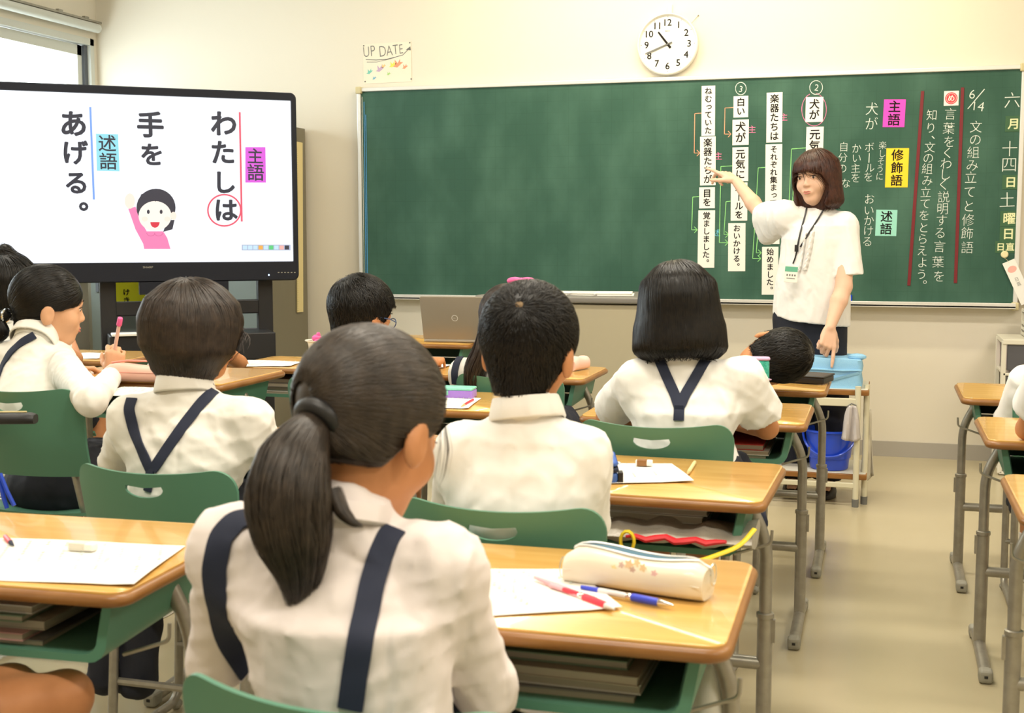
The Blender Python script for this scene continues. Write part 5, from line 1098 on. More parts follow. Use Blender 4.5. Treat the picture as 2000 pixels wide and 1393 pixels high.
def face_parts(root, T, c, F, s, skin_lips='lips', mouth_open=0.0, brows='hair_black'):
    c = Vector(c); w = lambda x, y, z: c+F @ (Vector((x, y, z))*s)-Vector(T); r3 = F
    for sx in (-1, 1):
        e = MB().ell(w(sx*0.032, 0.0735, 0.004), (0.0125*s, 0.0112*s, 0.0058*s), 14, rot=r3).build('eye', 'eye_white', root)
        MB().ell(w(sx*0.032, 0.0820, 0.0035), (0.0055*s, 0.0036*s, 0.0058*s), 12, rot=r3).build('iris', 'iris', e)
        MB().tube([w(sx*0.018, 0.0850, 0.0085), w(sx*0.027, 0.0870, 0.0115), w(sx*0.037, 0.0850, 0.0112), w(sx*0.046, 0.0775, 0.0078)], [0.0007*s, 0.0013*s, 0.0014*s, 0.0008*s], 6).build('eyelashes', 'ink', root)
        MB().tube([w(sx*0.016, 0.0895, 0.027), w(sx*0.030, 0.0885, 0.0315), w(sx*0.046, 0.077, 0.027)], [0.0018*s, 0.0022*s, 0.0010*s], 6, flat=0.6).build('eyebrow', brows, root)
    lp = MB()
    lp.tube([w(-0.021, 0.0825, -0.0565), w(-0.008, 0.0903, -0.0530), w(0, 0.0908, -0.0545), w(0.008, 0.0903, -0.0530), w(0.021, 0.0825, -0.0565)], [0.0010*s, 0.0026*s, 0.0026*s, 0.0026*s, 0.0010*s], 8)
    lp.tube([w(-0.020, 0.0825, -0.0578), w(-0.008, 0.0895, -0.0620-mouth_open), w(0.008, 0.0895, -0.0620-mouth_open), w(0.020, 0.0825, -0.0578)], [0.0010*s, 0.0032*s, 0.0032*s, 0.0010*s], 8); lp.build('lips', skin_lips, root)
    if mouth_open: MB().ell(w(0, 0.0865, -0.0585-mouth_open*0.5), (0.013*s, 0.004*s, 0.004*s+mouth_open*0.4), 12, rot=r3).build('mouth', 'ink', root)
def add_hand(S, wr, f, pn, s, curl=(20, 20, 20, 25), thumb=25, thumb_side=1, spread=4, k=0.004, bends=None):
    """wr wrist, f finger direction, pn direction the palm faces; thumb_side picks the edge"""
    f = Vector(f).normalized(); pn = Vector(pn); pn = (pn-f*pn.dot(f)).normalized(); sd = f.cross(pn).normalized()*thumb_side; wr = Vector(wr)
    kn = []; L0 = 0.078*s
    for i in range(4):
        off = (1.5-i)*0.0185*s; kp = wr+f*(L0*(1.0, 1.04, 1.0, 0.92)[i])+sd*off-pn*0.002*s; kn.append(kp); S.cap(wr+sd*off*0.55+f*0.012*s, kp, 0.0125*s, 0.0105*s, 0.008)
    S.ell(wr+f*0.04*s+pn*0.004*s, np.array((0.034, 0.040, 0.013))*s, np.array([list(sd), list(f), list(pn)]).T, 0.008)
    S.ell(wr+f*0.030*s+sd*0.022*s+pn*0.008*s, np.array((0.014, 0.024, 0.012))*s, np.array([list(sd), list(f), list(pn)]).T, 0.008)
    for i in range(4):
        p = kn[i]; ax = f.cross(pn); a = R(curl[i]); d = (Matrix.Rotation(R((1.5-i)*spread)*thumb_side, 3, pn.cross(f).cross(f) if False else pn) @ f) if spread else f
        if (d-f).dot(sd)*(1.5-i) < 0: d = Matrix.Rotation(-R((1.5-i)*spread)*thumb_side, 3, pn) @ f
        tot = 0
        for L_, r_, m in ((0.041, 0.0088, 0.8), (0.025, 0.0080, 1.2), (0.020, 0.0072, 0.8)):
            L_ *= (0.95, 1.05, 1.0, 0.80)[i]*s; tot += a*m; q = p+(d*math.cos(tot)+pn*math.sin(tot))*L_; S.cap(p, q, r_*s*(0.9 if i == 3 else 1), r_*s*0.92*(0.9 if i == 3 else 1), k); p = q
    p = wr+f*0.022*s+sd*0.024*s+pn*0.006*s; a = R(thumb)
    for L_, r_, da in ((0.036, 0.0115, 38), (0.028, 0.0098, 22), (0.022, 0.0088, 8)):
        dd = (f*math.cos(R(da))+sd*math.sin(R(da))); dd = (dd*math.cos(a)+pn*math.sin(a)).normalized(); q = p+dd*L_*s; S.cap(p, q, r_*s, r_*s*0.9, 0.006); p = q
    return kn

# ------------------------------------------------------------------ hair
def strands(P0, nrm_vol, field, steps, step, off, w, seed=0, stop=None, lift_end=0.0, jit=0.12):
    r = np.random.default_rng(seed); P = P0.copy(); n = len(P); out = [P.copy()]; nr = [nrm_vol.grad(P)]; alive = np.ones(n, bool); ja = r.normal(size=(n, 3))*jit; ofs = off+r.uniform(-0.35, 1.0, n)*off
    for k in range(steps):
        d = field(P)+ja*(0.6+0.8*k/steps); N_ = nrm_vol.grad(P); d = d-N_*np.sum(d*N_, 1, keepdims=True)*nrm_vol._tang; d /= np.linalg.norm(d, axis=1, keepdims=True)+1e-9
        Pn = P+d*step; dd = nrm_vol.samp(Pn); Pn = Pn-nrm_vol.grad(Pn)*np.clip(dd-ofs, -0.006, 0.006)[:, None]
        if lift_end: Pn = Pn+N_*lift_end*(k/steps)**2
        if stop is not None: alive &= ~stop(Pn)
        P = np.where(alive[:, None], Pn, P); out.append(P.copy()); nr.append(N_)
    return np.stack(out, 1), np.stack(nr, 1)
def strand_mesh(Pt, Nr, w, seed=0, tip=0.25):
    n, k, _ = Pt.shape; T = np.gradient(Pt, axis=1); T /= np.linalg.norm(T, axis=2, keepdims=True)+1e-9; B = np.cross(T, Nr); B /= np.linalg.norm(B, axis=2, keepdims=True)+1e-9
    r = np.random.default_rng(seed); ww = w*r.uniform(0.6, 1.5, (n, 1, 1)); prof = np.interp(np.linspace(0, 1, k), [0, 0.1, 0.65, 1], [0.5, 1, 1, tip])[None, :, None]; ww = ww*prof
    V = np.stack([Pt+B*ww, Pt+Nr*ww*0.55, Pt-B*ww], 2).reshape(-1, 3); i = np.arange(n)[:, None, None]*k*3; j = np.arange(k-1)[None, :, None]*3; c = np.arange(2)[None, None, :]
    a = i+j+c; Q = np.stack([a, a+1, a+4, a+3], -1).reshape(-1, 4); return V, Q
def surf_pts(vol, n, seed, keep=None, c=(0, 0, 0.02)):
    r = np.random.default_rng(seed); d = r.normal(size=(n*3, 3)); d /= np.linalg.norm(d, axis=1, keepdims=True); P = np.array(c)+d*0.02; done = np.zeros(len(P), bool)
    for _ in range(70): dd = vol.samp(P); P = P+d*np.maximum(-dd, 0)[:, None]*0.9
    ok = np.abs(vol.samp(P)) < 0.004
    if keep is not None: ok &= keep(P)
    return P[ok][:n]
def unit(a): return a/(np.linalg.norm(a, axis=-1, keepdims=True)+1e-9)
def smooth01(x): x = np.clip(x, 0, 1); return x*x*(3-2*x)
def hair(root, T, c, F, s, style, m, seed=1, n=1600, wst=0.0011, **kw):
    """builds the hair in head space, then places it"""
    th = kw.get('th', 0.010); zb = kw.get('zb', -0.16); rx = kw.get('rx', 0.098); ry = kw.get('ry', 0.105); vox = kw.get('vox', 0.0045)
    lo = (-0.16, -0.19, min(-0.17, zb-0.03)); hi = (0.16, 0.17, 0.17); S = Vol(lo, hi, vox); S._tang = 0.9
    whorl = np.array(kw.get('whorl', (0.0, -0.045, 0.12)))
    if style in ('short', 'tail'):
        S.ell((0, -0.014, 0.030), (0.075+th, 0.092+th, 0.082+th), None, 0); S.ell((0, -0.004, -0.03), (0.058+th*.3, 0.064+th*.3, 0.070), None, 0.03)
        S.cap((0, -0.044, -0.04), (0, -0.040, -0.13), 0.044, 0.044, 0.03)
        sl, X, Y, Z = S.reg(S.lo, S.lo+S.n*S.vox)
        zn = kw.get('nape', -0.082); yb = kw.get('yb', -0.035)
        t = smooth01((Y-yb)/0.03); t2 = smooth01((Y-0.022)/0.035); hl = zn*(1-t)+(-0.004)*t; hl = hl*(1-t2)+kw.get('front', 0.052)*t2+0*X
        hl = hl+0.012*(np.abs(X) > 0.055)*(Y < -0.03)*0
        S.smax(sl, (hl-Z).astype(np.float32)+np.zeros(S.D.shape, np.float32), 0.006)
        S.sub((0, 0.12, -0.02), (0.062, 0.062, 0.075), None, 0.006)
    else:
        S.ell((0, -0.010, 0.028), (rx*kw.get('rtop', 0.91), ry, 0.092+th*0.4), None, 0)
        rb = kw.get('rbot', 0.9); mid = (zb+0.03)/2
        S.loft([(zb, 0, -0.012, rx*rb*0.80, ry*rb*0.74), (zb+0.008, 0, -0.012, rx*rb*0.93, ry*rb*0.86), (zb+0.022, 0, -0.012, rx*rb, ry*rb*0.92), (mid, 0, -0.010, rx*kw.get('rmid', 1.03), ry*1.0), (0.03, 0, -0.010, rx*kw.get('rtop', 0.91)*1.01, ry), (0.06, 0, -0.010, rx*0.78, ry*0.85)], 0, 0.03)
        fw = kw.get('fw', 0.060); bz = kw.get('bang', 0.030)
        sl, X, Y, Z = S.reg((-0.15, 0.0, zb-0.03), (0.15, 0.17, bz)); arc = bz-0.18*X*X/fw/fw*fw
        d = np.maximum(np.maximum(np.abs(X)-fw+0.010*np.sin(Z*40), 0.035-Y), Z-arc); S.smax(sl, (-d).astype(np.float32), 0.010)
        sl, X, Y, Z = S.reg((-0.15, 0.02, zb-0.03), (0.15, 0.17, 0.14)); d = (0.100-Y)+0*X+0*Z; S.smax(sl, (Y-0.104+0*X+0*Z).astype(np.float32), 0.01)
    for (a, b, r0, r1) in kw.get('extra', []): S.cap(a, b, r0, r1, 0.012)
    P, Q = S.quads(); P = relax(P, Q, 1); cc = V3(c); A = np.array(F)*s; W_ = lambda p: p @ A.T+cc-V3(T)
    ho = npmesh('hair', W_(P), Q, m, root)
    if style in ('short',):
        fl = lambda p: unit(unit(p-whorl)+np.array((0, 0.0, -0.35))*(smooth01((0.08-p[:, 2:3])/0.1)))
        if kw.get('spot'):
            d_ = unit(whorl-np.array((0, -0.014, 0.03))); p_ = np.array((0, -0.014, 0.03))+d_*0.02
            for _ in range(60): p_ = p_+d_*max(-float(S.samp(p_[None])[0]), 0)*0.9
            q_ = W_(p_[None])[0]; sp = MB().ell(tuple(q_-A @ (d_*0.0078)), (0.0115, 0.0095, 0.0105), 14).build('crown_whorl', 'scalp', ho)
        P0 = surf_pts(S, n, seed, lambda p: (p[:, 1] < 0.12)); L_ = kw.get('len', 0.028); st, nr = strands(P0, S, fl, 4, L_/4, 0.0022, 0, seed, lift_end=kw.get('lift', 0.0012), jit=0.28)
    elif style == 'tail':
        tie = np.array(kw['tie'])
        fl = lambda p: unit(tie-p)
        P0 = surf_pts(S, n, seed, lambda p: np.linalg.norm(p-tie, axis=1) > 0.03); st, nr = strands(P0, S, fl, 9, 0.017, 0.0016, 0, seed, stop=lambda p: np.linalg.norm(p-tie, axis=1) < 0.022, jit=0.06)
    else:
        def fl(p):
            t = smooth01((0.095-p[:, 2:3])/0.07); r_ = unit((p-whorl)*np.array((1, 1, 0.3))); return unit(r_*(1-t)+np.array((0, 0, -1.0))*t)
        P0 = surf_pts(S, n, seed, lambda p: (p[:, 2] > zb*0.55), c=(0, -0.01, 0.0))
        rr = np.random.default_rng(seed+5); zend = zb-rr.uniform(-0.022, 0.016, len(P0)); zend = np.where(P0[:, 1] > 0.07, np.maximum(zend, kw.get('bang', 0.03)-0.008+0*zend), zend); front = (np.abs(P0[:, 0]) < fw*0.9) & (P0[:, 1] > 0.04)
        st, nr = strands(P0, S, fl, 16, (0.15-zb)/16, 0.0018, 0, seed, stop=lambda p: (p[:, 2] < zend) | (front & (p[:, 2] < bz-0.006)), jit=0.05)
    V, Q = strand_mesh(st, nr, wst, seed); so = npmesh('hair_strands', W_(V), Q, m, ho); so['kind'] = 'stuff'
    return ho, S, W_
def tail(ho, m, pts, rad, n, seed, T, w=0.0011, name='ponytail', flatten=1.0, core_k=1.0):
    """pts: world spine; rad: radii along it"""
    pts = np.array([V3(p) for p in pts]); k = 22; t = np.linspace(0, 1, len(pts)); tt = np.linspace(0, 1, k)
    def cr(x): # catmull via fine interpolation
        from numpy import interp
        q = np.stack([interp(tt, t, pts[:, i]) for i in range(3)], 1)
        for _ in range(2): q[1:-1] = q[1:-1]*0.5+(q[:-2]+q[2:])*0.25
        return q
    C = cr(tt); rd = np.interp(tt, np.linspace(0, 1, len(rad)), rad); Tn = np.gradient(C, axis=0); Tn = unit(Tn); u = np.cross(Tn, np.array([0.3, 1, 0.1])); u = unit(u); v = np.cross(Tn, u)
    r = np.random.default_rng(seed); core = MB(); core.tube([Vector(C[i]-V3(T)) for i in range(k-5)], [core_k*float(rd[i])*0.80*(1 if i < k-9 else max(0.05, (k-5-i)/5)) for i in range(k-5)], 14, flat=flatten); o = core.build(name, m, ho)
    a = r.uniform(0, 6.28, n); q = np.sqrt(r.uniform(0.35, 1.0, n)); a2 = a[:, None]+r.normal(size=(n, 1))*0.5*tt[None]; L_ = r.uniform(0.62, 1.0, n)
    idx = np.clip(tt[None]*L_[:, None], 0, 1)*(k-1); i0 = np.minimum(idx.astype(int), k-2); f = (idx-i0)[..., None]
    g = lambda A: A[i0]*(1-f)+A[i0+1]*f
    Cc, U, V_, rdd = g(C), g(u), g(v), g(rd[:, None]); off = (U*np.cos(a2)[..., None]*flatten+V_*np.sin(a2)[..., None]); Pt = Cc+off*rdd*q[:, None, None]
    Vv, Q = strand_mesh(Pt, unit(off), w, seed, tip=0.15); so = npmesh('tail_strands', Vv, Q, m, o, T); so['kind'] = 'stuff'; return o

# ------------------------------------------------------------------ straps that follow the cloth
from mathutils.bvhtree import BVHTree
def bvh_of(P, Q): return BVHTree.FromPolygons([tuple(p) for p in P], [tuple(q) for q in Q])
def strap(root, T, tree, pts, w, m='navy', name='brace', th=0.0016, extra0=None, extra1=None):
    """pts: picture points; each is carried along the line of sight until it meets the shirt"""
    hits = []
    for i in range(len(pts)-1):
        for k in range(6 if i < len(pts)-2 else 7):
            t = k/6; px = pts[i][0]*(1-t)+pts[i+1][0]*t; py = pts[i][1]*(1-t)+pts[i+1][1]*t; h = tree.ray_cast(O, ray(px, py).normalized())
            if h[0] is not None:
                if hits and (h[0]-hits[-1][0]).length > 0.12: continue
                hits.append((h[0], h[1]))
    if len(hits) < 2: return None
    q = [h[0] for h in hits]; nn = [h[1] for h in hits]
    for _ in range(3):
        q = [q[0]]+[(q[i-1]+q[i]*2+q[i+1])/4 for i in range(1, len(q)-1)]+[q[-1]]; nn = [nn[0]]+[(nn[i-1]+nn[i]*2+nn[i+1]).normalized() for i in range(1, len(nn)-1)]+[nn[-1]]
    if extra0: q = [Vector(e) for e in extra0]+q; nn = [nn[0]]*len(extra0)+nn
    if extra1: q = q+[Vector(e) for e in extra1]; nn = nn+[nn[-1]]*len(extra1)
    rings = []
    for i, p in enumerate(q):
        t = (q[min(i+1, len(q)-1)]-q[max(i-1, 0)]).normalized(); n = nn[i]; n = (n-t*n.dot(t)).normalized(); s_ = t.cross(n).normalized(); p = p+n*0.0042-Vector(T)
        rings.append([p+s_*w/2-n*0.003, p+s_*w/2+n*th*0.6, p+s_*w*0.3+n*th, p-s_*w*0.3+n*th, p-s_*w/2+n*th*0.6, p-s_*w/2-n*0.003])
    mb = MB().loft(rings); return mb.build(name, m, root)
def collar(root, T, c, up, fwd, rx, ry, h, m, flare=0.008, name='collar', gap=True):
    c = Vector(c)-Vector(T); up = Vector(up).normalized(); fwd = Vector(fwd); fwd = (fwd-up*fwd.dot(up)).normalized(); sd = fwd.cross(up); mb = MB(); rings = []; n = 28
    for (k, z) in ((0.92, -0.012), (0.97, h*0.5), (1.0, h), (1.05, h+0.002), (1.10+flare*4, h*0.55), (1.16+flare*7, -0.006+h*0.08), (1.12+flare*7, -0.010+h*0.05)):
        ring = []
        for j in range(n+1):
            a = R(100)+(2*PI-R(20))*j/n if gap else 2*PI*j/n
            dip = 0.014*max(0, math.sin(a))*1.0
            ring.append(c+sd*rx*k*math.cos(a)+fwd*ry*k*math.sin(a)+up*(z-dip))
        rings.append(ring)
    mb.loft(rings, closed=False, caps=False); o = mb.build(name, m, root); md = o.modifiers.new('thick', 'SOLIDIFY'); md.thickness = 0.0022; return o
# ------------------------------------------------------------------ people
def lerp(a, b, t): return Vector(a)*(1-t)+Vector(b)*t
def seated(x, y, zs, lean=0.06, hs=1.0, tw=0.0):
    J = dict(hip=Vector((x, y, zs+0.07)), chest=Vector((x, y+lean*0.6, zs+0.25*hs)), neck=Vector((x, y+lean, zs+0.42*hs)))
    for k, sx in (('L', -1), ('R', 1)):
        J['sh'+k] = J['neck']+Vector((sx*0.125, -0.005, -0.045)); J['el'+k] = J['sh'+k]+Vector((sx*0.05, 0.11, -0.17)); J['wr'+k] = J['el'+k]+Vector((-sx*0.06, 0.17, 0.02))
        J['kn'+k] = Vector((x+sx*0.085, y+0.34, zs+0.045)); J['an'+k] = Vector((x+sx*0.09, y+0.30, 0.07))
    J['head'] = J['neck']+Vector((0, 0.03, 0.135)); return J
def person(lab, J, yaw=0, pitch=0, roll=0, s=0.92, sleeve='long', shirt='shirt', skin='skin_kid', legs='skirt', vox=0.006, wr=0.0022, seed=1, face=True, hands=True, hf=None, puff=0.0,
           hair_kw=None, hair_m='hair_black', fat=1.0, byaw=0.0, legs_bare=True, sock='paper', group='seated pupils', collar_h=0.032, nk=0.046, drape=0.17, hang=(), hem=0.05, hemw=0.125):
    T = Vector((J['hip'].x, J['hip'].y, 0)); root = empty('person', T, 0, lab, 'person', group); F = hframe(yaw, pitch, roll)
    allp = [V3(v) for v in J.values()]; lo = np.min(allp, 0)-0.17; hi = np.max(allp, 0)+0.17; lo[2] = 0.0
    S = Vol(lo, hi, vox); hd = J['head']; a = 0.9*fat
    S.ell(J['hip'], (0.115*a, 0.085*a, 0.075), None, 0.02); S.cap(J['hip'], J['chest'], 0.070*a, 0.066*a, 0.02); S.cap(J['chest'], J['neck']-Vector((0, 0, 0.06)), 0.062*a, 0.045, 0.02)
    S.cap(J['shL'], J['shR'], 0.034, 0.034, 0.02)
    nb = J['neck']; skull = hd+F @ Vector((0, -0.020, -0.055))*s
    S.cap(nb-Vector((0, 0, 0.03)), skull, nk*0.98, nk*0.88, 0.02)
    add_head(S, hd, F, s)
    for k in 'LR':
        S.cap(J['sh'+k], J['el'+k], 0.037*a, 0.030*a, 0.02); S.cap(J['el'+k], J['wr'+k], 0.030*a, 0.020*a, 0.012)
        th = lerp(J['hip'], J['kn'+k], 0.15); S.cap(th, J['kn'+k], 0.066*a, 0.046*a, 0.03); S.cap(J['kn'+k], lerp(J['kn'+k], J['an'+k], 0.4), 0.044*a, 0.043*a, 0.015); S.cap(lerp(J['kn'+k], J['an'+k], 0.4), J['an'+k], 0.043*a, 0.027, 0.015)
        S.cap(J['an'+k]-Vector((0, 0.01, 0.02)), J['an'+k]+Vector((0, 0.10, -0.045)), 0.026, 0.022, 0.012)
        if hands:
            f = (J['wr'+k]-J['el'+k]).normalized(); pn = Vector((0, 0, -1)); kw = dict(curl=(25, 28, 30, 34), thumb=15, thumb_side=(-1 if k == 'L' else 1))
            if hf and k in hf: h_ = dict(hf[k]); f = h_.pop('f', f); pn = h_.pop('pn', pn); kw.update(h_)
            sdir = Vector(f).normalized().cross(Vector(pn)); 
            # thumbs point towards the body's middle
            if 'thumb_side' not in (hf or {}).get(k, {}): kw['thumb_side'] = 1 if sdir.x*(1 if k == 'L' else -1) > 0 else -1
            add_hand(S, J['wr'+k], f, pn, s*0.86, **kw)
    P, Q = S.quads(); P = relax(P, Q, 1); npmesh('body', P, Q, skin, root, T)
    # shirt
    C = Vol(lo, hi, vox); hp, ch = J['hip'], J['chest']; zt_ = J['neck'].z
    for k in 'LR':
        sh, el, wr_ = J['sh'+k], J['el'+k], J['wr'+k]
        if puff: C.ell(lerp(sh, el, 0.12)+Vector((0, 0, 0.012)), (0.055+puff, 0.058+puff, 0.052+puff), None, 0.02)
        if sleeve == 'long':
            C.cap(sh, el, 0.051, 0.040, 0.022); e2 = lerp(el, wr_, 0.92); C.cap(el, e2, 0.040, 0.031, 0.015); C.cutcap(e2, e2-el, 0.075); C.cap(lerp(el, wr_, 0.80), lerp(el, wr_, .88), 0.029, 0.029, 0.004)
        else:
            t = 0.62 if sleeve == 'short' else sleeve; e2 = lerp(sh, el, t); C.cap(sh, lerp(sh, el, t+0.2), 0.054, 0.062, 0.022); C.cutcap(e2, e2-sh, 0.085)
    B0 = C.D.copy(); C.D[:] = 0.04
    C.loft([(hp.z-hem, hp.x+(hemw-0.125), hp.y, hemw*fat, 0.098*fat), (hp.z+0.06, lerp(hp, ch, .35).x, lerp(hp, ch, .35).y, 0.120*fat, 0.095*fat), (ch.z, ch.x, ch.y, 0.128*fat, 0.096*fat), (zt_-0.09, lerp(ch, J['neck'], .6).x, lerp(ch, J['neck'], .6).y, 0.122*fat, 0.084*fat), (zt_-0.045, J['neck'].x, J['neck'].y-0.004, 0.088*fat, 0.064)], R(byaw), 0.02)
    for k in 'LR': C.cap(lerp(J['sh'+k], J['neck'], 0.75)-Vector((0, 0, 0.018)), J['sh'+k], 0.042, 0.046, 0.035); C.cap(J['sh'+k]-Vector((0, 0, 0.05)), ch-Vector((0, 0, 0.02)), 0.042, 0.07, 0.04)
    C.cap(J['neck']-Vector((0, 0, 0.035)), J['neck']+(skull-J['neck'])*0.10, nk+0.020, nk+0.008, 0.03)
    C.smin((slice(None),)*3, B0, 0.022)
    C.wrinkle(wr*0.8, seed, 48)
    P, Q = C.quads(); P = relax(P, Q, 1); npmesh('shirt', P, Q, shirt, root, T); tree = bvh_of(P, Q)
    up = (skull-J['neck']).normalized(); fw = (F @ Vector((0, 1, 0))); fw = Vector((fw.x*0.5, fw.y*0.5+0.5, 0)) if abs(yaw) < 100 else fw
    if collar_h: collar(root, T, J['neck']+up*0.006, up, fw, nk+0.010, nk+0.012, collar_h, shirt)
    # lower clothes
    if legs:
        B = Vol(lo, hi, max(vox, 0.007)); B.ell(hp-Vector((0, 0, 0.030)), (0.140*fat, 0.112*fat, 0.072), None, 0.02)
        for k in 'LR':
            kn = J['kn'+k]; t = 0.80 if legs == 'skirt' else 0.72; B.cap(hp+Vector((0.04 if k == 'R' else -0.04, 0.03, -0.02)), lerp(hp, kn, t)+Vector((0, 0, 0.0)), 0.086*fat, 0.075, 0.035 if legs != 'skirt' else 0.09)
            e2 = lerp(hp, kn, t+0.04); B.cutcap(e2, kn-hp, 0.12)
        if legs == 'skirt':
            for sx in (-1, 1): B.cap(hp+Vector((sx*0.13, 0.0, -0.02)), hp+Vector((sx*0.16, 0.02, -drape)), 0.030, 0.016, 0.03); B.cap(hp+Vector((sx*0.14, 0.12, -0.02)), hp+Vector((sx*0.165, 0.12, -drape)), 0.030, 0.014, 0.03); B.cap(hp+Vector((sx*0.165, 0.02, -drape)), hp+Vector((sx*0.17, 0.12, -drape)), 0.016, 0.014, 0.03)
        for p_, q_, r_ in hang: B.cap(p_, q_, r_, r_, 0.07)
        B.wrinkle(0.003, seed+9, 40, (1, 1, 0.15)); P, Q = B.quads(); P = relax(P, Q, 1); npmesh('skirt' if legs == 'skirt' else 'shorts', P, Q, 'navy_skirt', root, T)
    for k in 'LR':
        an = J['an'+k]-T
        m_ = MB(); m_.tube([an+Vector((0, -0.004, 0.09)), an+Vector((0, -0.004, 0.02)), an+Vector((0, -0.004, -0.02))], [0.036, 0.033, 0.032], 14); m_.build('sock', sock, root)
        sh_ = MB(); sh_.loft([[(an.x+w_*math.cos(t), an.y+yc+l_*math.sin(t), z) for t in [2*PI*j/18 for j in range(18)]] for z, w_, l_, yc in ((0.002, 0.038, 0.105, 0.045), (0.018, 0.040, 0.107, 0.045), (0.034, 0.037, 0.098, 0.040), (0.052, 0.034, 0.060, 0.005), (0.060, 0.031, 0.045, -0.004))]); sh_.build('shoe', 'white', root)
    if face: face_parts(root, T, hd, F, s, brows=hair_m)
    ho = None
    if hair_kw: ho, HS, W_ = hair(root, T, hd, F, s, hair_kw.pop('style'), hair_m, seed=seed, **hair_kw)
    return dict(root=root, T=T, F=F, tree=tree, hair=ho, J=J, s=s)

# girl with the low ponytail in the foreground
J = seated(-0.575, 1.375, 0.365, 0.05)
J['chest'] = PY(665, 1190, 1.375); J['neck'] = PY(672, 1012, 1.415); J['shL'] = PY(462, 1068, 1.40); J['shR'] = PY(852, 1108, 1.42); J['head'] = PY(726, 838, 1.475)
J['elL'] = PY(425, 1290, 1.47); J['wrL'] = PY(560, 1235, 1.66); J['elR'] = PY(950, 1345, 1.50); J['wrR'] = PZ(860, 1190, 0.665)
k1 = person('girl with a long low ponytail and two wide navy braces, nearest to the viewer', J, yaw=-17, pitch=26, roll=-4, s=1.03, shirt='shirt_pink', puff=0.004, seed=3, wr=0.0036, vox=0.005, fat=1.03, byaw=-6,
    hair_m='hair_soft', hair_kw=dict(style='tail', th=0.013, tie=(-0.026, -0.108, 0.000), n=7000, wst=0.0008, nape=-0.060, vox=0.004), collar_h=0.014)
T1 = k1['T']; tie = PY(618, 822, 1.385)
tail(k1['hair'], 'hair_soft', [PY(640, 800, 1.40), PY(612, 830, 1.375), PY(572, 900, 1.335), PY(560, 980, 1.315), PY(575, 1060, 1.315), PY(588, 1130, 1.32), PY(575, 1215, 1.325)], [0.020, 0.024, 0.045, 0.053, 0.046, 0.028, 0.006], 2400, 4, T1, w=0.0010)
tail(k1['hair'], 'hair_soft', [PY(650, 960, 1.345), PY(668, 1000, 1.335), PY(690, 1022, 1.33), PY(712, 1030, 1.33)], [0.012, 0.009, 0.005, 0.002], 110, 14, T1, w=0.0008, name='side_lock')
tail(k1['hair'], 'hair_soft', [PY(866, 830, 1.50), PY(870, 880, 1.50), PY(862, 930, 1.50), PY(846, 968, 1.49)], [0.006, 0.010, 0.009, 0.005], 9, 15, T1, w=0.00045, name='side_lock', core_k=0.05)
tb = MB(); c_ = PY(622, 822, 1.380)-T1; ax_ = (PY(600, 850, 1.37)-PY(645, 800, 1.41)).normalized(); u_ = ax_.cross(Vector((0, 1, 0))).normalized(); v_ = ax_.cross(u_)
tb.tube([c_+(u_*math.cos(2*PI*j/24)+v_*math.sin(2*PI*j/24))*0.0235 for j in range(25)], 0.011, 10); tb.build('hair_tie', 'black', k1['root'])
strap(k1['root'], T1, k1['tree'], [(497, 1012), (460, 1020), (432, 1050), (418, 1110), (425, 1180), (445, 1250), (480, 1310), (530, 1360), (560, 1385)], 0.030)
strap(k1['root'], T1, k1['tree'], [(772, 1036), (760, 1050), (738, 1100), (722, 1160), (708, 1230), (695, 1310), (685, 1385)], 0.030)

# crop-haired boy in the middle
J = seated(-0.590, 2.200, 0.40, 0.05)
J['chest'] = PY(1015, 1000, 2.15); J['neck'] = PY(1030, 815, 2.17); J['shL'] = PY(905, 880, 2.15); J['shR'] = PY(1138, 888, 2.18); J['head'] = PY(1036, 680, 2.205)
J['elL'] = PY(880, 1000, 2.25); J['elR'] = PY(1150, 1020, 2.28); J['wrL'] = PZ(930, 905, 0.665); J['wrR'] = PZ(1090, 920, 0.665)
k2 = person('boy with cropped black hair and a white shirt in the middle of the room', J, yaw=-7, pitch=6, roll=2, s=0.98, seed=5, wr=0.0024, vox=0.0055, legs='shorts', fat=1.04,
    hair_kw=dict(style='short', th=0.013, n=12000, wst=0.0006, nape=-0.088, len=0.020, lift=0.0008, whorl=(0.012, -0.092, 0.070), spot=1, vox=0.004), collar_h=0.030, nk=0.048)
# child with black bobbed hair and crossed braces
J = seated(-0.475, 3.140, 0.405, 0.05)
J['chest'] = PY(1340, 800, 3.15); J['neck'] = PY(1328, 712, 3.17); J['shL'] = PY(1245, 742, 3.15); J['shR'] = PY(1452, 738, 3.17); J['head'] = PY(1326, 603, 3.20); J['hip'] = PY(1328, 900, 3.14)
J['elL'] = PY(1185, 812, 3.42); J['wrL'] = PZ(1260, 800, 0.66); J['elR'] = PZ(1498, 836, 0.665); J['wrR'] = PZ(1400, 818, 0.66)
J['anR'] = Vector((-0.50, 3.24, 0.07)); J['anL'] = Vector((-0.62, 3.26, 0.07)); J['knR'] = Vector((-0.41, 3.42, 0.44))
k3 = person('child with straight black bobbed hair and crossed navy braces, seated below the teacher', J, yaw=6, pitch=10, roll=-3, s=1.0, sleeve=0.74, seed=8, wr=0.0026, drape=0.04, hem=0.10, hemw=0.155, fat=1.06, vox=0.0055,
    hair_kw=dict(style='bob', zb=-0.128, rx=0.110, ry=0.110, rtop=0.83, rbot=1.07, rmid=1.04, n=5500, wst=0.0011, whorl=(-0.01, -0.02, 0.125)), collar_h=0)
for pts in ([(1283, 690), (1300, 730), (1318, 770), (1326, 795)], [(1392, 682), (1365, 725), (1340, 768), (1328, 795)], [(1327, 790), (1326, 822)]): strap(k3['root'], k3['T'], k3['tree'], pts, 0.026)
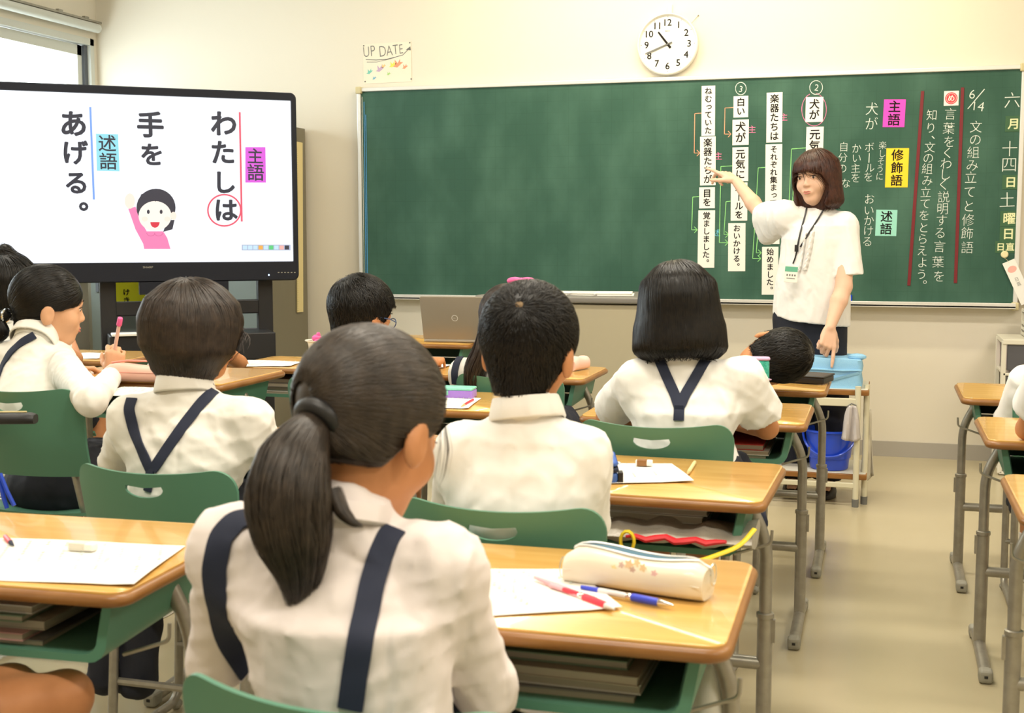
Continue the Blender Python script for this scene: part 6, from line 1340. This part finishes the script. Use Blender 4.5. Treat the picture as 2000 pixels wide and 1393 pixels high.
b_ = MB(); h = k3['tree'].ray_cast(O, ray(1327, 798).normalized()); p = h[0]-k3['T'] if h[0] else Vector(); b_.box(p+Vector((0, -0.007, 0)), (0.024, 0.003, 0.020)); bevel_obj(b_.build('brace_buckle', 'navy', k3['root'], smooth=False), 0.002)
# left-hand bob-haired child with crossed braces
J = seated(-1.400, 2.460, 0.375, 0.04)
J['chest'] = PY(368, 900, 2.46); J['neck'] = PY(362, 765, 2.47); J['shL'] = PY(258, 815, 2.45); J['shR'] = PY(488, 822, 2.48); J['head'] = PY(380, 648, 2.50); J['hip'] = PY(352, 1000, 2.45)
J['elL'] = PY(228, 905, 2.56); J['wrL'] = PZ(270, 855, 0.665); J['elR'] = PY(530, 910, 2.58); J['wrR'] = PZ(480, 860, 0.665)
k4 = person('left-hand child with a dark brown bob, white shirt and crossed navy braces', J, yaw=-40, pitch=4, roll=5, s=0.98, seed=12, drape=0.20, hang=[(PY(205, 1110, 2.42), PY(205, 1325, 2.42), 0.035), (PY(290, 1110, 2.42), PY(275, 1330, 2.42), 0.035)], shirt='shirt_cream', wr=0.0028, fat=1.06, vox=0.0055, legs='skirt',
    hair_m='hair_brown', hair_kw=dict(style='bob', zb=-0.102, rx=0.106, ry=0.110, rbot=0.80, rmid=1.02, n=6500, wst=0.0011, fw=0.066, whorl=(0.0, -0.03, 0.125)), collar_h=0.036)
for pts in ([(258, 780), (252, 800), (262, 840), (278, 880), (295, 918)], [(418, 765), (395, 785), (360, 830), (325, 880), (300, 918)], [(296, 914), (290, 960)]): strap(k4['root'], k4['T'], k4['tree'], pts, 0.024)
# girl in profile holding up a pencil
J = seated(-2.190, 2.940, 0.42, 0.10)
J['chest'] = PY(62, 760, 2.96); J['neck'] = PY(66, 668, 3.02); J['shL'] = PY(-15, 700, 3.02); J['shR'] = PY(112, 705, 3.06); J['head'] = PY(98, 600, 3.08)
J['elR'] = PZ(178, 783, 0.745); J['wrR'] = PY(221, 733, 3.32); J['elL'] = PY(30, 770, 3.25); J['wrL'] = PY(120, 735, 3.36)
k5 = person('girl in profile with a short side ponytail holding up a pink pencil', J, yaw=-50, pitch=8, roll=0, s=0.97, seed=21, shirt='shirt_cream', wr=0.0022, skin='skin_mid', vox=0.005, byaw=-25,
    hf={'R': dict(f=Vector((0.05, 0.15, 1)), pn=Vector((-0.5, 0.8, 0)), curl=(62, 66, 70, 74), thumb=45)},
    hair_kw=dict(style='tail', th=0.012, tie=(0.0, -0.112, -0.030), n=3000, wst=0.0010, nape=-0.070, front=0.010), collar_h=0.040)
tl = k5['F'] @ Vector((0, -0.112, -0.030))*0.97+J['head']
tail(k5['hair'], 'hair_black', [tl, tl+Vector((-0.035, -0.01, -0.02)), PY(8, 650, 3.0), PY(-8, 672, 2.99)], [0.014, 0.020, 0.018, 0.006], 420, 5, k5['T'])
tb = MB(); c_ = tl-k5['T']+Vector((-0.01, 0, -0.008)); tb.tube([c_+Vector((0.004*math.sin(2*PI*j/20), 0.016*math.cos(2*PI*j/20), 0.016*math.sin(2*PI*j/20))) for j in range(21)], 0.005, 8); tb.build('hair_tie', 'chrome', k5['root'])
strap(k5['root'], k5['T'], k5['tree'], [(68, 655), (45, 668), (22, 688), (5, 715), (-6, 745)], 0.022)
d_ = (PY(235, 622, 3.30)-PY(219, 705, 3.35))
pen('pencil', PY(219, 712, 3.352), PY(235, 621, 3.305), 0.0055, [(0, .05, 0.3, 1, 'wood_pale', 'tip'), (.05, .84, 1, 1, 'palepink', 'shaft'), (.84, 1, 1.5, 1.4, 'hotpink', 'eraser_cap')], 'pink pencil with a bright pink cap held upright by the girl in profile', 'pencil')
# boy with glasses further forward
J = seated(-1.72, 3.93, 0.42, 0.10); J['head'] = PY(708, 618, 4.03); J['neck'] = PY(708, 700, 3.99)
J['shL'] = J['neck']+Vector((-0.13, 0, -0.04)); J['shR'] = J['neck']+Vector((0.13, 0, -0.04)); J['chest'] = lerp(J['neck'], J['hip'], 0.45)
for k in 'LR': J['el'+k] = Vector((J['sh'+k].x, 4.22, 0.62)); J['wr'+k] = Vector((J['sh'+k].x*0.6+J['neck'].x*0.4, 4.50, 0.672)); J['el'+k].z = 0.66; J['el'+k].y = 4.30
k10 = person('boy with black hair and glasses beyond the ponytailed girl\'s head', J, yaw=-28, pitch=16, roll=0, s=1.12, seed=31, sleeve='short', legs='shorts', vox=0.007, hair_kw=dict(style='short', th=0.017, n=4200, wst=0.0011, nape=-0.070, len=0.045, lift=0.0, whorl=(-0.02, -0.07, 0.09)))
F, hd = k10['F'], J['head']; g = MB()
for sx in (-1, 1):
    cen = Vector((sx*0.034, 0.100, 0.0)); g.tube([hd+F @ ((cen+Vector((0.024*math.cos(2*PI*j/20), -abs(sx*0.034+0.024*math.cos(2*PI*j/20))*0.18, 0.017*math.sin(2*PI*j/20))))*1.12)-k10['T'] for j in range(21)], 0.0018, 6)
    g.tube([hd+F @ (Vector((sx*0.058, 0.09, 0.004))*1.12)-k10['T'], hd+F @ (Vector((sx*0.088, 0.04, 0.004))*1.12)-k10['T'], hd+F @ (Vector((sx*0.088, -0.01, 0.0))*1.12)-k10['T']], 0.002, 6)
M['glass_frame'] = mat('glass_frame', (0.05, 0.09, 0.22), 0.3); g.build('glasses', 'glass_frame', k10['root'])
# girl with the pink bow behind the crop-haired boy
J = seated(-1.17, 4.12, 0.41, 0.05); J['head'] = PY(992, 632, 4.17); J['neck'] = PY(975, 705, 4.14); J['shL'] = PY(905, 728, 4.12); J['shR'] = PY(1045, 728, 4.16); J['chest'] = lerp(J['neck'], J['hip'], 0.45); J['shR'] = PY(1026, 742, 4.16); J['elR'] = J['shR']+Vector((-0.04, 0.14, -0.12)); J['wrR'] = J['elR']+Vector((-0.12, 0.12, 0.02))
k11 = person('girl with a pink hair bow mostly hidden behind the crop-haired boy', J, yaw=-6, pitch=12, roll=4, s=1.08, seed=41, vox=0.007, hair_m='hair_brown', hair_kw=dict(style='tail', th=0.013, tie=(-0.04, -0.10, -0.02), n=1500, wst=0.0013))
tl = k11['F'] @ Vector((-0.04, -0.10, -0.02))*1.08+J['head']
tail(k11['hair'], 'hair_brown', [tl, PY(945, 680, 4.02), PY(928, 720, 4.02), PY(925, 765, 4.02), PY(930, 800, 4.03)], [0.014, 0.036, 0.042, 0.034, 0.012], 500, 6, k11['T'], w=0.0014)
strap(k11['root'], k11['T'], k11['tree'], [(905, 690), (893, 708), (888, 728), (890, 750)], 0.026)
bw = MB(); c_ = PY(1018, 549, 4.12)-k11['T']; bw.ell(c_+Vector((-0.022, 0, 0)), (0.030, 0.014, 0.014), 12).ell(c_+Vector((0.022, 0, 0)), (0.030, 0.014, 0.014), 12).ell(c_, (0.012, 0.014, 0.012), 10); bw.build('hair_bow', 'hotpink', k11['root'])
# boy resting his head sideways on the desk
J = seated(-0.47, 4.12, 0.39, 0.04); J['head'] = PY(1512, 697, 4.22); J['neck'] = PY(1440, 735, 4.13); J['shL'] = PY(1400, 750, 4.08); J['shR'] = PY(1462, 752, 4.05)
J['chest'] = Vector((-0.45, 4.11, 0.60)); J['elL'] = Vector((-0.62, 4.33, 0.67)); J['wrL'] = Vector((-0.45, 4.46, 0.668)); J['elR'] = PZ(1440, 752, 0.67); J['wrR'] = Vector((-0.42, 4.52, 0.668)); J['elR'] = Vector((-0.46, 4.33, 0.668))
J['anR'] = Vector((-0.50, 4.08, 0.07)); J['anL'] = Vector((-0.60, 4.10, 0.07))
k13 = person('boy laying his head sideways on the desk beside the trolley', J, yaw=12, pitch=0, roll=78, s=1.0, seed=51, sleeve='short', legs='shorts', vox=0.007, collar_h=0, hair_kw=dict(style='short', th=0.014, n=3500, wst=0.0011, nape=-0.07, len=0.05, lift=0.0, whorl=(0.0, -0.05, 0.10)))
# two pupils cut off by the right edge
J = seated(0.595, 4.17, 0.40, 0.05); J['shL'] = PY(2004, 745, 4.18); J['elL'] = Vector((J['shL'].x-0.045, 4.24, J['shL'].z-0.13)); J['wrL'] = Vector((J['shL'].x+0.05, 4.42, 0.672)); J['neck'] = Vector((J['shL'].x+0.125, 4.20, J['shL'].z+0.05)); J['shR'] = J['shL']+Vector((0.25, 0, 0)); J['elR'] = J['shR']+Vector((0.03, 0.10, -0.16)); J['wrR'] = J['elR']+Vector((-0.05, 0.15, 0.02)); J['head'] = J['neck']+Vector((0, 0.03, 0.14)); J['chest'] = lerp(J['neck'], J['hip'], 0.45)
k14 = person('pupil at the right edge of whom a long white sleeve shows at the furthest desk', J, s=0.95, seed=61, vox=0.008, hair_kw=dict(style='bob', n=500, wst=0.002))
J = seated(0.585, 3.21, 0.375, 0.06); J['elL'] = PZ(1996, 838, 0.668)+Vector((0.012, 0, 0)); J['shL'] = J['elL']+Vector((0.03, -0.14, 0.15)); J['wrL'] = J['elL']+Vector((0.12, 0.14, 0.0)); J['neck'] = J['shL']+Vector((0.125, 0, 0.05)); J['shR'] = J['shL']+Vector((0.25, 0, 0)); J['elR'] = J['shR']+Vector((0.02, 0.12, -0.15)); J['wrR'] = J['elR']+Vector((-0.06, 0.14, 0.01)); J['head'] = J['neck']+Vector((0, 0.04, 0.14)); J['chest'] = lerp(J['neck'], J['hip'], 0.45)
k15 = person('pupil at the right edge of whom a bare elbow shows on the middle desk', J, s=0.95, seed=71, vox=0.008, sleeve=0.6, hair_kw=dict(style='short', n=500, wst=0.002))
# pupils at the far left
J = seated(-3.12, 4.02, 0.41, 0.06); J['head'] = PY(22, 556, 4.05); J['neck'] = J['head']+Vector((-0.01, -0.03, -0.14)); J['shL'] = J['neck']+Vector((-0.13, 0, -0.045)); J['shR'] = J['neck']+Vector((0.13, 0, -0.045)); J['chest'] = lerp(J['neck'], J['hip'], 0.45)
J['elR'] = PZ(147, 700, 0.675); J['wrR'] = PY(132, 650, 4.42); J['elL'] = J['shL']+Vector((0, 0.16, -0.14)); J['wrL'] = J['elL']+Vector((0.05, 0.18, 0.02))
k6 = person('pupil with a dark bun at the left edge, bare forearm propped on a desk', J, yaw=-10, pitch=2, s=1.0, seed=81, vox=0.007, sleeve='short', hair_kw=dict(style='bob', zb=-0.13, n=1500, wst=0.0014, extra=[((0.0, -0.02, 0.11), (0.0, -0.03, 0.125), 0.035, 0.03)]))
# pupil hidden behind the left-hand bob-haired child: only an elbow on the desk shows
J = seated(-2.56, 4.08, 0.40, 0.05); J['elR'] = PZ(468, 708, 0.672)+Vector((0.0, 0, 0)); J['shR'] = J['elR']+Vector((-0.02, -0.17, 0.09)); J['neck'] = J['shR']+Vector((-0.10, 0, 0.04)); J['shL'] = J['shR']-Vector((0.19, 0, 0)); J['head'] = J['neck']+Vector((0.0, 0.07, 0.075)); J['chest'] = lerp(J['neck'], J['hip'], 0.45); J['wrR'] = J['elR']+Vector((-0.14, 0.12, 0.0)); J['elL'] = J['shL']+Vector((0, 0.15, -0.12)); J['wrL'] = J['elL']+Vector((0.06, 0.15, 0.02))
k12 = person('pupil hidden behind the left-hand bob-haired child, a bent elbow showing on the front desk', J, s=0.92, seed=91, vox=0.007, sleeve=0.3, hair_kw=dict(style='short', n=900, wst=0.002))
# pupil whose bare knees show under the lower left desk
J = seated(-1.46, 1.16, 0.41, 0.02); J['knL'] = PY(20, 1350, 1.60); J['knR'] = PY(128, 1362, 1.62); J['anL'] = Vector((-1.50, 1.60, 0.07)); J['anR'] = Vector((-1.32, 1.60, 0.07))
k16 = person('pupil outside the frame whose bare knees show under the lower left desk', J, s=0.95, seed=101, vox=0.008, legs='shorts', hair_kw=dict(style='short', n=500, wst=0.002))
chair(-1.46, 1.00, 0.68, 'green chair outside the frame at the lower left desk')

# ------------------------------------------------------------------ the teacher
YT = 5.72; TT = Vector((-0.285, YT, 0)); rt = empty('person', TT, 0, 'woman with a reddish brown bob, white blouse and lanyard, pointing at the chalkboard', 'person')
hd = PY(1594, 347, YT-0.01); F = hframe(180-16.4-24, 4, 0) ; F = hframe(180+16.4-42, 5, 3)
J = dict(hip=Vector((-0.300, YT, 0.80)), chest=PY(1592, 480, YT), neck=PY(1602, 413, YT+0.02), shR=PY(1534, 417, YT+0.0), elR=PY(1489, 420, YT+0.20), wrR=PY(1437, 353, YT+0.31), shL=PY(1650, 440, YT-0.01), elL=PY(1648, 560, YT-0.10), wrL=PY(1621, 640, YT-0.20),
    knL=Vector((-0.205, YT-0.01, 0.44)), knR=Vector((-0.36, YT-0.01, 0.44)), anL=Vector((-0.21, YT+0.02, 0.08)), anR=Vector((-0.355, YT+0.02, 0.08)))
allp = [V3(v) for v in J.values()]+[V3(hd)]; lo = np.min(allp, 0)-0.2; hi = np.max(allp, 0)+0.2; lo[2] = 0; vx = 0.0042
S = Vol(lo, hi, vx); sT = 1.03
S.ell(J['hip'], (0.12, 0.075, 0.09), None, 0.03); S.cap(J['hip'], J['chest'], 0.085, 0.075, 0.03); S.cap(J['chest'], J['neck']-Vector((0, 0, 0.07)), 0.07, 0.05, 0.03); S.cap(J['shL']-Vector((0, 0, .025)), J['shR']-Vector((0, 0, .025)), 0.032, 0.032, 0.01)
sk = hd+F @ Vector((0, -0.020, -0.055))*sT; S.cap(J['neck']-Vector((0, 0, 0.04)), sk, 0.052, 0.047, 0.02); add_head(S, hd, F, sT)
for k in 'LR':
    S.cap(J['sh'+k], J['el'+k], 0.043, 0.036, 0.02); S.cap(J['el'+k], lerp(J['el'+k], J['wr'+k], 0.35), 0.035, 0.036, 0.012); S.cap(lerp(J['el'+k], J['wr'+k], 0.35), J['wr'+k], 0.036, 0.022, 0.012)
    S.cap(lerp(J['hip'], J['kn'+k], 0.12), J['kn'+k], 0.066, 0.052, 0.02); S.cap(J['kn'+k], J['an'+k], 0.052, 0.032, 0.02); S.cap(J['an'+k]-Vector((0, -0.02, 0.02)), J['an'+k]+Vector((0, -0.13, -0.05)), 0.03, 0.025, 0.015)
fdir = PY(1398, 330, YT+0.38)-J['wrR']; add_hand(S, J['wrR'], fdir, Vector((0.25, -0.1, -1)), sT, curl=(4, 38, 58, 66), thumb=20, thumb_side=1, spread=3)
fdir = PY(1613, 697, YT-0.23)-J['wrL']; add_hand(S, J['wrL'], fdir, Vector((-0.35, 1.0, 0)), sT, curl=(3, 52, 66, 74), thumb=30, thumb_side=1, spread=2)
P, Q = S.quads(); P = relax(P, Q, 1); npmesh('body', P, Q, 'skin', rt, TT)
face_parts(rt, TT, hd, F, sT, mouth_open=0.0, brows='hair_teacher')
ho, HS, W_ = hair(rt, TT, hd, F, sT, 'bob', 'hair_teacher', seed=3, n=3600, wst=0.0012, zb=-0.130, rx=0.098, ry=0.106, rbot=1.04, rmid=0.99, rtop=0.88, bang=0.034, fw=0.072, whorl=(0.01, 0.0, 0.125), vox=0.004)
# blouse
C = Vol(lo, hi, 0.005); hc = J['hip']; ct = PY(1585, 600, YT)
e2 = lerp(J['shR'], J['elR'], 0.80); C.cap(J['shR'], J['elR']+(J['elR']-J['shR'])*0.1-Vector((0, 0, 0.022)), 0.062, 0.082, 0.03); C.cap(J['shR']-Vector((0, 0, .04)), e2-Vector((0.0, 0, 0.095)), 0.05, 0.045, 0.04); C.cutcap(e2-Vector((0, 0, 0.02)), (J['elR']-J['shR']), 0.17)
e2 = PY(1657, 537, YT-0.07); C.cap(J['shL'], e2+Vector((0.006, 0, -0.06)), 0.058, 0.066, 0.03); C.cutcap(e2, Vector((0.05, -0.0, -1)), 0.12)
B0 = C.D.copy(); C.D[:] = 0.04
C.loft([(0.74, ct.x, YT, 0.172, 0.130), (0.90, ct.x, YT, 0.166, 0.122), (1.02, PY(1590, 540, YT).x, YT, 0.158, 0.115), (1.14, J['chest'].x+.005, YT, 0.150, 0.105), (1.20, J['neck'].x, YT, 0.135, 0.092), (J['neck'].z-0.035, J['neck'].x, YT+0.01, 0.080, 0.062)], R(-4), 0.02)
for k in 'LR':
    C.cap(lerp(J['sh'+k], J['neck'], 0.8)-Vector((0, 0, 0.022)), J['sh'+k], 0.046, 0.050, 0.04)
C.cap(J['neck']-Vector((0, 0, 0.05)), J['neck']+Vector((0, -0.005, -0.012)), 0.078, 0.064, 0.02)
C.smin((slice(None),)*3, B0, 0.02)
# curved shirt-tail hem
sl, X, Y, Z = C.reg(lo, (hi[0], hi[1], 0.98)); hem = 0.775+0.035*np.clip(-(X-ct.x)/0.17, 0, 1)**2-0.02*np.clip((X-ct.x)/0.17, 0, 1)+0*Y; C.smax(sl, (hem-Z).astype(np.float32)+np.zeros(C.D[sl].shape, np.float32), 0.002)
C.wrinkle(0.0020, 44, 36, (1, 1, 0.25)); P, Q = C.quads(); P = relax(P, Q, 1); npmesh('blouse', P, Q, 'blouse', rt, TT); treeT = bvh_of(P, Q)
upn = (sk-J['neck']).normalized(); cl = MB(); c_ = J['neck']+upn*0.004-TT; n_ = 30; sd_ = Vector((1, 0, 0)); fw_ = upn.cross(sd_)
cl.loft([[c_+sd_*rr*math.cos(2*PI*j/n_)+fw_*rr*1.02*math.sin(2*PI*j/n_)+upn*z for j in range(n_)] for rr, z in ((0.060, -0.02), (0.058, 0.004), (0.057, 0.012), (0.0545, 0.012), (0.0555, -0.02))], caps=False); cl.build('stand_collar', 'blouse', rt)
# trousers
B = Vol((lo[0], lo[1], 0.0), hi, 0.0065); B.ell(hc+Vector((0, 0, 0.0)), (0.152, 0.102, 0.13), None, 0.03); B.cap(hc+Vector((-0.05, 0, -0.10)), hc+Vector((0.05, 0, -0.10)), 0.088, 0.088, 0.04)
for k in 'LR':
    hp_ = hc+Vector((0.07 if k == 'L' else -0.07, 0, -0.02)); B.cap(hp_, J['kn'+k], 0.088, 0.080, 0.04); B.cap(J['kn'+k], J['an'+k]+Vector((0, 0, -0.02)), 0.080, 0.068, 0.02); B.cutcap(J['an'+k]+Vector((0, 0, -0.015)), Vector((0, 0, -1)), 0.12)
B.wrinkle(0.003, 8, 22, (1, 1, 0.2)); P, Q = B.quads(); P = relax(P, Q, 1); npmesh('trousers', P, Q, 'navy_skirt', rt, TT)
for k in 'LR':
    an = J['an'+k]-TT; sh_ = MB(); sh_.loft([[(an.x+w_*math.cos(t), an.y+yc+l_*math.sin(t), z) for t in [2*PI*j/18 for j in range(18)]] for z, w_, l_, yc in ((0.002, 0.044, 0.122, -0.05), (0.020, 0.046, 0.124, -0.05), (0.040, 0.042, 0.110, -0.045), (0.058, 0.038, 0.065, -0.005))]); sh_.build('shoe', 'black', rt)
# ruffle down the front of the blouse
for (pts, w_) in (([(1592, 452), (1588, 480), (1583, 505), (1577, 528)], 0.020), ([(1577, 455), (1572, 490), (1567, 520), (1563, 534)], 0.014)):
    rf = MB(); rg = []; m_ = 26
    for i in range(m_+1):
        t = i/m_*(len(pts)-1); a = min(int(t), len(pts)-2); f_ = t-a; px, py = pts[a][0]*(1-f_)+pts[a+1][0]*f_, pts[a][1]*(1-f_)+pts[a+1][1]*f_; h = treeT.ray_cast(O, ray(px, py).normalized())
        if h[0] is None: continue
        p = h[0]-TT; wv = 0.006*math.sin(i*1.5); rg.append([p+Vector((0, -0.002, 0)), p+Vector((-w_*0.5, -0.010-wv, 0.002)), p+Vector((-w_, -0.012+wv, -0.002))])
    if len(rg) > 2: rf.loft(rg, closed=False, caps=False); o = rf.build('ruffle', 'blouse', rt); md = o.modifiers.new('thick', 'SOLIDIFY'); md.thickness = 0.0015
# lanyard with its badge: hangs from the neck of the blouse
ly = MB(); lt_ = []
def lan(pts, w_=0.0085):
    hs = []
    for i in range(len(pts)-1):
        for k in range(6):
            t = k/6; px = pts[i][0]*(1-t)+pts[i+1][0]*t; py = pts[i][1]*(1-t)+pts[i+1][1]*t; h = treeT.ray_cast(O, ray(px, py).normalized())
            if h[0] is not None: hs.append(h[0]+Vector((0, -0.006, 0))-TT)
    if len(hs) > 3:
        for _ in range(4): hs = [hs[0]]+[(hs[i-1]+2*hs[i]+hs[i+1])/4 for i in range(1, len(hs)-1)]+[hs[-1]]
        ly.tube(hs, w_/2, 6, flat=0.35, up=(0, 1, 0))
lan([(1577, 399), (1573, 420), (1563, 455), (1556, 490)]); lan([(1614, 399), (1600, 425), (1580, 455), (1560, 488)]); lan([(1558, 484), (1553, 505), (1548, 517)], 0.007)
lobj = ly.build('lanyard', 'black', rt)
h = treeT.ray_cast(O, ray(1556, 485).normalized()); p = (h[0] if h[0] else PY(1556, 485, YT-.12))+Vector((0, -0.012, 0))-TT; MB().box(p, (0.016, 0.008, 0.030)).build('clasp', 'black', lobj, smooth=False)
bd = empty('name_badge', PY(1545, 535, YT-0.155), 0, 'white name badge with a green header hanging from the black lanyard', 'badge'); bd.rotation_euler = (R(-4), R(4), R(4))
bevel_obj(MB().box((0, 0, 0), (0.056, 0.003, 0.074)).build('badge_card', 'paper', bd, smooth=False), 0.001); M['badge_green'] = mat('badge_green', (0.12, 0.42, 0.28), 0.5); MB().box((0, -0.0017, 0.020), (0.054, 0.0008, 0.022)).build('header', 'badge_green', bd, smooth=False)
mb = MB()
for k in range(4): mb.box((-0.016+k*0.011, -0.0018, -0.006), (0.006, 0.0004, 0.008))
mb.box((0, -0.0018, -0.020), (0.036, 0.0004, 0.003)); mb.build('lettering', 'grey_ink', bd, smooth=False, clean=False)
